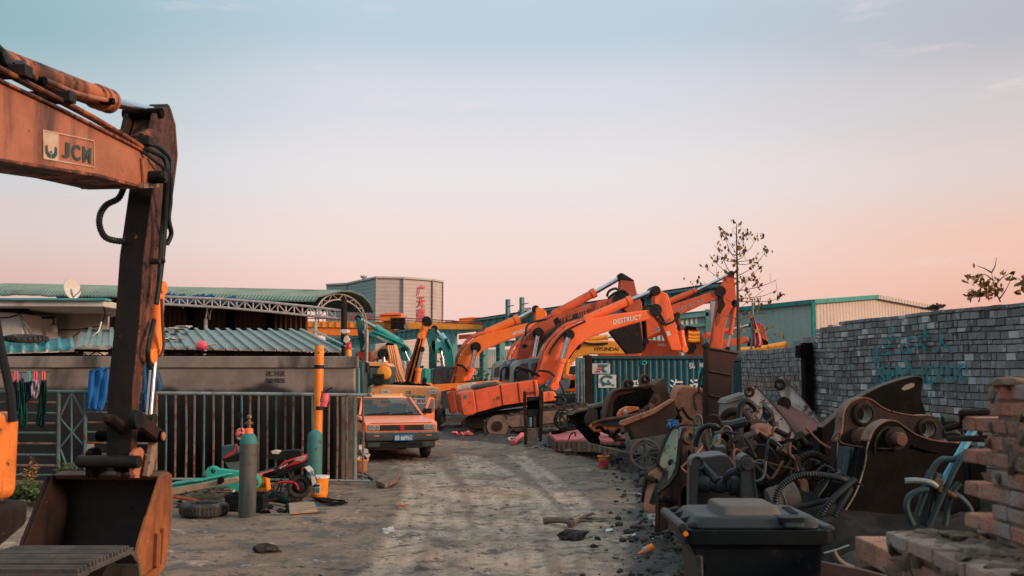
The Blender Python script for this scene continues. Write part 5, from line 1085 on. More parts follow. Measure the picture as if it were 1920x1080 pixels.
 T.prism('grease_patch', [(1346, 548), (1352, 541), (1358, 548), (1356, 560), (1360, 572), (1352, 586), (1342, 604), (1340, 596), (1346, 575)], .54, .012, M['soot'], bevel=0, parent=arm); T.prism('worn_patch', [(1345, 585), (1351, 590), (1350, 604), (1343, 612), (1341, 600)], .535, .006, M['rust_orange'], bevel=0, parent=arm)
 T.pins('arm_pin', [(1372, 513, .16), (1351, 546, .3)], .4, .8, .2, M['soot'], arm); T.cylinder([(1240, 571), (1306, 545), (1370, 513.5)], .75, .16, M['orange_worn2'], M['chrome'], 'arm_cylinder'); T.cylinder([(1378, 570), (1369, 628), (1364, 654)], .75, .13, M['orange_worn2'], M['chrome'], 'bucket_cylinder'); T.pins('cylinder_eye', [(1378, 569, .2)], .55, .5, .2, M['soot'], arm)
 T.tube('hose', [(1306, 549, .5), (1325, 543, .5), (1345, 540, .45), (1354, 548, .45)], .04, M['hose'], parent=boom); T.prism('house', [(1090, 690), (1190, 690), (1190, 752), (1090, 752)], .2, 2.4, M['orange_worn'], bevel=.06); T.prism('track', [(1080, 770), (1080, 752), (1250, 752), (1250, 770)], 0, 3, M['mudtrack'], bevel=.1)
 # --- amber one just behind the container
 P = Plane(1110, 52); T = Thing('excavator', P, P.pt(1080, 712) - Vector((0, 0, 1.7)), 'amber yellow excavator boom rising just behind the container end', 'excavator', G)
 boom = T.prism('boom', [(1050, 712), (1056, 680), (1063, 660), (1074, 648), (1093, 639), (1140, 638), (1200, 645), (1200, 664), (1108, 664), (1086, 669), (1070, 684), (1064, 712)], 0, .5, M['yellow'], bevel=.05); T.text('lettering', 'HYUNDAI', [(1115, 658), (1160, 658), (1160, 651), (1115, 651)], -.01, M['blacktext'], boom, .02)
 T.pins('boom_pin', [(1082, 648, .22)], -.15, .8, .2, M['soot'], boom); T.cylinder([(1060, 705), (1064, 674), (1082, 648)], -.2, .13, M['orange_bright'], M['chrome'], 'boom_cylinder', rr=.6); T.cylinder([(1097, 636), (1140, 632), (1190, 628)], .25, .13, M['yellow'], M['chrome'], 'arm_cylinder')
 lines(T, [(1090, 641), (1110, 645), (1140, 644)], -.1, boom, 2, .05, M['rust_dark']); T.prism('house', [(1053, 703), (1090, 703), (1090, 735), (1053, 735)], .6, 2.4, M['orange'], bevel=.05); T.prism('grille', [(1055, 712), (1078, 712), (1078, 727), (1055, 727)], .55, .06, M['rust_black'], bevel=.01); T.prism('window_band', [(1052, 688), (1080, 686), (1080, 702), (1052, 702)], .7, 1.6, M['darkcab'], bevel=.03)
 T.pins('idler', [(1048, 716, .6)], -.05, .06, .5, M['pipe']); T.prism('track', [(1050, 768), (1050, 744), (1200, 742), (1200, 766)], 0, 3, M['mudtrack'], bevel=.1)
 # --- two low orange booms over the container roof
 P = Plane(1200, 55); T = Thing('excavator', P, P.pt(1190, 712) - Vector((0, 0, 1.7)), 'low orange boom with a round pin showing over the container roof', 'excavator', G)
 boom = T.prism('boom', [(1110, 690), (1124, 660), (1138, 648), (1152, 641), (1210, 637), (1275, 640), (1275, 680), (1140, 680)], 0, .5, M['orange_worn2'], bevel=.05); T.pins('boom_pin', [(1152, 650, .26)], -.1, .7, .2, M['soot'], boom); T.text('lettering', 'HITACHI', [(1234, 649), (1266, 650), (1266, 645), (1234, 644)], -.01, M['whitetext'], boom, .02); T.cylinder([(1208, 634), (1244, 621), (1275, 612)], .25, .15, M['orange'], M['chrome'], 'arm_cylinder'); T.prism('house', [(1110, 690), (1240, 690), (1240, 760), (1110, 760)], .1, 2.2, M['orange_worn'], bevel=.05)
 P = Plane(1380, 57); T = Thing('excavator', P, P.pt(1400, 712) - Vector((0, 0, 1.7)), 'orange excavator with its boom lying low behind the faded flag', 'excavator', G)
 boom = T.prism('boom', [(1318, 646), (1330, 640), (1402, 631), (1406, 642), (1350, 654), (1330, 690), (1312, 690)], 0, .5, M['orange_worn2'], bevel=.04); T.text('lettering', 'HITACHI', [(1343, 652), (1373, 648), (1373, 642), (1343, 645)], -.01, M['greytext'], boom, .02)
 T.prism('arm', [(1418, 612), (1421, 604), (1433, 611), (1442, 648), (1438, 690), (1418, 690), (1415, 640)], .05, .45, M['orange_soot2'], bevel=.04); T.cylinder([(1322, 630), (1376, 617), (1408, 609)], .25, .15, M['orange_worn2'], M['chrome'], 'arm_cylinder'); T.prism('linkage', [(1406, 645), (1412, 635), (1424, 632), (1440, 640), (1442, 654), (1410, 656)], -.2, .7, M['rust_black']); T.prism('house', [(1290, 690), (1400, 690), (1400, 760), (1290, 760)], .1, 2.2, M['orange_worn'], bevel=.05)
 P = Plane(1300, 54); T = Thing('excavator_bucket', P, P.pt(1300, 664), 'amber and black bucket linkage between two orange arms', 'bucket'); T.prism('bracket', [(1284, 614), (1290, 611), (1306, 615), (1312, 622), (1320, 640), (1322, 668), (1288, 668), (1285, 640)], 0, .6, M['orange_soot2'], bevel=.04)
 for k, py in enumerate((624, 631, 637)): T.tube('hose_bundle', [(1290, py), (1298, py + 2), (1312, py + 1)], .12, M['amber'], off=-.1)
 T.prism('shadow_plate', [(1290, 648), (1300, 642), (1306, 650), (1300, 662), (1290, 664)], -.05, .1, M['soot']); T.prism('top_plate', [(1282, 620), (1288, 611), (1306, 613), (1306, 618), (1290, 618), (1286, 630)], -.1, .8, M['rust_black'])
 # --- yellow pole heap right of the flag, yellow bar
 mb = MB(); P = Plane(1430, 42)
 for a, b, r_ in (((1388, 656), (1472, 648), .1), ((1400, 660), (1466, 652), .08), ((1440, 651), (1474, 645), .12)): mb.cyl(P.pt(*a), P.pt(*b), r_)
 tag(mb.build('pipe_stack', M['yellow']), 'yellow pipes lying over the end of the brick wall by the flag', 'pipes')
 # --- teal excavators on the left
 P = Plane(720, 44, 0); T = Thing('excavator', P, P.pt(740, 712) - Vector((0, 0, 1.7)), 'dark green excavator with cream capitals on its boom, bucket tucked under', 'excavator', G)
 boom = T.prism('boom', [(681, 615), (711, 628), (741, 643), (759, 650), (770, 658), (768, 690), (762, 720), (748, 720), (756, 680), (752, 667), (730, 646), (704, 633), (685, 627)], .3, .5, M['teal'], bevel=.05); T.text('lettering', 'KOBELCO', [(706, 633), (727, 644), (729, 640), (708, 629)], .29, M['cream'], boom, .03)
 T.prism('arm', [(667, 598), (669, 595), (673, 596), (681, 607), (687, 617), (691, 640), (692, 662), (676, 662), (673, 640), (668.5, 611)], .35, .42, M['teal_dark'], bevel=.03); T.cylinder([(750, 641), (704, 614), (672, 597)], .55, .15, M['teal_light'], M['chrome'], 'arm_cylinder'); T.cylinder([(765, 700), (768, 680), (757, 655)], .1, .13, M['teal_light'], M['chrome'], 'boom_cylinder')
 T.prism('bucket', [(666, 660), (696, 659), (697, 672), (694, 680), (676, 676), (668, 669)], .1, 1.0, M['darkred'], bevel=.04); lines(T, [(700, 622), (730, 634), (758, 647), (768, 656)], .3, boom, 2, .05, M['teal']); T.cylinder([(684, 622), (687, 640), (680, 660)], .3, .1, M['chrome'], M['chrome'], 'bucket_cylinder'); T.prism('house', [(735, 690), (800, 690), (800, 755), (735, 755)], -.4, 2.2, M['teal'], bevel=.06); T.prism('cab', [(748, 690), (750, 678), (759, 676), (761, 720), (748, 720)], -.6, .9, M['plaster'], bevel=.05)
 P = Plane(830, 47, 0); T = Thing('excavator', P, P.pt(842, 712) - Vector((0, 0, 1.7)), 'light turquoise excavator with a raised rod, standing left of the dark cab', 'excavator', G)
 boom = T.prism('boom', [(808, 640), (812, 636), (823, 640), (835, 637), (844, 648), (850, 662), (852, 720), (833, 720), (832, 665), (815, 661), (808, 655)], .2, .5, M['teal_light'], bevel=.05); lines(T, [(838, 638), (846, 652), (850, 672), (851, 690)], .1, boom, 3, .06, M['teal']); T.cylinder([(836, 640), (825, 628), (815, 616)], .4, .16, M['skyblue'], M['chrome'], 'arm_cylinder'); T.cylinder([(831, 690), (829, 670), (826, 655)], 0, .1, M['chrome'], M['chrome'], 'boom_cylinder')
 T.prism('arm', [(808, 690), (807, 616), (815, 615), (817, 690)], .2, .45, M['teal_dark'], bevel=.02); T.prism('linkage', [(833, 638), (838, 634), (846, 645), (846, 655), (840, 652)], .1, .6, M['soot'], parent=boom); T.prism('house', [(800, 720), (870, 720), (870, 757), (800, 757)], .0, 2.2, M['teal'], bevel=.05)
 # --- sooty orange boom leaning between them, rusty red stuff
 P = Plane(780, 41, 0); T = Thing('excavator', P, P.pt(775, 712) - Vector((0, 0, 1.7)), 'slim orange and black boom leaning right, covered in rusty hydraulic lines', 'excavator', G)
 boom = T.prism('boom', [(796, 601), (802, 600), (801, 617), (794, 640), (784, 690), (780, 722), (757, 722), (761, 694), (774, 661), (782, 632)], 0, .5, M['orange_soot2'], bevel=.03)
 for k in range(4): T.tube('hydraulic_line', [(796 + k * 1.5 - 2, 606, -.1), (788 + k * 2, 634, -.12), (772 + k * 3.5, 690, -.12), (764 + k * 4.5, 716, -.12)], .05, M['orange_bright'] if k % 2 else M['rust_black'], parent=boom, raw=True)
 T.cylinder([(782, 720), (785, 690), (791, 655)], -.2, .12, M['orange_bright'], M['chrome'], 'boom_cylinder'); T.cylinder([(789, 630), (797, 612), (801, 602)], -.15, .12, M['orange_bright'], M['soot'], 'arm_cylinder'); T.pins('head_pin', [(799.5, 602, .2)], -.1, .7, .2, M['soot'], boom); T.prism('house', [(745, 722), (810, 718), (810, 757), (745, 757)], -.3, 2.2, M['orange_bright'], bevel=.06)
 # --- peach excavator seen from behind
 P = Plane(755, 33, 0); T = Thing('excavator', P, P.pt(755, 712) - Vector((0, 0, 1.7)), 'faded peach excavator seen from behind, a warning banner across its counterweight', 'excavator', G)
 cw = T.prism('counterweight', [(690, 734), (691, 724), (700, 720.5), (806, 724), (820, 730), (823, 738), (822, 762), (818, 770), (800, 773), (692, 764)], 0, 1.2, M['peach'], bevel=.16)
 T.prism('lower_panel', [(806, 748), (823, 748), (821, 766), (806, 772), (700, 768), (700, 758), (806, 758)], -.03, .1, M['conc_far'], bevel=.03, parent=cw)
 T.text('number', '18', [(762, 739), (770.5, 739), (770.5, 732.5), (762, 732.5)], -.012, M['tealtext'], cw, .02); T.text('lettering', 'MAT·EN', [(755, 747.5), (797, 748), (797, 741.5), (755, 741)], -.012, M['tealtext'], cw, .06)
 for x0 in (715, 804): T.prism('sticker', [(x0, 731.5), (x0 + 14, 731.5), (x0 + 12.5, 738.5), (x0, 738)], -.015, .008, M['sticker'], bevel=0, parent=cw); T.text('sticker_text', 'CE-M', [(x0 + 2, 737), (x0 + 11, 737), (x0 + 11, 733), (x0 + 2, 733)], -.018, M['blacktext'], cw)
 T.prism('banner', [(742, 746.5), (809, 746.8), (808, 757.5), (742, 758)], -.03, .015, M['sticker'], bevel=0, parent=cw); T.text('banner_text', '转半径 严禁站人', [(744, 756.5), (807, 756), (807, 748), (744, 748)], -.034, M['redtext'], cw, .02)
 T.prism('orange_post', [(690, 727), (694, 724), (697, 734), (692, 737)], -.02, .02, M['steel_teal'], bevel=0, parent=cw)
 cb = T.prism('cab', [(682, 738), (681, 690), (684, 684), (730, 684), (733, 690), (733, 722), (692, 722), (688, 738)], .2, 1.3, M['cabteal'], bevel=.05); T.prism('roof', [(680, 686), (687, 678), (727, 680.5), (733, 687.5)], .1, 1.5, M['peach'], bevel=.05, parent=cb)
 T.prism('window', [(694, 710), (694, 690), (728, 690), (728, 710)], .17, .05, M['glass_pale'], bevel=.01, parent=cb); T.prism('window', [(683, 732), (682.5, 692), (689, 692), (690, 728)], .18, .05, M['glass'], bevel=.01, parent=cb)
 mb = MB(); mb.lathe([(.01, -.2), (.2, -.15), (.25, 0), (.2, .15), (.01, .2)], P.pt(720, 699, .14), P.n, 14); mb.build('yellow_bag', M['yellow'], cb); mb = MB(); q = P.pt(710, 711, -.05); mb.box(q, (.36, .3, .34)); mb.ring(q - P.n * .16, P.n, .12, .015, 14, 5); mb.build('fan_box', M['soot'], cb)
 T.prism('engine_clutter', [(732, 722), (740, 716), (752, 719), (762, 714), (775, 719), (800, 720), (806, 725), (732, 724)], .2, .7, M['rust_black'], bevel=.03); T.tube('exhaust', [(795, 722, .4), (796, 712, .4), (798, 709, .4)], .07, M['rust_dark'], raw=True)
 boom = T.prism('boom', [(697, 664), (699, 658), (722, 645), (741, 645), (748, 672), (758, 718), (735, 718), (731, 690), (722, 668), (700, 677)], 2.0, .6, M['peach'], bevel=.06)
 for k in range(4): T.tube('hydraulic_line', [(727 + k * 4, 648, 1.9), (731 + k * 4, 668, 1.9), (736 + k * 4, 695, 1.9), (742 + k * 5, 716, 1.9)], .05, M['peach'], parent=boom)
 T.pins('boom_pin', [(718, 664, .2)], 1.9, .8, .2, M['soot'], boom); T.cylinder([(722, 690), (720, 678), (718, 664)], 1.8, .13, M['peach'], M['chrome'], 'boom_cylinder'); T.prism('bracket', [(722, 647), (726, 642), (737, 644), (740, 650), (726, 650)], 1.9, .5, M['rust_black'], parent=boom)
 T.prism('track', [(690, 800), (690, 768), (740, 768), (740, 800)], .2, 2.6, M['mudtrack'], bevel=.1); T.prism('track', [(786, 800), (786, 768), (826, 768), (826, 800)], .2, 2.6, M['mudtrack'], bevel=.1)
 # --- amber panel behind the car
 P = Plane(700, 26.5, 0); T = Thing('tipper_body', P, P.pt(700, 712) - Vector((0, 0, 1.68)), 'plain amber sheet-metal truck body standing right behind the car', 'truck body')
 T.prism('panel', [(640, 742), (700, 740), (752, 738), (753, 800), (640, 806)], 0, .6, M['amber'], bevel=.03); T.prism('rear_lip', [(664, 742), (668, 741.5), (668, 800), (664, 800)], -.04, .04, M['yellow']); T.prism('leg', [(645, 800), (655, 800), (655, 835), (645, 835)], .1, .3, M['soot']); T.prism('leg', [(738, 798), (748, 798), (748, 835), (738, 835)], .1, .3, M['soot'])
 P = Plane(683, 29); T = Thing('dark_machine', P, P.pt(675, 712) - Vector((0, 0, 1.68)), 'dark teal machine frame between the wall end and the peach cab', 'machine'); T.prism('frame', [(666, 700), (672, 680), (681, 680), (682, 742), (668, 742)], 0, .8, M['cabteal'], bevel=.03); T.prism('pillar', [(670, 690), (674, 690), (674, 800), (670, 800)], -.1, .2, M['steel_teal']); T.prism('bracket', [(664, 676), (690, 680), (690, 700), (682, 690), (668, 690)], .4, .3, M['soot'])
M['orange_soot2'] = mat('orange_paint_burnt', (.46, .085, .035), (.30, .06, .03), (.045, .03, .025), .26, SOOT, .3, .6, sc=1.2)
M['orange_worn2'] = mat('red_orange_paint_worn', (.66, .10, .035), (.54, .085, .03), RUST, .12, SOOT, .12, .5, sc=1.4)
M['orange_bright2'] = mat('vivid_orange_paint', (.82, .175, .03), (.74, .15, .028), RUST, .04, SOOT, .06, .5, sc=1.4)
M['greytext2'] = mat('grey_painted_capitals', (.34, .27, .25), None, None, 0, None, 0, .7, sc=8, bump=0)
M['teal_dark'] = mat('deep_teal_paint', (.015, .12, .11), (.02, .07, .07), SOOT, .25, SOOT, .2, .55, sc=2)
M['cabteal'] = mat('dark_teal_cab', (.025, .065, .07), (.02, .045, .05), RUST, .05, SOOT, .1, .5, sc=3)
yard_excavators()
# ------------------------------------------------------------------ container
def container():
 P = Plane(1080, 48, 0); a = P.pt(1110, 712); zt = P.pt(1095, 667).z; zb = zt - 2.9; yaw = R(-2.5)
 r = empty('shipping_container', Vector((a.x, a.y, max(zb, 0))), 'long dark green shipping container with white characters and stickers on its side', 'container')
 d = Vector((cos(yaw), sin(yaw), 0)); n = Vector((-d.y, d.x, 0)); L_ = 12.2; W = 2.44; up = Vector((0, 0, 1)); o = Vector((P.pt(1096, 712).x, a.y, 0))
 mb = MB(); corr(mb, o + up * (zb + .2), o + d * L_ + up * (zb + .2), o + d * L_ + up * (zt - .15), o + up * (zt - .15), 42, .036, prof=((0, 0), (.3, 0), (.5, 1), (.8, 1))); mb.build('side_wall', M['container'], r, angle=20)
 mb = MB(); mb._add([o + up * zt, o + d * L_ + up * zt, o + d * L_ + n * W + up * zt, o + n * W + up * zt, o + n * W + up * zb, o + d * L_ + n * W + up * zb, o + d * L_ + up * zb], [(0, 1, 2, 3), (3, 2, 5, 4), (1, 6, 5, 2)]); mb.build('roof', M['rust_dark'], r, smooth=False)
 mb = MB()
 for z in (zt - .075, zb + .1): mb.beam(o + up * z - n * .06, o + d * L_ + up * z - n * .06, .12, .15 if z > 1 else .2)
 for k in (0, 1): mb.beam(o + d * L_ * k + up * zb - n * .07, o + d * L_ * k + up * zt - n * .07, .16, .16)
 mb.build('frame_rail', M['container_dark'], r, bevel=.01)
 # rusty corner post and the open end door swung round beside it
 mb = MB(); mb.beam(o + d * .18 + up * zb - n * .09, o + d * .18 + up * (zt + .02) - n * .09, .34, .14, up=n); mb.build('corner_post', M['rust_dark'], r, bevel=.01)
 mb = MB(); q = o - d * .22 - n * .12; corr(mb, q - d * .22 + up * zb, q + d * .22 + up * zb, q + d * .22 + up * (zt - .1), q - d * .22 + up * (zt - .1), 3, .04); mb.build('door', M['pipe_pale'], r, angle=20, solid=.02)
 mb = MB()
 for e in (-.1, .08):
  mb.cyl(q + d * e - n * .07 + up * zb, q + d * e - n * .07 + up * (zt - .1), .022)
  for z in (.3, .9, 1.5, 2.2): mb.box(q + d * e - n * .06 + up * (zb + z), (.09, .05, .06))
 mb.build('lock_rod', M['pipe'], r)
 s = -.052                                                       # lettering sits on the outer ridges
 pt = lambda px, py: (lambda rr: (lambda t_: Vector((0, 0, EYE)) + rr * t_)(((o + n * s - Vector((0, 0, EYE))).dot(n)) / rr.dot(n)))(ray(px, py))
 Q = lambda x0, y0, x1, y1: [pt(x0, y1), pt(x1, y1), pt(x1, y0), pt(x0, y0)]
 for nm, (x0, y0, x1, y1) in (('sticker', (1110.5, 681.5, 1144, 700.5)), ('sticker', (1122, 702.5, 1155.5, 727))):
  mb = MB(); mb.prism([p + n * .010 for p in Q(x0, y0, x1, y1)], n * .004); mb.build(nm, M['sticker'], r)
 mb = MB()
 for k in range(3): y = 686 + k * 4.6; x = 1121 - k * 2.6; mb.prism([pt(x, y + 3.4), pt(x + 8.5 + k * .6, y + 3.4), pt(x + 9.5, y), pt(x + 1.6, y)], n * .003)
 mb.build('red_stripe', M['redtext'], r)
 mb = MB(); mb.prism([pt(*p) for p in ((1121, 683), (1142, 683.5), (1136, 688), (1132, 692), (1140, 698.5), (1131, 699), (1127, 694), (1130, 688), (1121, 687))], n * .003)
 arc = [pt(1139 + 11 * cos(t_), 712.5 + 7.5 * sin(t_)) for t_ in [-.6 - k * .3 for k in range(17)]]; mb.tube([p + n * .01 for p in arc], .055, 6); mb.prism([pt(*p) for p in ((1139, 713), (1143, 713), (1143, 722), (1139, 722))], n * .003)
 for x in (1128, 1146): mb.prism([pt(x, 724), pt(x + 6, 724), pt(x + 5, 720.5), pt(x + 1, 720.5)], n * .003)
 mb.build('emblem', M['tealtext'], r)
 mb = MB(); text_quad(mb, '弘', *Q(1292, 680, 1303, 691), bold=.01); text_quad(mb, '信', *Q(1311, 680, 1322, 691), bold=.01)
 for ch, x0, x1 in (('瑞', 1187, 1206), ('源', 1222, 1240), ('海', 1256, 1281), ('运', 1293, 1318)): text_quad(mb, ch, *Q(x0, 711, x1, 741), bold=.015)
 mb.build('lettering', M['whitetext'], r, smooth=False)
 mb = MB(); mb.ring(pt(1208, 680.5), n, .09, .03, 14, 5); mb.ring(pt(1207, 679), n, .16, .012, 14, 5); mb.build('faint_mark', M['teal_light'], r)
 mb = MB()
 for k in (0, 1): mb.box(o + d * L_ * k * .9 + n * 1.2 + d * .5 + up * (zb / 2 - .05), (.5, 2.4, max(zb, .1)))
 if zb > .05: mb.build('sleeper', M['rust_black'], r)
M['container_dark'] = mat('container_edge', (.02, .085, .09), (.05, .05, .045), RUST, .25, None, 0, .6, sc=3); M['pipe_pale'] = mat('peeling_pale_door', (.20, .30, .30), (.09, .18, .19), RUST, .16, SOOT, .2, .6, sc=3)
container()
# ------------------------------------------------------------------ brick walls
def brick_mesh(A, B, topf, course, bl, depth, colf, bulge=.03, z0=-.1, gap=.012, jit=.006, rnd=None, bevel=.006, headers=0.0):
 rnd = rnd or random.Random(1); A, B = Vector(A), Vector(B); d = (B - A); L_ = d.length; d.normalize(); n = Vector((-d.y, d.x, 0))
 if n.y < 0: n = -n
 mb = MB(); z = z0; row = 0; c0 = course; up = Vector((0, 0, 1))
 while z < 6:
  course = c0 * (rnd.choice((1, 1, .95, .62)) if z > 1.15 else rnd.choice((.66, .7, .62)))
  s = -bl * (.5 if row % 2 else 0) - rnd.random() * .05; any_ = False
  while s < L_:
   w_ = bl * (rnd.uniform(.46, .54) if rnd.random() < headers else rnd.uniform(.94, 1.05)); a, b = max(s, 0), min(s + w_ - gap, L_); mid = (a + b) / 2; s += w_
   wob = .055 * noise.noise(Vector((mid * .55, z * .4, 3))) * min(1, z)
   if b - a < .04 or rnd.random() < .012: continue
   t = topf(mid)
   if z + course * .55 > t + rnd.uniform(-.02, .02): continue
   any_ = True; o = bulge * noise.noise(Vector((mid * .5, z * .6, 7))) * 2 + rnd.gauss(0, jit); zz = z + wob + rnd.gauss(0, .003)
   mb.col = (*colf(mid, z, rnd), 1); tl = rnd.gauss(0, .007); hh = course - gap + rnd.gauss(0, .002)
   P = [A + d * (x_) + n * (o + y_) + up * (zz + q) for q in (0, hh) for x_, y_ in ((a, 0), (b, tl), (b, depth), (a, depth))]
   mb.hexa(P)
  if not any_ and z > .5: break
  z += course; row += 1
 return mb, d, n, L_
def right_wall():
 A = at(1512, 712, 20.8); B = at(1990, 712, 13.6); A.z = B.z = 0; d = B - A; L_ = d.length
 prof = [(1500, 655), (1514, 645), (1523, 640), (1539, 627), (1545, 613), (1590, 601), (1642, 593), (1736, 580), (1816, 573), (1860, 569), (1880, 564), (1920, 560), (2000, 550)]
 def tz(s):
  p = A + d * (s / L_); px = 960 + FPX * p.x / p.y * cp; r0 = None
  for (x0, y0), (x1, y1) in zip(prof, prof[1:]):
   if x0 <= px <= x1: r0 = y0 + (y1 - y0) * (px - x0) / (x1 - x0)
  return EYE + (712 - (r0 or 560)) * p.y / FPX / 1.0
 rnd = random.Random(11)
 def col(s, z, r):
  k = noise.noise(Vector((s * .35, z * .8, 1))); low = z < 1.18 + .25 * k
  g = r.uniform(.05, .26)
  if low: c = (g * 1.35, g * 1.02, g * .84) if r.random() < .6 else (.17, .10, .065)
  else: c = (g * .93, g * .97, g * .99)
  if r.random() < .09: c = (.48, .48, .47)
  elif r.random() < .12: c = (.11, .075, .075)
  return c
 mb, dd, n, _ = brick_mesh(A, B, tz, .122, .225, .2, col, bulge=.045, rnd=rnd, gap=.02, headers=.3)
 r = empty('brick_wall', A, 'long weathered grey brick wall with teal graffiti, rising towards the camera', 'wall')
 mb.build('bricks', M['brick'], r, smooth=False)
 mo = MB(); K = 80; J = 24; rows = []
 for j in range(J + 1):
  row = []
  for k in range(K + 1):
   q_ = L_ * k / K; z = -.1 + max(.5, tz(q_) + .04) * j / J; row.append(A + d * (k / K) + n * (.022 + .09 * noise.noise(Vector((q_ * .5, z * .6, 7)))) + Vector((0, 0, z)))
  rows.append(row)
 mo.sheet(rows); mo.sheet([rows[-1], [p + n * .17 for p in rows[-1]]]); mo.build('mortar', M['mortar'], r)
 # sprayed writing
 def wp(px, py, e=-.085):
  rr = ray(px, py); c = Vector((0, 0, EYE)); t = (A + n * e - c).dot(n) / rr.dot(n); return c + rr * t
 mb = MB()
 text_quad(mb, 'Isenhuaxon', wp(1642, 722), wp(1818, 716), wp(1812, 664), wp(1640, 672), bold=.012)
 text_quad(mb, '王江不人', wp(1652, 668), wp(1786, 660), wp(1780, 622), wp(1654, 632), bold=.012)
 for x, y0, y1, w_ in ((1644, 650, 735, 3), (1668, 690, 745, 2), (1746, 700, 748, 2.5), (1700, 700, 735, 1.6), (1778, 700, 736, 2), (1670, 612, 640, 3), (1735, 608, 650, 2.4)): mb._add([wp(x - w_, y1), wp(x + w_ * .4, y1), wp(x + w_, y0), wp(x - w_, y0)], [(0, 1, 2, 3)])
 mb.build('graffiti', M['graffiti'], r, smooth=False)
 # sooty pilasters, frontal far section, rubble of paler bricks behind
 mb = MB()
 q = at(1514, 712, 20.4); top = EYE + (712 - 643) * 20.4 / FPX; mb.box((q.x, q.y, top / 2), (.17, .3, top)); q2 = at(1508, 712, 20.4); mb.box((q2.x, q2.y, top - .18), (.24, .34, .25)); mb.build('pilaster', M['rust_black'], r, bevel=.01)
 A2 = at(1383, 712, 24.5); B2 = at(1508, 712, 21.0); A2.z = B2.z = 0
 def col2(s, z, r):
  g = r.uniform(.08, .26); c = (g * .95, g * 1.0, g * 1.0)
  if abs(z - 1.55) < .12: c = (.20, .13, .08)
  if r.random() < .15: c = (.28, .26, .25)
  return c
 mb, d2, n2, l2 = brick_mesh(A2, B2, lambda s: 2.42 + .06 * noise.noise(Vector((s * 2, 0, 0))), .12, .078, .12, col2, bulge=.02, rnd=rnd, gap=.015)
 r2 = empty('far_brick_wall', A2, 'lower grey brick wall between the tall rusty panel and the black pilaster', 'wall'); mb.build('bricks', M['brick'], r2, smooth=False)
 mo = MB(); mo.hexa([A2 + n2 * .02, B2 + n2 * .02, B2 + n2 * .12, A2 + n2 * .12] + [p + Vector((0, 0, 2.36)) for p in (A2 + n2 * .02, B2 + n2 * .02, B2 + n2 * .12, A2 + n2 * .12)]); mo.build('mortar', M['mortar'], r2, smooth=False)
 mb = MB(); q = at(1380, 712, 22.5); t2 = EYE + (712 - 677) * 22.5 / FPX; mb.box((q.x, q.y, t2 / 2), (.19, .3, t2)); mb.box((q.x - .02, q.y, t2 + .04), (.27, .36, .1)); mb.build('pilaster', M['cabteal'], r2, bevel=.01)
 A3 = at(1470, 712, 25); B3 = at(1565, 712, 24); A3.z = B3.z = 0
 mb, d3, n3, l3 = brick_mesh(A3, B3, lambda s: EYE + (712 - (655 - 46 * min(1, s / l3r))) * 24.5 / FPX, .11, .2, .25, lambda s, z, r: tuple(r.uniform(.13, .22) * k for k in (1.0, 1.02, .98)), rnd=rnd) if (l3r := (B3 - A3).length) else None
 r3 = empty('brick_stack', A3, 'stepped heap of paler grey blocks behind the brick wall by the shed', 'brick stack'); mb.build('blocks', M['brick'], r3, smooth=False)
right_wall()
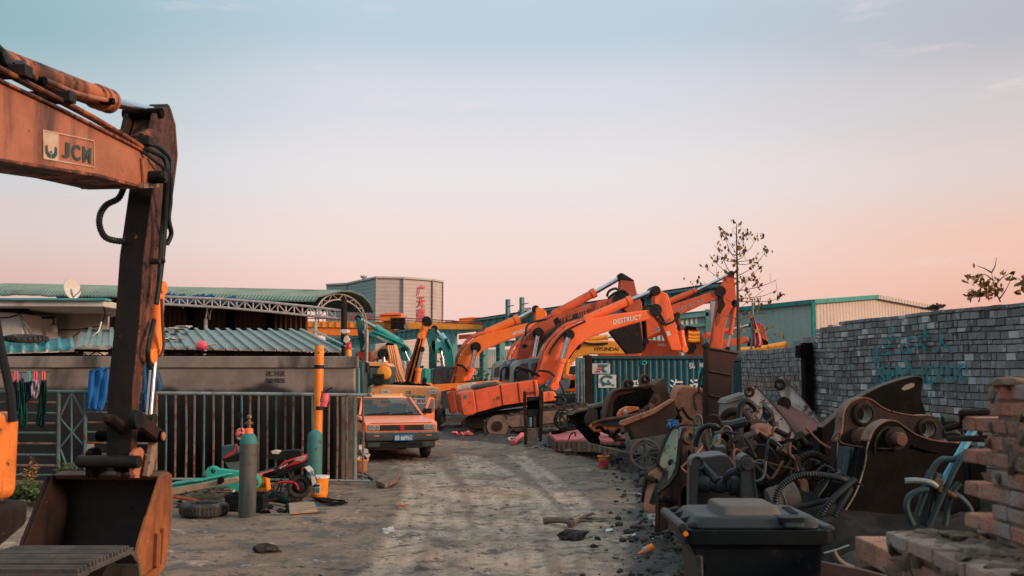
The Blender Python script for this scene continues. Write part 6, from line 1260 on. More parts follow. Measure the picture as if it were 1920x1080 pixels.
def near_wall():
 rnd = random.Random(21); XL, XU = 1.54, 1.80
 r = empty('broken_brick_wall', Vector((XL, 3.4, 0)), 'broken red brick wall end with jutting toothed bricks at the right edge', 'wall')
 def colr(k=1.0):
  q = rnd.random()
  c = (.44, .155, .07) if q < .5 else (.34, .13, .07) if q < .78 else (.22, .13, .095) if q < .9 else (.30, .23, .18)
  return tuple(x * k * rnd.uniform(.85, 1.12) for x in c) + (1,)
 mb = MB(); mo = MB()
 def brick(x, y0, y1, z, h, dep):
  mb.col = colr(); j = lambda a: rnd.gauss(0, a)
  P = []
  for zz in (z, z + h):
   for xx, yy in ((x + j(.002), y0 + j(.002)), (x + dep, y0 + j(.002)), (x + dep, y1 + j(.004)), (x + j(.003), y1 + j(.004))): P.append(Vector((xx, yy, zz + j(.0015))))
  mb.hexa(P)
 # upper wall: 63 mm courses, every second one juts out
 z = 1.12; k = 0
 while z < 1.67:
  jut = k % 2 == 0; end = 3.90 + (.12 if jut else -.10) + rnd.gauss(0, .012)
  if z > 1.62: end = 3.72
  y = end; first = True
  while y > 1.4:
   ln = (.115 if first else .235) * rnd.uniform(.96, 1.04); brick(XU + rnd.gauss(0, .0015), y - ln, y, z, .053, .115 if not first else .2); y -= ln + (.006 if first else .012); first = False
  z += .0635; k += 1
 mo.hexa([Vector((XU + .007, 1.3, 1.1)), Vector((XU + .36, 1.3, 1.1)), Vector((XU + .36, 3.78, 1.1)), Vector((XU + .007, 3.78, 1.1)), Vector((XU + .007, 1.3, 1.64)), Vector((XU + .36, 1.3, 1.64)), Vector((XU + .36, 3.72, 1.63)), Vector((XU + .007, 3.72, 1.63))])
 for q in range(60): mo.lump((XU + rnd.uniform(0.0, .3), rnd.uniform(2.5, 3.75), 1.665 + rnd.uniform(0, .03)), (.06, .07, .025), rough=.6)
 for q in range(26): mo.lump((XU + rnd.uniform(0.0, .02), rnd.uniform(3.3, 3.82), rnd.uniform(1.2, 1.7)), (.012, .05, .03), rough=.6)
 # lower wall: larger bricks under a sloping coping
 rows = [(1.015, .055, 4.16), (.905, .096, 4.55), (.80, .096, 4.12), (.705, .096, 4.42), (.6, .096, 4.1), (.49, .096, 4.3), (.38, .096, 4.1)]
 for z, h, end in rows:
  y = end; first = True
  while y > 1.2:
   ln = .235 * rnd.uniform(.94, 1.04) * (.98 if first else 1); brick(XL + rnd.gauss(0, .003), y - ln, y, z, h, .2); y -= ln + .012; first = False
 mo.hexa([Vector((XL + .014, 1.1, 0)), Vector((XL + .9, 1.1, 0)), Vector((XL + .9, 4.02, 0)), Vector((XL + .014, 4.02, 0)), Vector((XL + .014, 1.1, 1.05)), Vector((XL + .9, 1.1, 1.09)), Vector((XL + .9, 4.02, 1.09)), Vector((XL + .014, 4.02, 1.05))])
 # flat top course of the ledge, worn and smeared with mortar
 for i in range(5):
  y = 4.16 - .06 * (i % 2) - rnd.random() * .05
  while y > 1.2:
   ln = .235 * rnd.uniform(.9, 1.05); x_ = XL - .02 + .118 * i; g_ = rnd.uniform(.7, 1.1); mb.col = (.44 * g_, .27 * g_, .185 * g_, 1); t = rnd.gauss(0, .006); mb.hexa([Vector((x_ + a, y - b, 1.03 + e + rnd.gauss(0, .004) + t)) for e in (0, .055) for a, b in ((0, ln), (.11, ln), (.11, 0), (0, 0))]); y -= ln + .012
 rows_ = [[Vector((XL - .02 + .045 * i, 1.2 + 2.9 * j / 60, 1.078 + .034 * noise.fractal(Vector((i * .35, j * .30, 5)), .8, 2, 4))) for j in range(61)] for i in range(16)]; mo.sheet(rows_)
 for q in range(40): mo.lump((XL + rnd.uniform(0, .3), rnd.uniform(2.6, 4.1), 1.09), (.03 + .03 * rnd.random(), .04, .018), rough=.7)
 for q in range(30): mo.lump((XL + rnd.uniform(-.002, .01), rnd.uniform(3.0, 4.15), rnd.uniform(.75, 1.05)), (.012, .06, .035), rough=.7)
 mb.build('bricks', M['brick_near'], r, bevel=.007, smooth=False); mo.build('mortar', M['mortar_near'], r, smooth=False)
 mb = MB(); mb.tube([Vector((XU + .01, 3.78, 1.58)), Vector((XU - .01, 3.98, 1.57)), Vector((XU + .02, 4.06, 1.52)), Vector((XU - .02, 4.12, 1.50))], .014, 6); mb.tube([Vector((XU + .03, 3.8, 1.48)), Vector((XU - .02, 4.1, 1.46))], .012, 6)
 mb.build('rusty_bar', M['rust_dark'], r)
M['mortar_near'] = mat('sandy_mortar', (.22, .145, .10), (.14, .10, .075), None, 0, (.07, .06, .055), .2, .95, sc=7, bump=.9, streak=1)
near_wall()
# ------------------------------------------------------------------ car
def car():
 S = .935; f = gp(739, 858.5); r = empty('car', Vector((f.x, f.y, gz(f.x, f.y))), 'orange saloon car with a blue number plate and its far front door open', 'car', rz=R(198))
 V = lambda x, y, z: Vector((x * S, y * S, z * S))
 def B(mb, n, m, par=r, **k): return mb.build(n, m, par, local=True, **k)
 def arc(cy, a0, a1, n=9, rr=.345, cz=.30): return [(cy + rr * cos(a0 + (a1 - a0) * k / (n - 1)), cz + rr * sin(a0 + (a1 - a0) * k / (n - 1))) for k in range(n)]
 prof = [(.80, .44), (.83, .66), (.83, .80), (.79, .845), (.55, .885), (.1, .93), (-.5, .975), (-2.95, .985), (-3.35, .965), (-3.5, .90), (-3.52, .40), (-3.3, .27)] + arc(-2.55, pi + .05, -.05)[::1] + [(-2.1, .22), (-.45, .22)] + arc(0, pi + .05, -.05) + [(.5, .25), (.74, .30)]
 mb = MB(); mb.prism([V(-.825, y, z) for y, z in prof], V(1.65, 0, 0)); body = B(mb, 'body', M['taxi'], bevel=.06, seg=4)
 cb = None; mb = MB(); mb.box(V(0, -1.72, .965), V(1.5, 2.5, .03)); cb = B(mb, 'interior', M['black'], body)
 for sx in (1, -1):
  for p_, q_, a_ in (((.755, -.42, .965), (.585, -1.10, 1.375), .055), ((.76, -1.72, .97), (.585, -1.72, 1.38), .06), ((.765, -3.0, .965), (.575, -2.45, 1.38), .10)): mb = MB(); mb.beam(V(p_[0] * sx, *p_[1:]), V(q_[0] * sx, *q_[1:]), a_ * S, .05, up=(0, 1, 0)); B(mb, 'pillar', M['taxi'], body, bevel=.01)
  mb = MB(); mb.box(V(.36 * sx, -1.55, 1.05), V(.46, .14, .30)); mb.box(V(.36 * sx, -1.57, 1.25), V(.24, .09, .13)); B(mb, 'seat', M['seat'], cb, bevel=.03)
 mb = MB(); mb.box(V(0, -2.6, 1.02), V(1.3, .2, .18)); B(mb, 'rear_bench', M['seat'], cb, bevel=.03); mb = MB(); mb.box(V(0, -.72, .985), V(1.4, .4, .07)); B(mb, 'dashboard', M['trim'], cb, bevel=.02)
 mb = MB(); mb.ring(V(-.36, -.98, 1.05), (0, 1, .5), .17, .012, 20, 6); B(mb, 'steering_wheel', M['black'], cb); mb = MB(); mb.box(V(.02, -1.02, 1.27), V(.24, .03, .07)); B(mb, 'rear_view_mirror', M['black'], cb, bevel=.01); mb = MB(); mb.box(V(-.28, -1.10, 1.29), V(.42, .03, .12)); B(mb, 'sun_visor', M['plaster'], cb, bevel=.01)
 mb = MB(); mb.hexa([V(-.575, -1.14, 1.372), V(.575, -1.14, 1.372), V(.565, -2.42, 1.376), V(-.565, -2.42, 1.376), V(-.50, -1.3, 1.412), V(.50, -1.3, 1.412), V(.49, -2.3, 1.412), V(-.49, -2.3, 1.412)]); B(mb, 'roof', M['taxi_roof'], cb, bevel=.03)
 def pane(name, c, m, u0, u1, v0, v1, e=.010, par=cb):              # inset on a quad: corners bl, br, tr, tl
  a, b_, c_, d_ = [V(*q) for q in c]; g = lambda u, v: (a * (1 - u) + b_ * u) * (1 - v) + (d_ * (1 - u) + c_ * u) * v
  nn = (b_ - a).cross(d_ - a).normalized() * e; mb = MB(); mb.prism([g(u0, v0) + nn, g(u1, v0) + nn, g(u1, v1) + nn, g(u0, v1) + nn], -nn * .8); return B(mb, name, m, par)
 F = [(.76, -.42, .96), (-.76, -.42, .96), (-.585, -1.10, 1.375), (.585, -1.10, 1.375)]
 pane('windscreen', F, M['windscreen'], .045, .955, .05, .93);
 Rr = [(-.77, -3.02, .965), (.77, -3.02, .965), (.575, -2.45, 1.38), (-.575, -2.45, 1.38)]; pane('rear_window', Rr, M['windscreen'], .06, .94, .08, .93)
 for sx in (1, -1):
  c = [(.77 * sx, -3.02, .965), (.76 * sx, -.42, .96), (.585 * sx, -1.10, 1.375), (.575 * sx, -2.45, 1.38)]
  if sx < 0: c = [c[1], c[0], c[3], c[2]]
  for u0, u1 in ((.05, .20), (.23, .55), (.59, .93)):
   if sx < 0: u0, u1 = 1 - u1, 1 - u0
   pane('side_window', c, M['windscreen'], u0, u1, .06, .94)
 # interior mirror, visor seen through the glass sit just on it; wipers
 mb = MB()
 for x0, x1 in ((.55, .02), (-.02, -.55)): mb.tube([V(x0, -.43, 1.0), V((x0 + x1) / 2, -.46, 1.012), V(x1, -.50, 1.035)], .011, 5)
 B(mb, 'wiper', M['black'], body); mb = MB(); mb.beam(V(.74, -.40, .975), V(-.74, -.40, .975), .05, .02); B(mb, 'cowl', M['black'], body)
 mb = MB(); mb.tube([V(.1, -2.2, 1.40), V(.1, -2.25, 1.50)], .006, 5); B(mb, 'aerial', M['black'], cb)
 # face
 mb = MB(); mb.box(V(0, .832, .735), V(1.02, .02, .125)); gr = B(mb, 'grille', M['black'])
 mb = MB()
 for k in range(5): mb.box(V(0, .847, .69 + .022 * k), V(1.0, .016, .008))
 B(mb, 'grille_slats', M['trim'], gr)
 mb = MB(); q = V(0, .862, .735); mb.ring(q, (0, 1, 0), .052 * S, .009 * S, 18, 6); mb.beam(q + V(-.03, .0, .028), q + V(0, 0, -.03), .012); mb.beam(q + V(.03, 0, .028), q + V(0, 0, -.03), .012); mb.beam(q + V(-.035, 0, -.01), q + V(-.0, 0, .03), .01); mb.cyl(q - V(0, .008, 0), q - V(0, .004, 0), .048 * S); B(mb, 'emblem', M['emblem_red'], gr)
 for sx in (1, -1):
  mb = MB(); mb.box(V(.635 * sx, .826, .735), V(.28, .03, .135)); hl = B(mb, 'headlight', M['trim'], bevel=.008)
  mb = MB(); mb.box(V(.635 * sx, .838, .735), V(.255, .02, .115)); B(mb, 'lens', M['lamp'], hl, bevel=.006)
  mb = MB()
  for ex in (-.06, .055): mb.ring(V((.635 + ex) * sx, .85, .735), (0, 1, 0), .042 * S, .006, 16, 5); mb.cyl(V((.635 + ex) * sx, .842, .735), V((.635 + ex) * sx, .851, .735), .016)
  B(mb, 'reflector', M['trim'], hl)
  mb = MB(); mb.box(V(.60 * sx, .965, .565), V(.13, .012, .03)); B(mb, 'indicator', M['indicator'])
  mb = MB(); mb.beam(V(.77 * sx, -.62, 1.02), V(.90 * sx, -.60, 1.05), .03); mb.box(V(.93 * sx, -.60, 1.06), V(.20, .08, .125)); B(mb, 'mirror', M['black'], bevel=.015)
 mb = MB(); mb.prism([V(-.85, y, z) for y, z in ((.80, .42), (.93, .44), (.955, .50), (.955, .60), (.92, .645), (.80, .645))], V(1.70, 0, 0)); bp = B(mb, 'bumper', M['trim'], bevel=.025)
 mb = MB(); mb.box(V(0, .958, .632), V(1.64, .02, .02)); B(mb, 'strip', M['pipe'], bp); mb = MB(); mb.prism([V(-.78, y, z) for y, z in ((.72, .26), (.86, .30), (.88, .42), (.72, .43))], V(1.56, 0, 0)); B(mb, 'valance', M['trim'], bp, bevel=.02)
 mb = MB(); mb.box(V(0, .884, .37), V(.95, .02, .07)); B(mb, 'intake', M['black'], bp)
 for sx in (1, -1): mb = MB(); mb.box(V(.835 * sx, .45, .53), V(.03, .9, .19)); B(mb, 'bumper_wrap', M['trim'], bp, bevel=.012); mb = MB(); mb.box(V(.83 * sx, -1.3, .55), V(.018, 1.85, .05)); B(mb, 'side_strip', M['trim'], body); mb = MB(); mb.box(V(.828 * sx, -1.3, .25), V(.02, 1.8, .07)); B(mb, 'sill', M['trim'], body)
 mb = MB(); mb.box(V(-.02, .965, .515), V(.44, .016, .145)); pl = B(mb, 'number_plate', M['plate_blue'], bevel=.004)
 mb = MB(); y = .9745; x = lambda u: -.02 + .215 - .43 * u
 for ch, a, b in (('浙', .02, .14), ('B', .17, .26), ('·', .285, .31), ('6', .35, .45), ('6', .47, .57), ('9', .59, .69), ('6', .71, .81), ('Q', .83, .95)):
  z0, z1 = (.505, .525) if ch == '·' else (.465, .565); text_quad(mb, ch, V(x(a), y, z0), V(x(b), y, z0), V(x(b), y, z1), V(x(a), y, z1), bold=.012)
 B(mb, 'lettering', M['whitetext'], pl, smooth=False)
 # wheels
 def wheel(x, y):
  mb = MB(); sx = 1 if x > 0 else -1; prof_ = [(.19, -.085), (.27, -.09), (.295, -.06), (.30, 0), (.295, .06), (.27, .09), (.19, .085)]; mb.lathe([(a * S, b * S) for a, b in prof_], V(x, y, .30), (sx, 0, 0), 28); o = B(mb, 'wheel', M['tyre']); mb = MB(); mb.lathe([(.02, .075), (.10, .08), (.17, .07), (.20, .085)], V(x, y, .30), (sx, 0, 0), 24)
  for k in range(8): a = 2 * pi * k / 8; mb.cyl(V(x + .08 * sx, y + .14 * cos(a), .30 + .14 * sin(a)), V(x + .086 * sx, y + .14 * cos(a), .30 + .14 * sin(a)), .022)
  B(mb, 'rim', M['trim'], o)
 for x in (.735, -.735):
  for y in (0, -2.55): wheel(x, y)
 # seams and handles on the visible side
 mb = MB()
 for y in (-.72, -1.62, -2.3): mb.beam(V(.828, y, .34), V(.828, y, .95), .012, .006)
 mb.beam(V(.826, -.72, .345), V(.826, -2.3, .345), .006, .012); B(mb, 'door_seam', M['soot'], body)
 for y in (-1.45, -2.18): mb = MB(); mb.box(V(.842, y, .80), V(.03, .17, .035)); B(mb, 'door_handle', M['black'], body, bevel=.006)
 mb = MB(); mb.beam(V(-.7, .805, .84), V(.7, .805, .84), .01, .008); B(mb, 'bonnet_seam', M['soot'], body)
 # open door (driver's side, picture right)
 a = R(27); hx, hy = -.835, -.60; dx, dy = -sin(a), -cos(a); g = lambda s, z, e=0: V(hx + dx * s - dy * e * 1, hy + dy * s + dx * e, z)
 mb = MB(); mb.prism([g(s, z, -.03) for s, z in ((0, .33), (1.0, .33), (1.03, .6), (1.03, .97), (0, .96))], g(0, 0, .06) - g(0, 0, 0)); dr = B(mb, 'door', M['taxi'], bevel=.02)
 fr = [(.10, .965), (1.02, .97), (.98, 1.34), (.62, 1.36)]; mb = MB()
 for k in range(4): mb.beam(g(*fr[k]), g(*fr[(k + 1) % 4]), .045, .04, up=(dx, dy, 0))
 B(mb, 'window_frame', M['taxi'], dr); mb = MB(); mb.prism([g(s, z, -.008) for s, z in fr], g(0, 0, .016) - g(0, 0, 0)); B(mb, 'window', M['glass_pale'], dr); mb = MB(); mb.beam(g(.36, .97), g(.62, 1.34), .02, .03, up=(dx, dy, 0)); B(mb, 'quarter_bar', M['black'], dr)
def windscreen_mat():
 m = M['glass'].copy(); m.name = 'windscreen_glass'; b = m.node_tree.nodes['Principled BSDF']; b.inputs['Roughness'].default_value = .09; b.inputs['Specular IOR Level'].default_value = .9; b.inputs['Alpha'].default_value = .38; return m
M['seat'] = mat('grey_seat_fabric', (.05, .075, .08), None, None, 0, None, 0, .9, sc=8, bump=.1)
M['windscreen'] = windscreen_mat()
car()
# ------------------------------------------------------------------ moped and the clutter by the fence
def fence_clutter():
 def gas(name, pb, h, rad, m, lab, cap):
  r = empty(name, pb, lab, 'gas cylinder', 'gas cylinders'); mb = MB(); mb.lathe([(rad * .93, 0), (rad, .03), (rad, h * .86)], pb, seg=24); mb.build('body', m, r)
  mb = MB(); mb.lathe([(rad * 1.004, h * .86), (rad * .97, h * .90), (rad * .82, h * .95), (rad * .5, h * .985), (rad * .3, h)], pb, seg=24); mb.build('shoulder', cap, r); return r
 q = on(463, 969); g = gas('gas_cylinder', q, 1.03, .105, M['gas_grey'], 'grey-green gas cylinder standing alone in front of the moped', M['teal_cap'])
 mb = MB(); mb.lathe([(.055, 1.0), (.05, 1.06), (.035, 1.075)], q); mb.build('neck_ring', M['orange'], g); mb = MB(); mb.lathe([(.022, 1.07), (.024, 1.12), (.04, 1.125), (.04, 1.15), (.02, 1.155), (.018, 1.19), (.034, 1.2), (.03, 1.23), (.01, 1.24)], q, seg=12); mb.cyl(q + Vector((-.05, 0, 1.13)), q + Vector((.05, 0, 1.13)), .014); mb.build('valve', M['brass'], g)
 q = at(592.5, 712, 15.75); q.z = gz(q.x, q.y); gas('gas_cylinder', q, .93, .118, M['gas_teal'], 'teal gas cylinder leaning against the foot of the yellow post', M['teal_cap'])
 # moped
 P = Plane(520, 14.3, 4); T = Thing('moped', P, on(540, 934), 'black and red moped parked behind the grey gas cylinder', 'moped')
 W = .24
 T.prism('seat', [(503, 861), (503.7, 850), (507, 845.5), (515, 844.5), (530, 846), (548, 844), (563, 844), (565, 851.5), (554, 857), (528, 862.6)], 0, W, M['black'], bevel=.03); T.prism('seat_patch', [(507, 846), (516, 844), (528, 846), (522, 852), (509, 851)], -.006, .12, M['cream'], bevel=.01)
 bd = T.prism('rear_body', [(518, 879), (526, 870), (533, 864), (555, 856.5), (571, 853), (574, 858), (568, 868), (545, 874), (522, 883)], -.01, W + .02, M['scarlet'], bevel=.025); T.prism('stripe', [(520, 881), (534, 869), (550, 862), (552, 865), (536, 874), (524, 882)], -.014, .01, M['black'], bevel=0, parent=bd); T.text('lettering', 'SPORT', [(525, 879.5), (541, 870.5), (539, 868.5), (524, 876.5)], -.017, M['whitetext'], bd); T.prism('tail_lamp', [(549, 865), (556, 858.5), (570, 854.5), (572.5, 858), (566, 866)], -.02, W + .04, M['lamp2'], bevel=.012, parent=bd)
 T.prism('under_body', [(489, 892), (500, 888), (519, 882), (545, 875), (569, 868), (573, 871), (560, 880), (540, 888), (520, 897), (503, 897)], .0, W, M['black'], bevel=.02); T.prism('footboard', [(474, 893), (474, 889), (512, 878), (515, 881), (490, 890)], -.02, W + .04, M['cabteal'], bevel=.015); T.prism('trim_strip', [(476, 890), (513, 880), (514, 882), (478, 893)], -.026, .01, M['pinkred'], bevel=0)
 mb = MB(); c = P.pt(561, 912.5, W / 2); ax = P.n; mb.ring(c, ax, .135, .042, 28, 10); wh = mb.build('wheel', M['tyre'], T.root); mb = MB(); mb.lathe([(.02, -.05), (.06, -.045), (.085, -.03), (.10, .0), (.09, .03), (.02, .05)], c, ax, 20); mb.build('hub', M['soot'], wh)
 T.tube('swing_arm', [(522, 905, -.02), (535, 903.5, -.02), (548, 904, -.02), (556, 909, -.02), (559, 918, -.02)], .019, M['scarlet']); T.tube('shock_absorber', [(541, 886, .02), (547, 903, .02)], .026, M['black'], raw=True); T.tube('stand', [(527, 898), (518, 924)], .012, M['black'], raw=True); T.tube('stand', [(530, 900), (525, 925)], .012, M['black'], raw=True)
 T.prism('mudguard', [(566, 872), (572, 870), (580, 876), (588, 890), (592, 905), (588, 910), (583, 894), (575, 883)], .03, .16, M['black'], bevel=.012)
 np = T.prism('number_plate', [(570, 876), (580, 873), (587, 880), (593, 905), (586, 911), (582, 890)], .02, .012, M['sticker'], bevel=.003); T.text('lettering', '8142', [(582, 895), (590, 892), (586, 881), (578, 885)], .016, M['blacktext'], np)
 fs = T.prism('leg_shield', [(419, 864), (426, 862), (450, 864), (460, 876), (468, 890), (455, 894), (440, 886), (430, 882), (424, 874)], .02, .22, M['greytrim'], bevel=.03); T.prism('front_box', [(415, 836.5), (440, 834), (449, 838), (448, 850), (430, 858), (416, 861), (414, 858)], -.02, .30, M['cabteal'], bevel=.02, parent=fs); T.prism('red_strip', [(417, 858), (436, 846), (443, 832), (446, 836), (440, 849), (422, 860)], -.03, .02, M['scarlet'], bevel=.004, parent=fs); T.prism('front_apron', [(416, 862), (432, 857), (449, 850), (450, 864), (430, 866), (420, 866)], .0, .24, M['black'], bevel=.02, parent=fs)
 hb = T.prism('headlamp_cowl', [(440, 818), (443, 806), (448, 802), (459, 812), (458, 818)], -.02, .26, M['pinkred'], bevel=.03); T.prism('headlamp', [(441, 818.5), (457, 818.5), (455, 826), (444, 826)], 0, .2, M['lamp2'], bevel=.02, parent=hb); T.tube('steering_stem', [(450, 825, .1), (446, 850, .1)], .035, M['black'], raw=True); T.tube('mirror_stem', [(455, 812, .0), (451, 800, -.05), (449, 783, -.08)], .008, M['black'])
 T.pins('mirror', [(448.5, 779, .045)], -.10, .02, .04, M['black']); T.tube('handlebar', [(452, 815, -.2), (454, 814, .1), (456, 813, .42)], .014, M['black'], raw=True)
 # amber box behind the footboard
 P = Plane(488, 14.8); t = Thing('amber_box', P, on(488, 925), 'amber cardboard box with black capitals under the moped footboard', 'box'); t.prism('box', [(477, 893), (497, 892), (501, 921), (478, 922)], 0, .25, M['bucket_amber'], bevel=.008); t.text('lettering', 'CHANT', [(479, 916), (499, 914), (499, 906), (479, 908)], -.004, M['blacktext'], bold=.03)
 # green boom section and pale plank
 P = Plane(400, 13.5, 3); t = Thing('boom_section', P, on(400, 925), 'bright green steel boom section lying at the fence', 'boom section')
 t.prism('web', [(322, 906), (378, 897), (384, 884), (390, 876.5), (394, 875), (401, 876), (406, 879.5), (450, 885), (476, 889), (484, 897), (487, 906), (483, 915), (476, 918), (447, 921), (425, 912), (322, 924)], 0, .18, M['jade'], holes=[(398.6, 884, .032), (478.5, 905.5, .045)], bevel=.012); t.prism('flange', [(318, 907), (378, 898.5), (430, 887), (436, 889), (378, 902), (318, 911)], -.06, .3, M['teal_light'], bevel=.008); t.prism('eye_cap', [(376, 888), (387, 886), (388, 895), (377, 896)], -.03, .2, M['trim'], bevel=.03)
 P = Plane(390, 13.1, 3); t = Thing('plank', P, on(390, 935), 'pale chipped plank propped on the green boom section', 'plank'); t.prism('board', [(318, 917), (441.7, 894.5), (449, 899), (448, 904), (325, 929), (318, 926)], 0, .12, M['wood_pale'], bevel=.01); mb = MB(); mb.lump(P.pt(414, 901, -.02), (.07, .05, .05)); mb.build('burnt_knot', M['rust_black'], t.root)
 # flat tyre on the ground
 q = on(370, 973); q.y += .26; r = empty('tyre', q, 'worn car tyre lying flat beside the bucket', 'tyre'); mb = MB(); mb.lathe([(.16, .01), (.25, 0), (.285, .03), (.292, .085), (.285, .14), (.25, .165), (.17, .16), (.155, .13), (.16, .05), (.16, .01)], q, seg=40, caps=False); mb.build('carcass', M['tyre'], r)
 mb = MB()
 for k in range(40):
  a = 2 * pi * k / 40
  for z in (.06, .11): mb.box(q + Vector((cos(a) * .291, sin(a) * .291, z)), (.012, .03, .034), a)
 mb.build('tread', M['tyre'], r)
 # black crate behind the cylinder
 q = on(455, 962); q.y += .2; r = empty('crate', q, 'black plastic crate behind the grey gas cylinder', 'crate'); mb = MB(); w_, d_, h_ = .46, .32, .22
 for s in (-1, 1): mb.box(q + Vector((s * w_ / 2, 0, h_ / 2)), (.015, d_, h_)); mb.box(q + Vector((0, s * d_ / 2, h_ / 2)), (w_ - .016, .015, h_))
 mb.box(q + Vector((0, 0, .012)), (w_ - .02, d_ - .02, .015)); mb.box(q + Vector((0, -d_ / 2 - .01, h_ - .02)), (w_ + .03, .02, .03)); mb.build('shell', M['binplastic'], r)
 def stick(name, a, b, rad, m, lab, cat='stick', z=.03, dz=None):
  p, q_ = on(*a) + Vector((0, 0, z)), on(*b) + Vector((0, 0, z if dz is None else dz)); mb = MB(); mid = p.lerp(q_, .5) + Vector((0, 0, .012)); mb.tube(crom([p, mid, q_], 3, False), rad, 8); return tag(mb.build(name, m), lab, cat)
 stick('pole', (318, 948), (372, 955), .02, M['pole_orange'], 'bright orange pole lying behind the flat tyre', 'pole', .12, .1); stick('pole', (395, 958), (428, 960), .018, M['pole_orange'], 'short orange pole between the tyre and the crate', 'pole', .1, .1); stick('handle', (483, 946), (543, 956), .018, M['wood_pale'], 'brown wooden tool handle lying right of the gas cylinder', 'handle'); stick('white_pipe', (428, 955), (449, 932), .018, M['white'], 'white plastic pipe leaning out of the black crate', 'pipe', .12, .22); stick('stick', (486, 938), (508, 937), .016, M['wood'], 'short dark stick lying under the green bottle', 'stick'); stick('stick', (484, 958), (500, 961), .014, M['wood_pale'], 'short pale stick by the foot of the gas cylinder', 'stick')
 p, q_ = on(507, 938) + Vector((0, 0, .06)), on(545, 949) + Vector((0, 0, .05)); d = (q_ - p).normalized(); ln = (q_ - p).length; r = empty('bottle', p, 'dark green bottle-shaped bag lying before the moped wheel', 'bottle'); mb = MB(); mb.lathe([(.03, 0), (.045, .03), (.062, .1), (.06, ln * .6), (.035, ln * .85), (.015, ln)], p, d, 14); mb.build('body', M['cloth_dark'], r); mb = MB(); mb.lathe([(.02, -.06), (.035, -.04), (.032, .01)], p, d); mb.build('neck', M['bag'], r)
 mb = MB(); rnd = random.Random(4); c = on(385, 945)
 for k in range(260): a = c + Vector((rnd.gauss(0, .22), rnd.gauss(.1, .1), .02 + abs(rnd.gauss(0, .05)))); u = Vector((rnd.gauss(0, 1), rnd.gauss(0, .5), rnd.gauss(0, .25))).normalized() * .12; mb.tube([a - u, a + u], .003, 3, caps=False)
 tag(mb.build('straw', M['wood_pale']), 'heap of dry straw under the pale plank', 'straw', kind='stuff')
 mb = MB()
 for k in range(70): q_ = on(330 + 230 * rnd.random(), 930 + 34 * rnd.random()); s_ = .02 + .05 * rnd.random(); mb.lump(q_ + Vector((0, 0, s_ * .4)), (s_ * 1.6, s_, s_ * .7), rough=.8)
 tag(mb.build('rubbish', M['rust_dark']), 'dark rubbish trodden into the ground along the fence', 'rubbish', kind='stuff')
 # amber pail with label, plates and boards on the ground
 q = on(598, 933); r = empty('pail', q, 'amber plastic pail with a white rim and picture label beside the moped', 'pail'); mb = MB(); mb.lathe([(.105, 0), (.12, .02), (.138, .28), (.146, .285), (.146, .30), (.13, .30), (.125, .05), (.02, .04)], q, seg=24); mb.build('bucket', M['bucket_amber'], r); mb = MB(); mb.lathe([(.139, .285), (.149, .288), (.149, .318), (.10, .322), (.02, .322)], q, seg=24); mb.build('rim', M['white'], r)
 def lab(a0, a1, z0, z1, m, e, nm):
  mb = MB(); rows = [[q + Vector((sin(a) * (rr(z) + e), -cos(a) * (rr(z) + e), z)) for a in [a0 + (a1 - a0) * k / 8 for k in range(9)]] for z in (z0, z1)]; mb.sheet(rows); return mb.build(nm, m, r)
 rr = lambda z: .12 + (z - .02) * .0692
 lab(-.75, .35, .07, .22, M['sticker'], .002, 'label'); lab(-.65, -.25, .09, .15, M['pinkred'], .004, 'label_picture'); lab(-.15, .25, .08, .16, M['teal'], .004, 'label_picture'); lab(-.6, .25, .17, .205, M['darkdecal'], .004, 'label_band')
 def board(name, pts, th, m, lab_, cat, hole=None):
  g = [on(*p) + Vector((0, 0, .012)) for p in pts]; mz = max(p.z for p in g); mb = MB(); hs = []
  if hole: c = on(*hole[:2]); hs = [[Vector((c.x + hole[2] * cos(2 * pi * k / 16), c.y + hole[2] * sin(2 * pi * k / 16), mz + th)) for k in range(16)]]
  mb.prism([Vector((p.x, p.y, mz + th)) for p in g], (0, 0, -th), hs); return tag(mb.build(name, m, bevel=.006), lab_, cat)
 board('board', [(541, 956), (589, 953), (596, 963), (543, 967)], .03, M['wood_pale'], 'pale broken board lying on the dirt right of the cylinder', 'board'); board('steel_plate', [(585, 937), (612, 936), (653, 947), (622, 951)], .015, M['rust_black'], 'dark steel plate with a round hole lying below the amber pail', 'plate', (632, 943.5, .11)); board('board', [(705, 914), (722, 897), (750, 894), (745, 906), (722, 918)], .06, M['wood'], 'splintered grey-brown board on the track near the car', 'board')
 # bag and bucket at the wall end
 q = on(676, 889); r = empty('bucket', q, 'orange bucket stuffed with a pale plastic bag at the wall end', 'bucket'); mb = MB(); mb.lathe([(.09, 0), (.10, .02), (.125, .24), (.135, .245), (.135, .26), (.12, .26), (.115, .05), (.02, .04)], q, seg=20); mb.build('pail', M['rust_pink'], r); mb = MB(); mb.ring(q + Vector((0, 0, .25)), (0, 0, 1), .13, .018, 20, 6); mb.build('rim', M['bucket_amber'], r); mb = MB()
 for k in range(5): mb.lump(q + Vector((-.04 + .03 * k, random.gauss(0, .03), .30 + random.gauss(0, .04))), (.08, .07, .085), rough=.7, sub=2)
 mb.build('bag', M['bag'], r)
 for k, (a, b, lab_) in enumerate((((662, 880), (697, 902), 'dark wooden batten lying under the orange bucket'), ((660, 893), (690, 898), 'pale batten poking out at the wall foot'))): stick('batten', a, b, .022, M['rust_dark'] if k == 0 else M['plaster'], lab_, 'batten')
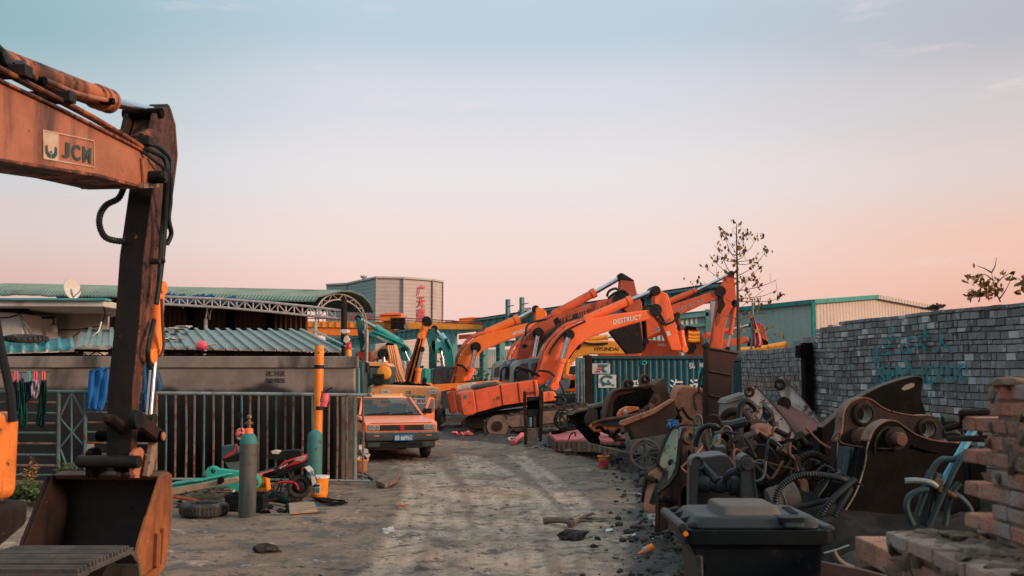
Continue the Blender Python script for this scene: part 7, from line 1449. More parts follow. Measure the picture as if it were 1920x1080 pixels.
M['scarlet'] = mat('scarlet_fairing', (.40, .022, .03), (.28, .02, .025), None, 0, SOOT, .1, .35, sc=8, bump=.05); M['greytrim'] = mat('grey_plastic', (.08, .10, .10), None, None, 0, DUST, .1, .5, sc=6, bump=.08); M['lamp2'] = mat('smoky_lens', (.36, .27, .20), (.24, .17, .13), None, 0, None, 0, .25, sc=9, bump=.05); M['jade'] = mat('jade_paint', (.02, .33, .245), (.02, .26, .20), RUST, .05, SOOT, .1, .45, sc=3)
fence_clutter()
# ------------------------------------------------------------------ wheelie bin
def wheelie_bin():
 Y0 = 4.55; xl, xr = at(1281, 985, Y0).x, at(1565, 1000, Y0).x; zt = at(1420, 990, Y0).z; D = .56
 r = empty('wheelie_bin', Vector(((xl + xr) / 2, Y0 + D / 2, 0)), 'black wheelie bin with a dusty lid and a small amber dot, nearest the camera', 'wheelie bin')
 L_ = xr - xl; X = lambda u: xl + L_ * u
 mb = MB(); mb.hexa([Vector((X(.17), Y0 + .08, .09)), Vector((X(.84), Y0 + .08, .09)), Vector((X(.84), Y0 + D - .08, .09)), Vector((X(.17), Y0 + D - .08, .09)), Vector((X(.10), Y0 + .035, zt - .03)), Vector((X(.955), Y0 + .035, zt - .03)), Vector((X(.955), Y0 + D - .035, zt - .03)), Vector((X(.10), Y0 + D - .035, zt - .03))]); bd = mb.build('body', M['binplastic'], r, bevel=.03, seg=3)
 mb = MB(); mb.prism([Vector((X(u), Y0 + .03, z)) for u, z in ((.02, zt - .05), (.12, zt - .05), (.16, zt - .17), (.13, zt - .17))], (0, D - .06, 0)); mb.build('hinge_bracket', M['binplastic'], bd, bevel=.01)
 mb = MB(); mb.beam(Vector((X(.135), Y0 + .02, .12)), Vector((X(.105), Y0 + .012, zt - .12)), .035, .03); mb.build('corner_rib', M['binlid'], bd, bevel=.01)
 def rr(x0, x1, y0, y1, z, c, n=5):
  o = []
  for cx, cy, a0 in ((x1 - c, y0 + c, -pi / 2), (x1 - c, y1 - c, 0), (x0 + c, y1 - c, pi / 2), (x0 + c, y0 + c, pi)):
   for k in range(n): a = a0 + pi / 2 * k / (n - 1); o.append(Vector((cx + c * cos(a), cy + c * sin(a), z)))
  return o
 mb = MB(); mb.prism(rr(X(.02), X(1.0), Y0, Y0 + D, zt - .075, .04), (0, 0, .065)); mb.build('rim', M['binplastic'], r, bevel=.012, seg=3)
 ld = MB(); lo = rr(X(.05), X(.93), Y0 + .015, Y0 + D - .015, zt - .008, .05); hi = rr(X(.11), X(.905), Y0 + .05, Y0 + D - .05, zt + .042, .06); n = len(lo)
 ld._add(lo + hi, [(k, (k + 1) % n, n + (k + 1) % n, n + k) for k in range(n)] + [tuple(range(n, 2 * n)), tuple(range(n))[::-1]]); lid = ld.build('lid', M['binlid'], r, bevel=.012, seg=3)
 mb = MB(); lo = rr(X(.275), X(.71), Y0 + .10, Y0 + D - .10, zt + .040, .04); hi = rr(X(.29), X(.68), Y0 + .13, Y0 + D - .12, zt + .082, .04); mb._add(lo + hi, [(k, (k + 1) % n, n + (k + 1) % n, n + k) for k in range(n)] + [tuple(range(n, 2 * n))]); mb.build('raised_panel', M['lid_dust_lit'], lid, bevel=.010, seg=3)
 mb = MB(); mb.prism(rr(X(.645), X(.815), Y0 + .005, Y0 + .12, zt + .022, .015), (0, 0, .022)); mb.build('handle_recess', M['black'], lid, bevel=.006); mb = MB(); mb.prism(rr(X(.67), X(.80), Y0 - .002, Y0 + .04, zt + .004, .012), (0, 0, .018)); mb.build('grip', M['cabteal'], lid, bevel=.006)
 for k in range(5): mb = MB(); mb.box((X(.80 + .006 * k), Y0 + .16 + .05 * k, zt + .046), (.035, .02, .008)); mb.build('moulded_bar', M['black'], lid)
 mb = MB(); mb.box((X(.975), Y0 + D / 2, zt - .01), (.06, D * .9, .03)); mb.build('front_lip', M['binlid'], lid, bevel=.012)
 mb = MB()
 for y in (Y0 + .02, Y0 + .2, Y0 + .38, Y0 + D - .02): mb.beam((X(.0), y, zt + .0), (X(.10), y, zt + .02), .022, .022)
 mb.tube([Vector((X(.0), Y0 - .005, zt)), Vector((X(.0), Y0 + D, zt))], .022, 10); mb.build('hinge_bar', M['binlid'], lid, bevel=.005)
 mb = MB(); q = Vector((X(.014), Y0 - .0, zt - .024)); mb.cyl(q, q - Vector((0, .012, 0)), .011); mb.build('amber_dot', M['bucket_amber'], r)
 for y in (Y0 + .06, Y0 + D - .06): mb = MB(); mb.cyl((X(.16), y - .02, .1), (X(.16), y + .02, .1), .1, seg=20); mb.build('wheel', M['black'], r)
wheelie_bin()
# ------------------------------------------------------------------ scrap on the right
def rim(T, name, pts, off, th, m, parent, e=.005, smooth=0, pr=0.0):
 """plate edge following part of an outline, standing e proud of it"""
 q = T.P(pts, off); q = crom(q, smooth, False) if smooth else q; c = sum(q, Vector()) / len(q); ax = T.p.n; mb = MB(); o = []
 for k, p in enumerate(q):
  t = (q[min(k + 1, len(q) - 1)] - q[max(k - 1, 0)]); nn = t.cross(ax).normalized(); o.append(nn)
 sgn = 1 if sum((p - c).dot(n_) for p, n_ in zip(q, o)) > 0 else -1
 w_ = .007; rows = [[p + ax * (-e) - n_ * sgn * w_ for p, n_ in zip(q, o)], [p + ax * (-e) + n_ * sgn * e for p, n_ in zip(q, o)], [p + ax * (th + e) + n_ * sgn * e for p, n_ in zip(q, o)]]
 mb.sheet(rows); return mb.build(name, m, parent, angle=30, solid=.004)
def ribbed(name, pts, r, m, lab, cat='hose', n=9, group=None):
 q = crom(pts, n, False); d = [0]
 for a, b in zip(q, q[1:]): d.append(d[-1] + (b - a).length)
 st = r * .42; N_ = int(d[-1] / st); o = []; j = 0
 for k in range(N_ + 1):
  s_ = min(k * st, d[-1] - 1e-6)
  while j < len(d) - 2 and d[j + 1] < s_: j += 1
  o.append(q[j].lerp(q[j + 1], (s_ - d[j]) / max(1e-9, d[j + 1] - d[j])))
 mb = MB(); mb.tube(o, [r * (1.12 if k % 2 else .88) for k in range(len(o))], 10); return tag(mb.build(name, m), lab, cat, group)
def hose(name, pts, r, m, lab, cat='hose', n=6):
 mb = MB(); mb.tube(crom(pts, n, False), r, 8); return tag(mb.build(name, m), lab, cat)
def boss(T, name, x, y, off, r1, th, m, parent, r0=0):
 c = T.p.pt(x, y, off); mb = MB()
 if r0: mb.lathe([(r0, 0), (r1 * .86, 0), (r1, th * .3), (r1, th), (r0, th), (r0, 0)], c - T.p.n * th, T.p.n, 26, False)
 else: mb.lathe([(r1 * .3, 0), (r1 * .86, 0), (r1, th * .25), (r1, th)], c - T.p.n * th, T.p.n, 22)
 return mb.build(name, m, parent)
def sm(p, n=4): return [(v.x, v.y) for v in crom([Vector((x, y, 0)) for x, y in p], n, False)]
def scrap():
 rnd = random.Random(8)
 # --- two huge ear plates of an excavator bucket with the blade behind
 P = Plane(1680, 9.0, 11); T = Thing('bucket_ears', P, P.pt(1680, 712) - Vector((0, 0, 1.6)), 'pair of huge dark steel ear plates with round pin holes, standing before the brick wall', 'bucket ears')
 A = [(1556, 1000), (1582, 961), (1604, 924), (1617, 887), (1623, 861), (1624, 845), (1628.5, 828), (1637, 808), (1649, 795.5), (1665.6, 788.5), (1682, 791), (1697, 801), (1715.6, 814), (1741.5, 823.5), (1767, 828), (1797, 830)]
 A = sm(A); a = T.prism('near_plate', A + [(1835, 838), (1840, 1040), (1560, 1040)], 0, .13, M['rust_black'], bevel=.006)
 rim(T, 'worn_or_lit_edge', A[:25], 0, .13, M['edge_pale'], a); rim(T, 'worn_or_lit_edge', A[24:], 0, .13, M['edge_brown'], a)  # worn edges, painted pale on the left where light catches them
 boss(T, 'pin_boss', 1678, 822, 0, .105, .035, M['rust_dark'], a); boss(T, 'pin', 1681, 823, -.035, .062, .09, M['rust'], a)
 T.prism('raised_rib', [(1711, 833), (1740, 842), (1763, 846), (1763, 850), (1738, 847), (1711, 839)], -.02, .02, M['rust_black'], parent=a); T.prism('weld_ring', [(1640, 850), (1641, 825), (1650, 808), (1664, 799), (1680, 802), (1692, 810), (1690, 813), (1678, 806), (1664, 804), (1653, 812), (1645, 828), (1644, 850)], -.012, .012, M['rust_dark'], bevel=.004, parent=a, smooth=2)
 B = [(1480, 985), (1515, 954), (1549, 910), (1567, 873), (1571, 830), (1578.5, 808), (1582, 773), (1594, 755), (1615.5, 746), (1634, 750), (1656, 765), (1682, 774), (1719, 779.5), (1745, 779), (1760, 787), (1767, 803), (1764, 822)]
 B = sm(B); b = T.prism('far_plate', B + [(1764, 900), (1660, 1010), (1490, 1010)], .62, .12, M['rust_dark'], holes=[(1619, 776, .085), (1738, 804, .08)], bevel=.006)
 rim(T, 'worn_or_lit_edge', B[:17], .62, .12, M['edge_pale'], b); rim(T, 'worn_or_lit_edge', B[16:53], .62, .12, M['edge_brown'], b)
 boss(T, 'hole_ring', 1619, 776, .62, .115, .03, M['rust_dark'], b, .086); boss(T, 'hole_ring', 1738, 804, .62, .105, .03, M['rust_dark'], b, .081)
 for hx, hy, hr in ((1619, 776, .084), (1738, 804, .079)): c = T.p.pt(hx, hy, .62); mb = MB(); mb.lathe([(hr, 0), (hr, .13), (hr - .007, .13), (hr - .007, 0), (hr, 0)], c - T.p.n * .01, T.p.n, 26, False); mb.build('hole_lining', M['edge_pale'], b)  # pale colour paints the light caught inside the holes
 c = T.p.pt(1612, 820, .62); mb = MB(); ax = -T.p.n; mb.lathe([(.03, .0), (.095, 0), (.1, .06), (.085, .07), (.085, .12), (.098, .13), (.09, .2), (.06, .21), (.06, .34), (.02, .34)], c, ax, 22); mb.build('spacer_pin', M['rust'], b)
 T.prism('inner_web', [(1600, 850), (1602, 838), (1600, 870), (1585, 930), (1560, 985), (1548, 985), (1575, 925), (1588, 885), (1594, 838)], .34, .2, M['slate'], bevel=.01)
 T.prism('back_web', [(1626, 850), (1760, 850), (1830, 1040), (1560, 1040)], .12, .48, M['rust_black'], bevel=0)
 C = [(1540, 802), (1549, 795), (1571, 776), (1608, 747), (1652.6, 724), (1697, 709.6), (1719, 706), (1730, 711.5), (1729, 724), (1727, 747), (1736, 778), (1742, 860), (1560, 870)]
 P2 = Plane(1640, 11.4, 12); T2 = Thing('blade_plate', P2, P2.pt(1640, 712) - Vector((0, 0, 1.6)), 'big curved dark blade rising behind the ear plates, with a slotted hole', 'blade')
 C = sm(C); cpl = T2.prism('blade', C + [(1560, 930)], 0, .10, M['rust_black'], bevel=.008); rim(T2, 'worn_or_lit_edge', C[:30], 0, .10, M['edge_dull'], cpl); T2.prism('slot', [(1690, 729), (1697, 722), (1709, 718), (1715, 719), (1714, 725), (1704, 730), (1694, 732)], -.004, .004, M['concrete_cap'], bevel=0, parent=cpl); T2.prism('support', [(1600, 860), (1740, 850), (1750, 960), (1600, 960)], .1, .5, M['rust_black'])
 # --- white chipped bracket with plum web
 P = Plane(1450, 14.2, -16); T = Thing('clevis_bracket', P, P.pt(1460, 712) - Vector((0, 0, 1.6)), 'rusty two-eared bracket in chipped white paint with a plum brown web', 'bracket')
 W1 = [(1399.5, 731), (1401, 725), (1407, 721.5), (1415, 722), (1427, 735), (1446, 754), (1473, 787), (1489, 810.5), (1495, 826), (1444, 828), (1425, 801), (1413, 783), (1409, 768), (1404, 744)]
 w1 = T.prism('near_ear', W1, 0, .07, M['chip_white'], bevel=.006); rim(T, 'worn_or_lit_edge', W1[3:9], 0, .07, M['plum_edge'], w1)
 boss(T, 'eye', 1405, 735, 0, .075, .03, M['rust_dark'], w1, .04); T.pins('stub', [(1412, 765, .05), (1411, 801, .07)], -.14, .14, .05, M['rust_dark'], w1)
 W2 = [(1457, 713), (1463.5, 706.5), (1471, 708.5), (1489, 729), (1516, 762), (1535.5, 789), (1549, 797), (1530, 812), (1500, 790), (1473, 768), (1463.6, 740.5)]
 w2 = T.prism('far_ear', W2, .55, .07, M['chip_white2'], bevel=.006); rim(T, 'worn_or_lit_edge', W2[2:7], .55, .07, M['plum_edge'], w2); boss(T, 'eye', 1462.6, 721, .55, .085, .04, M['rust_dark'], w2, .045)
 mb = MB(); r0 = T.P([(1448, 757), (1458, 769), (1473, 787), (1489, 810.5), (1496, 828)], .068); r1 = T.P([(1483, 762), (1492, 768), (1508, 776), (1532, 792), (1549, 800)], .56); mb.sheet([r0, [a_.lerp(b_, .5) - Vector((0, 0, .03)) for a_, b_ in zip(r0, r1)], r1]); mb.build('web', M['plum'], T.root, solid=.03)
 mb = MB(); q = T.p.pt(1470, 757, .36); mb.cyl(q, q + T.p.n * .2, .10); mb.build('stub', M['rust_dark'], T.root); T.prism('foot', [(1444, 826), (1500, 822), (1510, 880), (1430, 890)], .1, .5, M['rust_dark'])
 # --- slate plate with two bolts
 P = Plane(1525, 11.6, -16); T = Thing('bolted_plate', P, P.pt(1520, 712) - Vector((0, 0, 1.6)), 'slate grey plate with two rusty bolt heads under a long bar', 'plate')
 T.prism('plate', [(1470, 832), (1496, 824), (1547, 800), (1562, 790), (1578, 845), (1568, 900), (1530, 880), (1500, 852)], 0, .05, M['slate'], bevel=.008); T.prism('bar', [(1469, 828), (1472, 823), (1500, 820.5), (1547, 797), (1556, 789), (1560, 792), (1549, 802), (1502, 826), (1474, 833)], -.05, .07, M['rust_dark'], bevel=.01)
 for x, y in ((1546.5, 808), (1504.5, 831)): T.pins('bolt', [(x, y)], -.14, .14, .060, M['rust']); T.pins('bolt_face', [(x, y)], -.145, .01, .03, M['rust_dark'])
 T.prism('grating', [(1550, 846), (1556, 842), (1572, 880), (1568, 886)], -.06, .04, M['pipe'], bevel=.006)
 # --- rusty plated box
 P = Plane(1450, 10.2, -12); T = Thing('plated_box', P, P.pt(1450, 712) - Vector((0, 0, 1.6)), 'dark rusty steel box with a lumpy flange, tilted behind the hoses', 'steel box')
 T.prism('side', [(1398, 846), (1406, 829), (1423, 812), (1449, 829), (1502, 865), (1480, 897), (1455, 930), (1405, 925)], 0, .5, M['rust_dark'], bevel=.01); rim(T, 'flange', [(1423, 810), (1449, 828), (1503, 865)], -.03, .5, M['rust_dark'], T.root, e=.02)
 for k, (x, y) in enumerate(((1402, 842), (1408, 832), (1414, 824), (1421, 814), (1426, 807))): mb = MB(); mb.lump(T.p.pt(x, y, .1), (.085, .12, .075), rough=.3, sub=2); mb.build('lug', M['rust_pink2'], T.root)
 T.prism('hatch', [(1430, 829), (1437, 823), (1447, 831), (1440, 840)], -.02, .02, M['rust_dark'], bevel=.006); T.prism('seam', [(1470, 899), (1494, 872), (1496, 874), (1472, 902)], -.015, .015, M['rust'], bevel=.003); T.tube('bent_rod', [(1408, 875, -.06), (1413, 866, -.06), (1425, 864, -.06), (1442, 872, -.06), (1462, 890, -.06)], .012, M['rust'])
 # --- hoses
 P = Plane(1530, 8.55, -8); q = lambda L_: [P.pt(x, y, (o[0] if o else 0)) for x, y, *o in L_]
 ribbed('corrugated_hose', q([(1452, 985, .1), (1453, 950), (1457.5, 925), (1472, 905.6), (1496, 893.5), (1528, 890), (1570, 896, .1), (1596, 904, .25)]), .026, M['hose'], 'black corrugated hose arching over from behind the bin to the ear plates', group='corrugated hoses by the ear plates')
 ribbed('corrugated_hose', q([(1455, 962, .05), (1478, 954, .08), (1502, 950, .1), (1528, 944, .15), (1556, 937, .22)]), .022, M['hose'], 'black corrugated hose lying nearly level just above the bin lid', group='corrugated hoses by the ear plates')
 ribbed('corrugated_hose', q([(1528, 992, -.15), (1538, 968, -.12), (1562, 935.5, -.08), (1602, 900, .2)]), .027, M['hose'], 'left one of two black corrugated hoses slanting down beside the ear plate', group='corrugated hoses by the ear plates')
 ribbed('corrugated_hose', q([(1545, 1004, -.1), (1556, 985, -.1), (1572, 955, -.06), (1596, 915, .15)]), .026, M['hose'], 'right one of two black corrugated hoses slanting down beside the ear plate', group='corrugated hoses by the ear plates')
 P = Plane(1520, 9.6, 0); ribbed('corrugated_hose', [P.pt(*p) for p in ((1498, 888), (1499, 872), (1506, 858), (1520, 852), (1536, 855), (1546, 866), (1549, 880))], .034, M['rust_dark'], 'brown ribbed hose bent into a hook above the black hoses', group='corrugated hoses by the ear plates')
 tag((lambda m: (m.tube(crom([P.pt(*p) for p in ((1501, 896), (1507, 905), (1509, 920), (1505, 938), (1494, 946))], 5, False), .038, 8), m.build('rusty_elbow', M['rust_pink']))[1])(MB()), 'rust orange pipe elbow under the hooked brown hose', 'pipe')
 P = Plane(1465, 9.2, 0); T = Thing('drum', P, P.pt(1465, 960), 'flaking grey and brown drum lying behind the bin', 'drum'); mb = MB(); a_, b_ = P.pt(1440, 945), P.pt(1494, 930); d_ = (b_ - a_); mb.lathe([(.05, 0), (.13, .01), (.14, .05), (.14, d_.length * .45), (.15, d_.length * .47), (.14, d_.length * .5), (.14, d_.length), (.03, d_.length)], a_, d_, 20); mb.build('shell', M['rust_grey'], T.root)
 P = Plane(1540, 9.9); T = Thing('pipe_cluster', P, P.pt(1540, 930), 'dark pipes and a rusty rod jumbled under the hooked hose', 'pipes')
 for a0, b0, r_, m in (((1520, 862), (1512, 900), .05, 'rust_dark'), ((1530, 870), (1548, 910), .04, 'rust_black'), ((1518, 905), (1540, 925), .05, 'rust_dark'), ((1500, 880), (1540, 900), .03, 'rust')): T.tube('pipe', [a0, b0], r_, M[m], raw=True)
 # --- coupler nearest the bin
 P = Plane(1355, 7.7, -4); T = Thing('quick_coupler', P, P.pt(1355, 712) - Vector((0, 0, 1.55)), 'oily black coupler with a cylinder between two upright plates, just behind the bin', 'coupler')
 for pts, off in (([(1292, 985), (1293.5, 875), (1297, 863), (1303, 857.5), (1310, 857), (1317, 863), (1319, 872), (1312, 880), (1309, 900), (1306, 985)], 0), ([(1389, 975), (1387.5, 866), (1391, 858), (1398.5, 854), (1406, 857), (1412, 866), (1415, 902), (1420, 940), (1424, 975)], -.05)):
  pl = T.prism('side_plate', pts, off, .22, M['oily2'], bevel=.012); rim(T, 'worn_or_lit_edge', pts[1:8], off, .22, M['edge_dark'], pl, smooth=3)
 mb = MB(); a_, b_ = T.p.pt(1302, 905, .1), T.p.pt(1398, 913, .1); d_ = (b_ - a_); l_ = d_.length; mb.lathe([(.03, 0), (.07, 0), (.07, l_ * .28), (.055, l_ * .3), (.055, l_ * .4), (.066, l_ * .42), (.066, l_ * .58), (.05, l_ * .6), (.05, l_ * .68), (.075, l_ * .7), (.07, l_ * .86), (.045, l_ * .9), (.045, l_)], a_, d_, 20); mb.build('lock_cylinder', M['oily3'], T.root)
 T.tube('diagonal_strut', [(1312, 868, .15), (1328, 885, .1), (1345, 902, .05)], .035, M['oily3'], raw=True); T.tube('hose', [(1360, 905, .0), (1364, 893, -.03), (1375, 884, -.04), (1388, 886, 0), (1392, 900, .05)], .028, M['hose']); T.prism('back_housing', [(1304, 866), (1316, 858), (1350, 853), (1366, 854), (1376, 868), (1385, 885), (1390, 985), (1304, 985)], .28, .5, M['oily2'], bevel=.04); T.pins('boss', [(1402, 870, .05)], -.1, .06, .05, M['oily3'])
 # --- ear plates on the left edge of the heap
 P = Plane(1275, 10.6, 22); T = Thing('ear_plate', P, on(1240, 990), 'tall rust brown ear plate with a slotted hole and three studs, at the heap edge', 'ear plate')
 E_ = [(1284, 812), (1286, 803), (1290, 799), (1295, 799), (1300, 809), (1302, 855.6), (1298, 875), (1295, 908.6), (1282, 913), (1276.7, 923), (1276, 966), (1262, 985), (1235, 998), (1236, 923), (1255, 908.6), (1269.5, 889), (1274, 870), (1277.5, 841)]
 e = T.prism('plate', E_, 0, .06, M['rust_tan'], holes=[(1291, 820, .045)], bevel=.006); rim(T, 'worn_or_lit_edge', E_[11:] + E_[:2], 0, .06, M['rust_dark'], e); boss(T, 'eye_ring', 1291, 820, 0, .075, .025, M['rust_tan'], e, .046); T.prism('slot', [(1290, 845), (1293, 843), (1295, 850), (1293, 858), (1290, 856)], -.004, .004, M['rust_black'], bevel=0, parent=e)
 for x, y in ((1246, 935), (1257, 937), (1266, 941)): T.pins('stud', [(x, y)], -.09, .09, .03, M['rust_dark'], e)
 T.prism('notch', [(1257, 955), (1262, 953), (1262, 976), (1257, 978)], -.004, .004, M['rust_black'], bevel=0, parent=e); T.prism('dark_opening', [(1277, 925), (1281, 915), (1289, 912), (1294, 918), (1294, 968), (1278, 968)], .01, .04, M['rust_black'], parent=e)
 P = Plane(1245, 11.8, 16); T = Thing('ear_plate', P, on(1215, 960), 'pale ear plate with peeling turquoise paint, behind the rust brown one', 'ear plate')
 u = T.prism('plate', [(1260, 804), (1266, 798), (1272, 796.6), (1271.5, 819.5), (1268, 870), (1253, 908.6), (1246.6, 906), (1248, 884), (1236, 872), (1238, 856), (1248, 829)], 0, .06, M['teal_chip'], holes=[(1258, 868, .04)], bevel=.006); rim(T, 'worn_or_lit_edge', [(1248, 884), (1236, 872), (1238, 856), (1248, 829), (1260, 804)], 0, .06, M['rust_dark'], u, smooth=3)
 lo = T.prism('lower_plate', [(1214, 886), (1233, 873), (1247, 884.5), (1242, 923), (1238, 930), (1238, 971), (1207, 957), (1206, 942)], .02, .06, M['rust_tan2'], bevel=.006); rim(T, 'worn_or_lit_edge', [(1206, 942), (1214, 886), (1233, 873)], .02, .06, M['rust_dark'], lo)
 for x, y in ((1219, 897), (1225, 899), (1231, 902)): T.pins('stud', [(x, y)], -.06, .08, .03, M['rust_dark'], lo)
 T.tube('hose', [(1248, 882, -.1), (1245, 898, -.1), (1232, 918, -.12), (1222, 945, -.1)], .035, M['hose']); mb = MB()
 for k in range(7): mb.lump(T.p.pt(1262 + rnd.gauss(0, 4), 794 + rnd.gauss(0, 3), rnd.gauss(0, .08)), (.07, .04, .05), rough=.8)
 mb.build('knotted_rag', M['tarp'], T.root)
 # --- turquoise clevis behind the coupler
 P = Plane(1340, 9.8, -15); T = Thing('turquoise_clevis', P, P.pt(1340, 712) - Vector((0, 0, 1.6)), 'clevis of rounded ears with worn turquoise paint behind the black coupler', 'clevis')
 for pts, off, m, h in (([(1301, 850), (1300.5, 790), (1304, 782), (1309, 779), (1315, 787), (1317, 830), (1316, 850)], .5, 'teal_chip', (1304, 797, .03)), ([(1318, 860), (1320, 815), (1324, 806), (1329, 803), (1332, 812), (1332, 860)], .3, 'teal_chip', None), ([(1350, 890), (1350.5, 817), (1354, 804), (1361, 800), (1370.6, 807.5), (1375.5, 841), (1381, 890)], 0, 'rust_grey', (1358.6, 822, .045))):
  o = T.prism('ear', pts, off, .1, M[m], holes=[h] if h else (), bevel=.008); rim(T, 'worn_or_lit_edge', pts[:6], off, .1, M['edge_brown'], o, smooth=3)
 T.prism('web', [(1330, 850), (1338, 818), (1348, 812), (1350, 850), (1342, 862)], .25, .1, M['teal_chip'], bevel=.01); T.pins('pulley', [(1336, 793, .085), (1336, 800, .06)], .35, .14, .08, M['rust_dark']); T.prism('base', [(1300, 850), (1380, 850), (1392, 960), (1296, 960)], .3, .5, M['rust_black']); T.pins('knob', [(1330, 852, .04)], .2, .1, .04, M['rust_grey'])
 T.tube('cross_pipe', [(1352, 798, .5), (1372, 797, .5), (1400, 790, .5)], .05, M['oily3'], raw=True)
 hose('hose', [P.pt(*p) for p in ((1304, 838, .1), (1306, 825, .1), (1313, 808, .1), (1326, 799, .05), (1342, 799, .05), (1352, 808, .1))], .026, M['hose'], 'black hose arched over the turquoise clevis')
 hose('wire', [P.pt(*p) for p in ((1325, 812, -.25), (1318, 835, -.25), (1304, 852, -.3), (1282, 872, -.3), (1279, 878, -.3), (1292, 888, -.3), (1310, 890, -.25))], .008, M['rust_pink'], 'thin rust orange wire bent across the ear plate and coupler', 'wire')
 hose('hose', [at(*p, 11.5) for p in ((1386, 905), (1384, 860), (1385, 800), (1388, 765), (1396, 752), (1408, 756), (1418, 766))], .036, M['hose'], 'tall black hose rising left of the white bracket')
 # --- tangle of round parts left of the white bracket
 P = Plane(1380, 12.4, 0); T = Thing('swivel_parts', P, P.pt(1380, 830), 'rusty ring and turquoise swivel pieces heaped left of the white bracket', 'machine parts')
 mb = MB(); mb.ring(P.pt(1378, 792), P.n + Vector((.3, 0, .3)), .15, .05, 22, 8); mb.build('ring', M['rust_dark'], T.root); T.prism('turquoise_lug', [(1352, 792), (1353, 781), (1358, 776), (1364, 780), (1362, 794)], 0, .1, M['teal_light'], bevel=.02); T.prism('lug', [(1398, 792), (1400, 780), (1408, 778), (1410, 795)], 0, .1, M['rust_dark'], bevel=.02); T.pins('roller', [(1395, 801, .1), (1412, 806, .12)], -.1, .25, .1, M['rust']); T.prism('base', [(1350, 800), (1420, 800), (1430, 880), (1345, 880)], .2, .4, M['rust_black']); T.tube('bent_pipe', [(1362, 800), (1368, 786), (1384, 781), (1396, 790)], .035, M['rust'])
 P = Plane(1385, 15); T = Thing('wooden_box', P, P.pt(1385, 830), 'pale grey wooden box leaning behind the hose', 'box'); T.prism('front', [(1362, 756), (1404, 742), (1416, 790), (1404, 830), (1356, 830)], 0, .5, M['wood_box'], bevel=.01); T.prism('lid', [(1360, 757), (1366, 748), (1403, 736), (1406, 743)], -.04, .6, M['wood_box'], bevel=.01)
 # --- tall rusty panel
 P = Plane(1350, 17, 6); T = Thing('rusty_sheet', P, P.pt(1330, 712) - Vector((0, 0, 1.6)), 'tall dark rust-brown steel panel standing upright at the container end', 'panel')
 T.prism('sheet', [(1329, 650), (1387, 660), (1374, 682), (1371, 747), (1366, 890), (1326, 890)], 0, .05, M['rust_panel'], bevel=.006); T.prism('post', [(1323, 648), (1326, 644), (1330, 648), (1328, 790), (1325, 890), (1317, 890), (1321, 790)], -.07, .14, M['rust_dark'], bevel=.01); T.pins('post_cap', [(1326, 647, .05)], -.09, .18, .05, M['soot'])
 for y0, y1 in ((651, 661), (694, 702), (740, 747)): T.prism('rib', [(1330, y0), (1386 if y0 < 660 else 1372, y1), (1386 if y0 < 660 else 1372, y1 + 2), (1330, y0 + 2.4)], -.03, .03, M['rust'], bevel=.004)
 P = Plane(1310, 17.2); T = Thing('green_sack', P, P.pt(1312, 740), 'scrap of green netting hanging beside the rusty panel', 'netting'); rows = [[P.pt(1309 + k * 2.4 + sin(j) * .8, 688 + j * 5.5, .03 * sin(k * 2 + j)) for k in range(6)] for j in range(8)]; mb = MB(); mb.sheet(rows); mb.build('net', M['teal_light'], T.root, solid=.01); T.tube('rod', [(1310, 735), (1312, 712), (1318, 700)], .02, M['rust'])
 # --- cart with spoked wheel
 P = Plane(1210, 16.6, -6); T = Thing('handcart', P, on(1210, 885), 'old handcart with a wooden spoked wheel, carrying a rusty box', 'cart')
 c = P.pt(1210.5, 852, -.2); R_ = .235; mb = MB(); mb.ring(c, P.n, R_, .022, 36, 8); wh = mb.build('wheel', M['wood_grey'], T.root); mb = MB(); mb.cyl(c - P.n * .06, c + P.n * .06, .032)
 for k in range(11): a_ = 2 * pi * k / 11 + .2; mb.beam(c + (P.d * cos(a_) + Vector((0, 0, sin(a_)))) * .025, c + (P.d * cos(a_) + Vector((0, 0, sin(a_)))) * R_, .016, .022, up=P.n)
 mb.build('spokes', M['wood_grey'], wh); T.prism('side_board', [(1180, 826), (1250, 815), (1240, 838), (1222, 832), (1200, 834), (1188, 856), (1182, 856)], -.05, .06, M['wood_grey'], bevel=.006)
 T.prism('shaft', [(1098, 832), (1104, 831), (1184, 848), (1184, 853)], -.1, .05, M['wood_grey'], bevel=.006); T.prism('shaft', [(1120, 836), (1124, 833), (1186, 838), (1186, 842)], .5, .05, M['rust_black'], bevel=.006); T.prism('brace', [(1130, 852), (1184, 842), (1184, 845), (1130, 856)], .1, .05, M['wood_grey'], bevel=.006); T.prism('post', [(1170, 812), (1178, 812), (1184, 866), (1178, 866)], .0, .06, M['wood_grey'], bevel=.006)
 P = Plane(1215, 16.9, -6); T = Thing('rusty_trough', P, P.pt(1215, 824), 'rust brown steel trough with a pale rolled rim resting on the handcart', 'trough')
 T.prism('side', [(1167, 798), (1262, 752), (1270, 776), (1249, 816), (1183, 825)], 0, .8, M['rust_mid'], bevel=.01); T.prism('rim', [(1160, 796), (1163, 790), (1225, 768), (1258, 748), (1266, 750), (1256, 757), (1228, 776), (1168, 800)], -.06, .3, M['rust_pink'], bevel=.015); T.prism('end_strap', [(1172, 800), (1179, 797), (1190, 824), (1183, 826)], -.02, .02, M['rust_dark'], bevel=.004)
 # --- scrap behind the cart
 P = Plane(1190, 21, 4); T = Thing('old_bucket', P, on(1190, 815), 'rusty digger bucket lying open on its back before the green container', 'bucket')
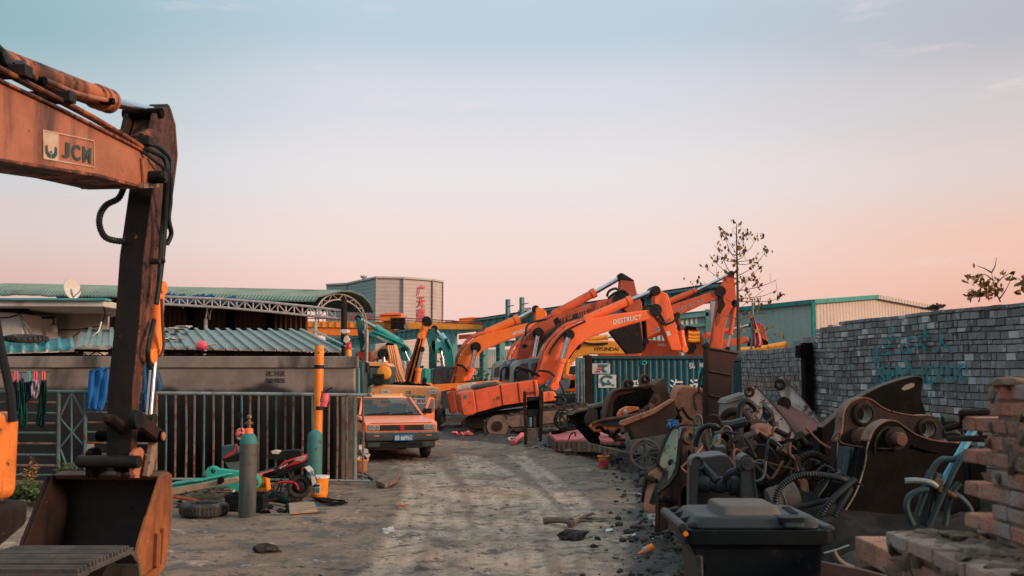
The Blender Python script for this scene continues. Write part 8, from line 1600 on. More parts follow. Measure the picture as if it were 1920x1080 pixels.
 bk = T.prism('shell', [(1136, 800), (1138, 775), (1144, 750), (1151, 737), (1165, 731), (1205, 727), (1225, 723), (1240, 712), (1246, 709), (1253, 736), (1262, 748), (1240, 775), (1180, 800)], .1, .8, M['rust_mid'], bevel=.03); T.prism('dark_inside', [(1149, 782), (1151.5, 755), (1159, 742), (1190, 734), (1221, 727), (1226, 735), (1214, 757), (1180, 780)], .085, .02, M['rust_black'], bevel=0, parent=bk); rim(T, 'lip', [(1136, 800), (1138, 775), (1144, 750), (1151, 737), (1165, 731), (1205, 727), (1225, 723)], .06, .5, M['rust_mid'], bk, e=.03, smooth=3)
 for x, y in ((1210, 711), (1178.5, 720)): o = T.prism('ear', [(x - 9, y + 16), (x - 9, y - 2), (x - 5, y - 8), (x, y - 9.5), (x + 6, y - 7), (x + 9, y), (x + 8, y + 14)], .15, .22, M['rust'], holes=[(x + 1, y, .045)], bevel=.01, parent=bk); boss(T, 'eye_ring', x + 1, y, .15, .085, .04, M['rust_dark'], o, .046)
 P = Plane(1290, 20, 0); T = Thing('tub', P, P.pt(1290, 790), 'sun-faded rust orange tub upside down beside the rusty panel', 'tub'); T.prism('shell', [(1260, 800), (1264, 757), (1268, 738), (1274, 726), (1281, 721.5), (1300, 725), (1324, 730), (1326, 800)], 0, .8, M['rust_pink'], bevel=.08); T.tube('rim_rod', [(1306, 770, -.05), (1300, 745, -.05), (1306, 736, -.05), (1316, 738, -.05), (1319, 760, -.05)], .02, M['rust'])
 P = Plane(1150, 19.5, 4); T = Thing('torn_bonnet', P, P.pt(1150, 820), 'torn orange bonnet sheet with a curled rusty edge, left of the trough', 'sheet metal')
 T.prism('sheet', [(1104, 803), (1107, 797), (1116, 791), (1130, 788), (1165, 784), (1197, 779), (1205, 786), (1170, 800), (1165, 813), (1140, 810), (1112, 811)], 0, .4, M['orange_rust'], bevel=.03); T.prism('grey_inside', [(1128, 791), (1160, 785), (1197, 778), (1215, 766), (1222, 770), (1200, 786), (1168, 799), (1130, 797)], -.04, .1, M['slate'], bevel=.01); T.tube('curled_edge', [(1110, 796, -.06), (1130, 788, -.06), (1165, 783, -.06), (1197, 776, -.06), (1215, 764, -.06), (1235, 752, -.06)], .035, M['rust'], n=5); T.prism('orange_part', [(1158, 778), (1164, 768), (1176, 762), (1198, 763), (1200, 768), (1182, 774), (1172, 782), (1160, 783)], .25, .2, M['rust_pink3'], bevel=.03); mb = MB(); mb.lump(P.pt(1172, 774, .2), (.07, .05, .07)); mb.build('foil', M['bag'], T.root)
 P = Plane(1235, 18.6, 0); T = Thing('crushed_sheet', P, P.pt(1235, 780), 'crumpled grey and rust sheet steel piled above the trough', 'sheet metal')
 for k in range(9):
  x, y = 1212 + 7 * k + rnd.gauss(0, 3), 766 - 16 * sin(k / 8 * pi) + rnd.gauss(0, 4) + (0 if k < 6 else 6); pts = [(x + rnd.uniform(-14, 14), y + rnd.uniform(-11, 11)) for _ in range(3)] + [(x + 12, y + 14), (x - 12, y + 14)]
  pts.sort(key=lambda p: math.atan2(p[1] - y - 3, p[0] - x)); T.prism('fold', pts, rnd.uniform(0, .5), .04, M[rnd.choice(['rust_dark', 'rust_mid', 'slate', 'rust', 'rust_pink'])], bevel=0)
 P = Plane(1110, 22, 8); T = Thing('wedge_plate', P, on(1100, 805), 'black wedge-shaped cutting edge with a pale tube on top, before the container', 'blade'); T.prism('wedge', [(1071, 780), (1079, 773.6), (1122, 762), (1141, 759), (1126, 770), (1127, 784), (1118, 803), (1088, 804), (1079, 790)], 0, .6, M['rust_black'], bevel=.02); T.prism('edge', [(1071, 779), (1079, 772.5), (1122, 761), (1141, 757.5), (1141, 760), (1122, 764.5), (1080, 776)], -.05, .5, M['rust'], bevel=.008); T.tube('tube', [(1101, 763, .2), (1112, 761, .2), (1128, 757.5, .2)], .05, M['wood_box'], raw=True)
 P = Plane(1066, 25); mb = MB()
 for k in range(9): c0 = P.pt(1064 + rnd.gauss(0, 10), 785 + rnd.gauss(0, 7), rnd.gauss(0, .3)); mb.ring(c0, Vector((rnd.gauss(0, .6), 1, rnd.gauss(0, .5))), .14 + .1 * rnd.random(), .022, 18, 6)
 tag(mb.build('hose_tangle', M['hose']), 'tangle of black hoses between the coupler frame and the wedge plate', 'hoses')
 # --- pink slab
 r = empty('pink_sheet', at(1100, 712, 23) - Vector((0, 0, 1.7)), 'faded pink-red steel panel lying flat on the mud in front of the wedge plate', 'panel'); mb = MB(); z = lambda x, y, Y: at(x, y, Y)
 top = [z(1029, 812, 25.5), z(1056, 800, 27.5), z(1090, 801, 27), z(1131, 808, 24.5), z(1176, 819, 21), z(1160, 829, 19.5), z(1120, 823, 21), z(1081, 824, 22.5), z(1043, 824, 23.5)]; mb.prism(top, (0, 0, -.05)); mb.build('top', M['pinkred'], r, bevel=.01); mb = MB(); f = [top[0], top[8], top[7], top[6], top[5]]
 for a_, b_ in zip(f, f[1:]):
  mb._add([a_ - Vector((0, 0, .045)), b_ - Vector((0, 0, .045)), b_ - Vector((0, -.05, .27)), a_ - Vector((0, -.05, .27))], [(0, 1, 2, 3)])
  for k in range(4): p = a_.lerp(b_, k / 4); mb.beam(p - Vector((0, .03, .04)), p - Vector((0, -.02, .27)), .04, .07)
 mb.build('ribbed_side', M['rust_tan2'], r, smooth=False, solid=.02); mb = MB(); mb.tube(crom([z(1066, 824, 22.2), z(1070, 815, 22.3), z(1077, 810, 22.4), z(1079, 818, 22.5)], 5, False), .014, 6); mb.tube(crom([z(1036, 812, 25), z(1060, 806, 25.5), z(1085, 801, 26)], 5, False), .05, 6); mb.build('loose_hose', M['rust_black'], r)
 # --- upright coupler frame, orange tube
 P = Plane(1000, 24.2, 0); T = Thing('coupler_frame', P, on(1000, 833), 'upright black frame of two rails joined by a drilled plate, before the orange excavators', 'frame')
 for pts in ([(981, 737), (983, 733), (986, 735), (988, 800), (989, 836), (983, 836), (982.5, 800), (980.5, 760)], [(1011.5, 735), (1014, 732), (1018, 736), (1019, 760), (1017.5, 800), (1016, 828), (1010, 828), (1011, 780)]): p_ = T.prism('rail', pts, 0, .22, M['rust_dark'], bevel=.01); rim(T, 'worn_or_lit_edge', pts[:4], 0, .22, M['rust'], p_)
 T.prism('drilled_plate', [(989, 802.5), (1010, 802), (1009.5, 825), (990, 826)], .03, .05, M['rust_tan2'], holes=[(993, 806, .022), (1006, 805.5, .022), (993, 822, .022), (1006, 822, .022)], bevel=.006); T.prism('cross_block', [(988, 768), (1011, 767), (1011, 780), (988, 781)], .05, .2, M['soot'], bevel=.02); T.prism('cross_block', [(988, 744), (1011, 743), (1011, 751), (988, 752)], .05, .2, M['soot'], bevel=.02); T.prism('back_plate', [(988, 748), (1011, 747), (1010, 805), (989, 805)], .2, .04, M['rust_black']); T.tube('pipe', [(994, 782, .1), (994, 800, .1)], .05, M['steel_teal'], raw=True); T.tube('pipe', [(1003, 780, .1), (1003, 800, .1)], .045, M['rust_tan'], raw=True); T.tube('foot_bar', [(983, 836), (998, 834), (1011, 822)], .025, M['rust_tan2'])
 p, q_ = on(962, 836) + Vector((0, 0, .08)), on(979, 826) + Vector((0, 0, .16)); r = empty('orange_tube', p, 'dented red-orange cylinder lying on the mud by the coupler frame', 'cylinder'); d_ = (q_ - p); mb = MB(); mb.lathe([(.05, 0), (.075, .01), (.075, d_.length * .2), (.06, d_.length * .25), (.062, d_.length * .9), (.075, d_.length * .92), (.07, d_.length)], p, d_, 16); mb.build('body', M['pinkred'], r); mb = MB(); mb.tube(crom([p + Vector((-.05, .1, .05)), p + Vector((-.12, .2, .1)), p + Vector((0, .3, .12)), p + Vector((.1, .3, .08))], 5, False), .02, 6); mb.build('hose', M['cream'], r)
 # --- blue cylinder with hoses behind the brick wall
 P = Plane(1790, 6.8, -12); T = Thing('blue_cylinder', P, P.pt(1790, 712) - Vector((0, 0, 1.55)), 'pale blue hydraulic cylinder with dark hoses leaning behind the broken brick wall', 'cylinder')
 T.tube('barrel', [(1826, 803), (1800, 850), (1766, 908)], .027, M['skyblue'], raw=True); T.pins('clevis', [(1822, 790, .05), (1815, 778, .04)], -.06, .12, .05, M['rust_dark']); T.prism('head', [(1812, 812), (1810, 785), (1816, 776), (1828, 780), (1834, 815), (1822, 818)], 0, .1, M['rust_dark'], bevel=.02); T.prism('yoke', [(1828, 778), (1836, 790), (1842, 820), (1846, 812), (1838, 780)], .0, .14, M['rust'], bevel=.015); T.tube('lower_tube', [(1752, 885), (1740, 925), (1731, 985)], [.05, .06, .05], M['oily3'], raw=True)
 for pts in ([(1818, 845, -.06), (1790, 861, -.06), (1765, 862, -.08), (1748, 882, -.08), (1738, 915, -.08), (1720, 965, -.06)], [(1834, 840, -.08), (1806, 855, -.1), (1790, 880, -.1), (1778, 905, -.1), (1768, 925, -.08), (1742, 985, -.06)], [(1742, 918, -.12), (1722, 921, -.12), (1704, 932, -.12), (1700, 955, -.12), (1712, 985, -.1)], [(1788, 925, -.04), (1806, 938, -.04), (1820, 958, 0), (1826, 985, 0)], [(1800, 905, 0), (1782, 930, 0), (1772, 985, 0)]): T.tube('hose', pts, .021, M['hose_teal'])
 T.tube('hose_end', [(1697, 902, -.12), (1716, 901, -.12), (1744, 905, -.12), (1756, 912, -.1)], .020, M['pipe']); T.tube('rod', [(1775, 922, -.06), (1792, 932, -.05)], .02, M['rust'], raw=True); T.pins('fitting', [(1760, 905, .03), (1766, 918, .025)], -.1, .1, .03, M['brass']); T.prism('block', [(1815, 850), (1850, 840), (1852, 905), (1818, 910)], .15, .2, M['rust_black'], bevel=.02)
 hose('cable', [at(*p, 10.4) for p in ((1768, 790), (1790, 790), (1800, 800), (1802, 815))], .055, M['hose'], 'upper thick black cable looping behind the right ear hole', 'cable'); hose('cable', [at(*p, 10.4) for p in ((1768, 812), (1790, 811), (1801, 818))], .05, M['hose'], 'lower thick black cable behind the right ear hole', 'cable')
 # plate, wires and tyre at the bottom right
 P = Plane(1590, 4.9, -10); T = Thing('steel_sheet', P, P.pt(1590, 1080), 'brown steel sheet edge leaning beside the bin under the brick wall', 'steel sheet'); T.prism('sheet', [(1535, 1052), (1560, 1057), (1610, 1066), (1665, 1080), (1665, 1200), (1535, 1200)], 0, .03, M['plum2'], bevel=.006)
 hose('cord', [at(*p, 5.3) for p in ((1562, 1032), (1570, 1048), (1585, 1060), (1600, 1066))], .016, M['wood_grey'], 'frayed grey cord hanging between bin and brick wall', 'cord'); hose('wire', [at(*p, 5.2) for p in ((1545, 1037), (1570, 1030), (1592, 1022))], .004, M['pipe'], 'thin wire stretched from the bin to the lowest brick', 'wire')
 q = at(1625, 1075, 5.6); r = empty('wheel', q, 'dark wheel half hidden under the lowest brick tooth', 'wheel'); mb = MB(); mb.ring(q - Vector((0, 0, .1)), (.2, -1, .2), .17, .06, 24, 10); mb.build('tyre', M['tyre'], r); mb = MB(); mb.cyl(q - Vector((0, 0, .1)), q - Vector((.0, .05, .1)), .11); mb.build('hub', M['rust_dark'], r)
 # small loose pieces filling the heap
 G = 'loose scrap in the heap'; ms = ['rust_dark', 'rust_mid', 'rust_black', 'rust', 'rust_dark', 'slate', 'oily2', 'rust_mid', 'rust_dark', 'rust_black']
 for k in range(110):
  if k < 62: px, py, Y = rnd.uniform(1300, 1560), rnd.uniform(815, 945), rnd.uniform(8.9, 12.6)
  elif k < 84: px, py, Y = rnd.uniform(1345, 1470), rnd.uniform(770, 850), rnd.uniform(12.5, 15.5)
  else: px, py, Y = rnd.uniform(1095, 1320), rnd.uniform(775, 850), rnd.uniform(17.2, 20)
  c = at(px, py, Y); mb = MB(); d = Vector((rnd.gauss(0, 1), rnd.gauss(0, .7), rnd.gauss(0, .8))).normalized(); u = d.orthogonal().normalized(); s_ = rnd.uniform(.06, .17) * (1.3 if k >= 62 else 1)
  kind = rnd.choice('psblp')
  if kind == 'p': mb.tube(crom([c - d * s_, c + u * s_ * .4, c + d * s_, c + d * s_ * 1.7 + u * s_ * .8], 4, False), rnd.uniform(.012, .034), 8); nm, lb = 'scrap_pipe', 'short bent piece of old pipe wedged in the scrap heap'
  elif kind == 's':
   v = d.cross(u); pts = [c + (u * cos(a) + v * sin(a)) * s_ * rnd.uniform(.6, 1.3) for a in [2 * pi * q / 7 for q in range(7)]]; mb.prism(pts, d * .018); nm, lb = 'scrap_plate', 'jagged rusty plate fragment wedged in the scrap heap'
  elif kind == 'b': mb.cyl(c, c + d * s_, .035); mb.cyl(c - d * .02, c, .06, seg=6); nm, lb = 'scrap_bolt', 'thick old bolt wedged in the scrap heap'
  else:
   v = d.cross(u); pts = [c + u * a_ * s_ + v * b_ * s_ for a_, b_ in ((-.5, -1), (.5, -1), (.5, .5), (.35, .85), (0, 1), (-.35, .85), (-.5, .5))]; mb.prism(pts, d * .04, [[c + v * s_ * .5 + (u * cos(a) + v * sin(a)) * s_ * .22 for a in [2 * pi * q / 10 for q in range(10)]]]); nm, lb = 'scrap_lug', 'rusty steel lug with a hole wedged in the scrap heap'
  tag(mb.build(nm, M[rnd.choice(ms)]), lb, 'scrap', G + ': ' + nm.split('_')[1] + 's')
 for k in range(14):
  px, py, Y = rnd.uniform(1310, 1560), rnd.uniform(820, 930), rnd.uniform(8.7, 11); c = at(px, py, Y); L_ = [c + Vector((.12 * q + rnd.gauss(0, .05), rnd.gauss(0, .06), rnd.gauss(0, .08))) for q in range(5)]; mb = MB(); mb.tube(crom(L_, 6, False), rnd.uniform(.006, .016), 6); tag(mb.build('cable', M[rnd.choice(['hose', 'hose', 'rust', 'hose_teal'])]), 'loose thin cable trailing over the scrap heap', 'cable', 'loose cables on the heap')
 # soil heap under it all
 mb = MB(); rows = []
 for j in range(46):
  y = 6.4 + .36 * j; row = []
  for k in range(40):
   u = k / 39; x0 = 1.25 + .085 * (y - 6.4) + .25 * noise.noise(Vector((y * .6, 0, 0))); x = x0 + u * (5.6 - x0 + .02 * y); t = min(1, u * 3.2); e_ = sstep(0, .5, t) * sstep(6.4, 7.6, y) * sstep(22.9, 19, y)
   h = (.10 + .42 * sstep(.1, 1, t) + .16 * noise.fractal(Vector((x * 1.4, y * 1.4, 0)), .8, 2, 4)) * e_; row.append(Vector((x, y, gz(x, y) * (1 - e_ * .6) + h - .03)))
  rows.append(row)
 mb.sheet(rows); o = mb.build('mound', M['soil_dark'], angle=180); o['kind'] = 'structure'
M['edge_pale'] = mat('pale_lit_worn_edge', (.27, .215, .17), (.17, .12, .09), (.08, .05, .035), .28, None, 0, .6, sc=6, bump=.5); M['edge_brown'] = mat('brown_lit_worn_edge', (.20, .105, .07), (.12, .065, .045), SOOT, .2, None, 0, .6, sc=7, bump=.5); M['edge_dull'] = mat('dull_edge', (.07, .05, .042), None, None, 0, None, 0, .6, sc=7, bump=.5); M['edge_dark'] = mat('dark_edge', (.045, .052, .056), None, RUST, .1, None, 0, .5, sc=7, bump=.4)  # pale and brown edges: real wear plus light painted into the tone
M['plum_edge'] = mat('dark_plum_edge', (.055, .03, .028), None, RUST, .2, None, 0, .7, sc=7, bump=.4); M['chip_white2'] = mat('chipped_white_teal', (.42, .40, .38), (.07, .11, .11), (.10, .05, .04), .35, SOOT, .2, .65, sc=4, bump=.5)
M['rust_pink2'] = mat('pinkish_rust_lug', (.20, .10, .07), (.13, .07, .05), None, 0, SOOT, .15, .75, sc=6, bump=.6); M['rust_pink3'] = mat('orange_red_part', (.62, .15, .06), (.45, .12, .05), RUST, .2, None, 0, .6, sc=5, bump=.3); M['rust_grey'] = mat('grey_brown_steel', (.10, .085, .075), (.055, .055, .055), (.12, .06, .04), .25, SOOT, .15, .65, sc=5, bump=.5)
M['oily2'] = mat('oily_dark_casting', (.020, .026, .030), (.014, .017, .019), (.05, .03, .02), .08, None, 0, .45, sc=5, bump=.4); M['oily3'] = mat('oily_grey_casting', (.026, .032, .035), (.015, .018, .020), (.09, .05, .03), .12, None, 0, .42, sc=6, bump=.4)
M['rust_tan'] = mat('rusty_tan_plate', (.15, .070, .044), (.085, .042, .030), (.24, .11, .065), .2, SOOT, .22, .7, sc=4, bump=.5); M['rust_tan2'] = mat('dusty_tan_plate', (.21, .14, .105), (.15, .095, .07), (.12, .055, .035), .2, SOOT, .12, .7, sc=4, bump=.5); M['rust_panel'] = mat('deep_brown_panel', (.055, .022, .017), (.035, .017, .014), (.10, .04, .025), .12, None, 0, .7, sc=2, bump=.3, streak=.2); M['rust_mid'] = mat('streaked_rust', (.085, .038, .024), (.045, .023, .017), (.17, .075, .04), .2, SOOT, .28, .75, sc=3, bump=.5)
M['orange_rust'] = mat('orange_flaking_sheet', (.58, .14, .04), (.42, .11, .04), RUST, .3, SOOT, .12, .6, sc=4, bump=.3); M['hose_teal'] = mat('bluish_hose', (.020, .045, .052), (.03, .055, .06), None, 0, None, 0, .5, sc=8, bump=.2); M['wood_box'] = mat('grey_board', (.20, .185, .165), (.14, .13, .115), None, 0, SOOT, .2, .85, sc=5, bump=.3); M['plum2'] = mat('brown_sheet', (.075, .045, .042), None, None, 0, None, 0, .6, sc=5, bump=.2)
scrap()
# ------------------------------------------------------------------ small things on the track
def track_things():
 q = on(1132, 879); r = empty('paint_pail', q, 'small orange pail with a red swirl standing on the mud by the cart shaft', 'pail'); mb = MB(); mb.lathe([(.085, 0), (.095, .02), (.11, .22), (.115, .225), (.115, .245), (.10, .245), (.095, .1), (.02, .09)], q, seg=20); mb.build('bucket', M['rust_pink'], r); mb = MB(); mb.ring(q + Vector((0, 0, .24)), (0, 0, 1), .112, .014, 20, 6); mb.build('rim', M['bucket_amber'], r); mb = MB(); mb.sheet([[q + Vector((sin(a) * (.097 + .06 * z), -cos(a) * (.097 + .06 * z), z)) for a in (-.9, -.5, -.1, .3, .7)] for z in (.06, .13, .17)]); mb.build('swirl', M['redtext'], r)
 p, e = on(1197, 1046), on(1226, 1032); p.z += .035; e.z += .04; r = empty('drink_bottle', p, 'orange plastic bottle with a pale band lying in the mud near the bin', 'bottle'); d = e - p; l = d.length; mb = MB(); mb.lathe([(.012, 0), (.014, .03), (.033, .07), (.036, l * .4), (.03, l * .5), (.036, l * .6), (.035, l * .95), (.02, l)], p, d, 14); mb.build('body', M['orange_bright'], r); mb = MB(); mb.lathe([(.037, l * .34), (.0375, l * .36), (.034, l * .5), (.037, l * .55)], p, d, 14); mb.build('band', M['bag'], r)
 for k, (a, b, rad, lab) in enumerate((((1022, 984), (1075, 992), .045, 'thicker grey branch lying left on the twig pile'), ((1068, 990), (1112, 970), .03, 'slanting branch lying right on the twig pile'), ((1075, 984), (1110, 985), .018, 'thin stick lying under the slanting branch'))):
  x, y = on(*a), on(*b); mb = MB(); m_ = x.lerp(y, .5) + Vector((.02, .03, .03)); mb.tube(crom([x + Vector((0, 0, rad)), m_ + Vector((0, 0, rad)), y + Vector((0, 0, rad + .02))], 4, False), [rad * (1 - .05 * i) for i in range(9)], 7); tag(mb.build('branch', M['wood']), lab, 'branch')
 mb = MB(); c = on(1060, 978)
 for k in range(60): a = c + Vector((random.gauss(0, .28), random.gauss(.05, .12), .01)); u = Vector((random.gauss(0, 1), random.gauss(0, .5), .1)).normalized() * .1; mb.tube([a - u, a + u], .005, 3, caps=False)
 tag(mb.build('twigs', M['twig']), 'dark twigs scattered round the broken branches on the track', 'twigs', kind='stuff')
 for (x, y, s, m, lab, cat) in ((728, 998, .085, 'paper', 'pale flat stone alone on the left of the track', 'stone'), (755, 950, .07, 'rust_pink', 'crumpled pinkish leaf litter on the track below the board', 'scrap'), (500, 1035, .12, 'mud', 'dark lump of earth on the track right of the bucket', 'clod'), (1070, 852, .2, 'rust_tan2', 'brown stone at the muddy edge below the pink panel', 'stone'), (1078, 1010, .16, 'mud', 'dark mud lump below the broken branches', 'clod')):
  q = on(x, y); mb = MB(); mb.lump(q + Vector((0, 0, s * .25)), (s, s * .7, s * .4), rough=.5, sub=2); tag(mb.build('stone' if cat == 'stone' else 'lump', M[m], smooth=False), lab, cat)
 q = on(1255, 985); mb = MB()
 for k in range(9): mb.lump(q + Vector((random.gauss(0, .09), random.gauss(0, .05), .07 + random.gauss(0, .03))), (.07, .05, .06), rough=.9, sub=2)
 tag(mb.build('plastic_bag', M['bag']), 'crumpled pale plastic bag at the foot of the rust brown ear plate', 'bag')
 q = on(868, 818); mb = MB()
 for k in range(7): mb.lump(q + Vector((random.gauss(0, .2), random.gauss(0, .1), .08)), (.12, .06, .06), rough=.9)
 tag(mb.build('red_rags', M['pinkred']), 'scattered red rags lying on the black mud in front of the tracks', 'rags')
track_things()
# ------------------------------------------------------------------ tree, shrub on the wall, flag
def greenery():
 rnd = random.Random(15); Y = 32
 r = empty('leafless_tree', at(1384, 712, Y) - Vector((0, 0, 1.7)), 'tall thin young tree with only a few brown leaf clusters left', 'tree')
 P = Plane(1383, Y); mb = MB(); tr = [P.pt(*p) for p in ((1386, 790), (1385, 660), (1384, 600), (1383, 545), (1382, 490), (1381, 440), (1381, 420))]; mb.tube(crom(tr, 4, False), [.075 - .0028 * k for k in range(25)], 7); mb.build('trunk', M['twig'], r)
 br = MB(); lf = MB()
 def cluster(p, n, sp=.095):
  for k in range(int(n * 1.4)):
   c = p + Vector((rnd.gauss(0, sp), rnd.gauss(0, sp), rnd.gauss(0, sp))); s = .07 * rnd.uniform(.6, 1.4); u = Vector((rnd.gauss(0, .6), rnd.gauss(0, .6), -1)).normalized() * s; v = u.orthogonal().normalized(); v = (Matrix.Rotation(rnd.random() * 6.3, 3, u) @ v) * s * .6
   g = rnd.uniform(.5, 1.5); lf.col = (g, g * rnd.uniform(.8, 1.3), g, 1); lf._add([c - u, c + v - u * .1, c + u, c - v - u * .1], [(0, 1, 2), (0, 2, 3)])
 B_ = [((1382, 485), (1373, 478), (1360, 448)), ((1382, 480), (1368, 472), (1358, 432)), ((1382, 478), (1376, 468), (1356, 440)), ((1382, 455), (1388, 447), (1402, 437)), ((1382, 478), (1405, 468), (1420, 442)), ((1382, 487), (1394, 480), (1397, 455)), ((1383, 490), (1400, 489), (1421, 483)), ((1383, 517), (1410, 502), (1437, 471)), ((1383, 492), (1360, 488), (1342, 475)), ((1368, 510), (1358, 490), (1350, 465)), ((1372, 520), (1355, 505), (1340, 490)), ((1366, 530), (1345, 520), (1322, 500)), ((1384, 545), (1415, 540), (1440, 532), (1456, 524)), ((1384, 560), (1430, 555), (1457, 543)), ((1384, 565), (1440, 565), (1462, 557)), ((1384, 548), (1400, 530), (1410, 520)), ((1316, 550), (1304, 540), (1294, 528)), ((1384, 585), (1396, 570), (1412, 560)), ((1384, 600), (1420, 588), (1445, 590)), ((1384, 575), (1360, 560), (1335, 545)), ((1384, 600), (1360, 592), (1345, 600)), ((1385, 620), (1420, 620), (1452, 640)), ((1384, 495), (1400, 496), (1415, 488)), ((1383, 445), (1378, 438), (1372, 430))]
 for b in B_:
  q = crom([P.pt(x, y, rnd.gauss(0, .25) if k else 0) for k, (x, y) in enumerate(b)], 4, False); br.tube(q, [.014 - .010 * k / (len(q) - 1) for k in range(len(q))], 4)
  for k in range(1): a = q[rnd.randrange(len(q) // 2, len(q))]; br.tube([a, a + Vector((rnd.gauss(0, .25), rnd.gauss(0, .2), .1 + .25 * rnd.random()))], .006, 3)
 for x, y, n in ((1381, 419, 8), (1356, 431, 7), (1359, 444, 12), (1349, 463, 8), (1370, 468, 3), (1392, 440, 3), (1401, 437, 12), (1395, 447, 8), (1421, 442, 9), (1386, 464, 6), (1388, 472, 10), (1391, 465, 4), (1366, 482, 3), (1355, 486, 7), (1377, 494, 9), (1339, 490, 8), (1321, 500, 4), (1437, 471, 9), (1411, 493, 12), (1420, 481, 4), (1423, 501, 3), (1411, 517, 16), (1396, 528, 9), (1384, 518, 7), (1421, 534, 13), (1346, 511, 3), (1361, 513, 4), (1309, 528, 7), (1293, 528, 2), (1353, 526, 3), (1400, 552, 10), (1392, 556, 5), (1416, 560, 8), (1452, 536, 2), (1461, 557, 6), (1438, 568, 6), (1421, 570, 10), (1400, 588, 3), (1404, 593, 3), (1445, 590, 2), (1391, 563, 5), (1398, 610, 4), (1430, 615, 4), (1460, 625, 5)): cluster(P.pt(x, y, rnd.gauss(0, .2)), n)
 br.build('branches', M['twig'], r); lf.build('foliage', M['leaf_autumn'], r, smooth=False)
 # shrub rooted on the wall top
 Y = 14.9; P = Plane(1860, Y)
 def shrub(base, stems, leaves, lab):
  r = empty('wall_shrub', P.pt(*base), lab, 'shrub'); st, lf = MB(), MB()
  for s in stems: q = crom([P.pt(x, y, .05 * rnd.gauss(0, 1) * (k > 0)) for k, (x, y) in enumerate(s)], 4, False); st.tube(q, [.012 - .009 * k / (len(q) - 1) for k in range(len(q))], 5)
  for x, y, n, sp, ln in leaves:
   for k in range(n):
    c = P.pt(x + rnd.gauss(0, sp), y + rnd.gauss(0, sp * .6), rnd.gauss(0, .10)); s = ln * rnd.uniform(.7, 1.25); u = Vector((rnd.gauss(-.25, .6), rnd.gauss(0, .4), -.7 * rnd.random() - .15)).normalized() * s; v = (Matrix.Rotation(rnd.random() * 6.3, 3, u) @ u.orthogonal().normalized()) * s * .45; g = rnd.uniform(.4, 1.3); lf.col = (g, g * rnd.uniform(.7, 1.2), g, 1)
    lf._add([c - u, c - u * .2 + v, c + u * .45 + v * .7, c + u, c + u * .45 - v * .7, c - u * .2 - v], [(0, 1, 2, 3), (0, 3, 4, 5)])
  st.build('stem', M['twig'], r); lf.build('foliage', M['leaf_autumn'], r, smooth=False)
 shrub((1875, 568), [((1876, 566), (1868, 548), (1862, 525), (1859, 511)), ((1859, 511), (1845, 503), (1831, 498)), ((1859, 511), (1866, 498), (1868, 485)), ((1862, 525), (1850, 516), (1838, 513)), ((1870, 555), (1850, 546), (1820, 552)), ((1868, 545), (1845, 532), (1815, 520)), ((1874, 560), (1885, 545), (1900, 515)), ((1866, 535), (1880, 520), (1898, 510)), ((1835, 566), (1837, 556), (1830, 548))],
    [(1826, 498, 1, .5, .04), (1867, 484, 1, .5, .04), (1815, 520, 4, 2.5, .045), (1826, 520, 8, 5, .045), (1836, 520, 10, 5, .05), (1812, 528, 4, 3, .045), (1832, 530, 10, 6, .05), (1846, 536, 14, 6, .05), (1852, 528, 8, 5, .05), (1862, 536, 10, 6, .05), (1815, 552, 6, 3, .05), (1824, 551, 12, 5, .06), (1838, 552, 14, 6, .06), (1852, 550, 12, 6, .06), (1866, 545, 12, 6, .06), (1876, 544, 8, 5, .055), (1818, 563, 4, 3, .05), (1878, 512, 5, 4, .04), (1888, 520, 7, 4, .045), (1898, 512, 3, 2, .05), (1872, 521, 4, 3, .04), (1857, 559, 3, 3, .05)], 'russet-leaved shrub growing out of the top of the brick wall')
 shrub((1925, 556), [((1930, 556), (1918, 530), (1905, 520)), ((1930, 556), (1925, 530), (1922, 515))], [(1902, 523, 3, 2, .055), (1910, 532, 4, 3, .06), (1920, 520, 5, 3, .06), (1908, 546, 5, 4, .06), (1918, 545, 4, 3, .06), (1925, 530, 5, 5, .06)], 'russet shrub cut off by the right edge of the picture')
 mb = MB(); c = at(1752, 578, 15.6)
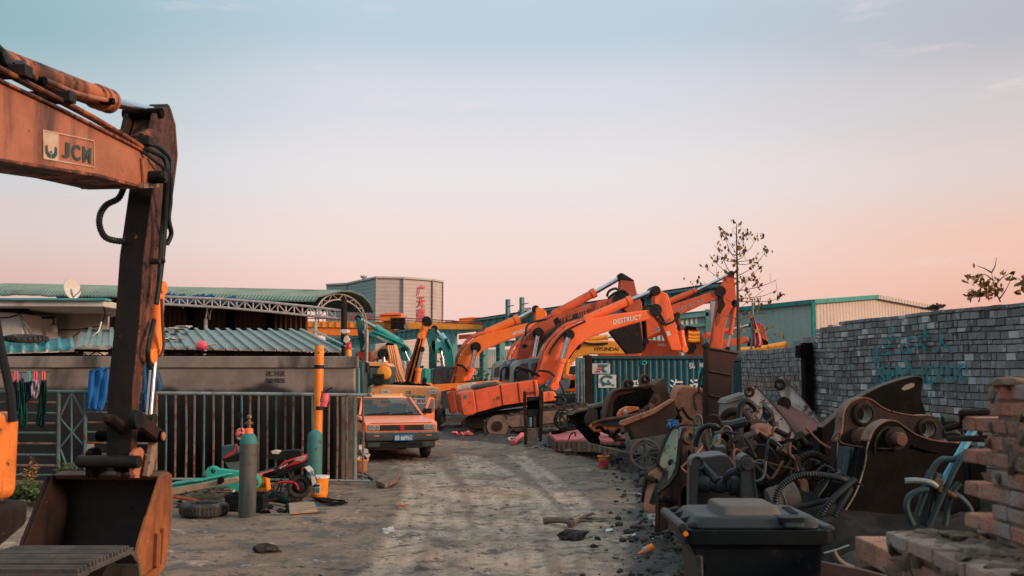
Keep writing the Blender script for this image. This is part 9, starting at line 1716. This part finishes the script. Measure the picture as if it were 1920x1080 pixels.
 for k in range(40): mb.lump(c + Vector((rnd.gauss(0, .10), rnd.gauss(0, .05), abs(rnd.gauss(0, .03)))), (.03, .03, .02), rough=.6, sub=0)
 tag(mb.build('moss_tuft', M['twig'], smooth=False), 'dry dark tuft of growth on the wall crest left of the shrub', 'plant', kind='stuff')
 mb = MB(); c = at(1552, 792, 17.6);
 for k in range(120):
  p = c + Vector((rnd.gauss(0, .16), rnd.gauss(0, .1), rnd.gauss(0, .07))); g = rnd.uniform(.5, 1.6); mb.col = (g * 1.3, g, g * .6, 1); u = Vector((rnd.gauss(0, 1), rnd.gauss(0, 1), rnd.gauss(0, 1))).normalized() * .04; v = u.orthogonal().normalized() * .025; mb._add([p - u, p + v, p + u, p - v], [(0, 1, 2, 3)])
 tag(mb.build('wall_weed', M['leaf'], smooth=False), 'small yellow-green weed at the wall foot above the dark blade', 'plant')
 # flag
 P = Plane(1412, 33); T = Thing('flag', P, P.pt(1409, 712), 'faded red flag with a gold star drooping from a pale pole', 'flag'); mb = MB(); mb.cyl(P.pt(1407, 712), P.pt(1411.5, 568), .04); pole = mb.build('pole', M['pipe'], T.root)
 rows = []
 for j in range(16):
  v = j / 15; y = 590 + 62 * v; x0 = 1410.5 - 1.2 * v * 0 ; x1 = 1411.5 + 19 * min(1, v * 1.15) ** .9 - (6 * max(0, v - .86) / .14); xl = 1410.3 + 8 * max(0, v - .45); rows.append([P.pt(xl + (x1 - xl) * k / 8, y + 1.5 * sin(k * .9), .10 * sin(k * 1.6 + v * 3)) for k in range(9)])
 mb = MB(); mb.sheet(rows); fl = mb.build('cloth', M['flag'], T.root, angle=180, solid=.01); c = P.pt(1419.5, 620, -.16); mb = MB(); st = []
 for k in range(10): a = pi / 2 + pi * k / 5; rr_ = .11 if k % 2 == 0 else .045; st.append(c + P.d * rr_ * cos(a) + Vector((0, 0, rr_ * sin(a))))
 mb.prism(st, P.n * .01); mb.build('star', M['star'], fl); mb = MB(); mb.lump(P.pt(1406.5, 634, -.05), (.07, .05, .12)); mb.build('tied_rag', M['teal_light'], T.root)
greenery()
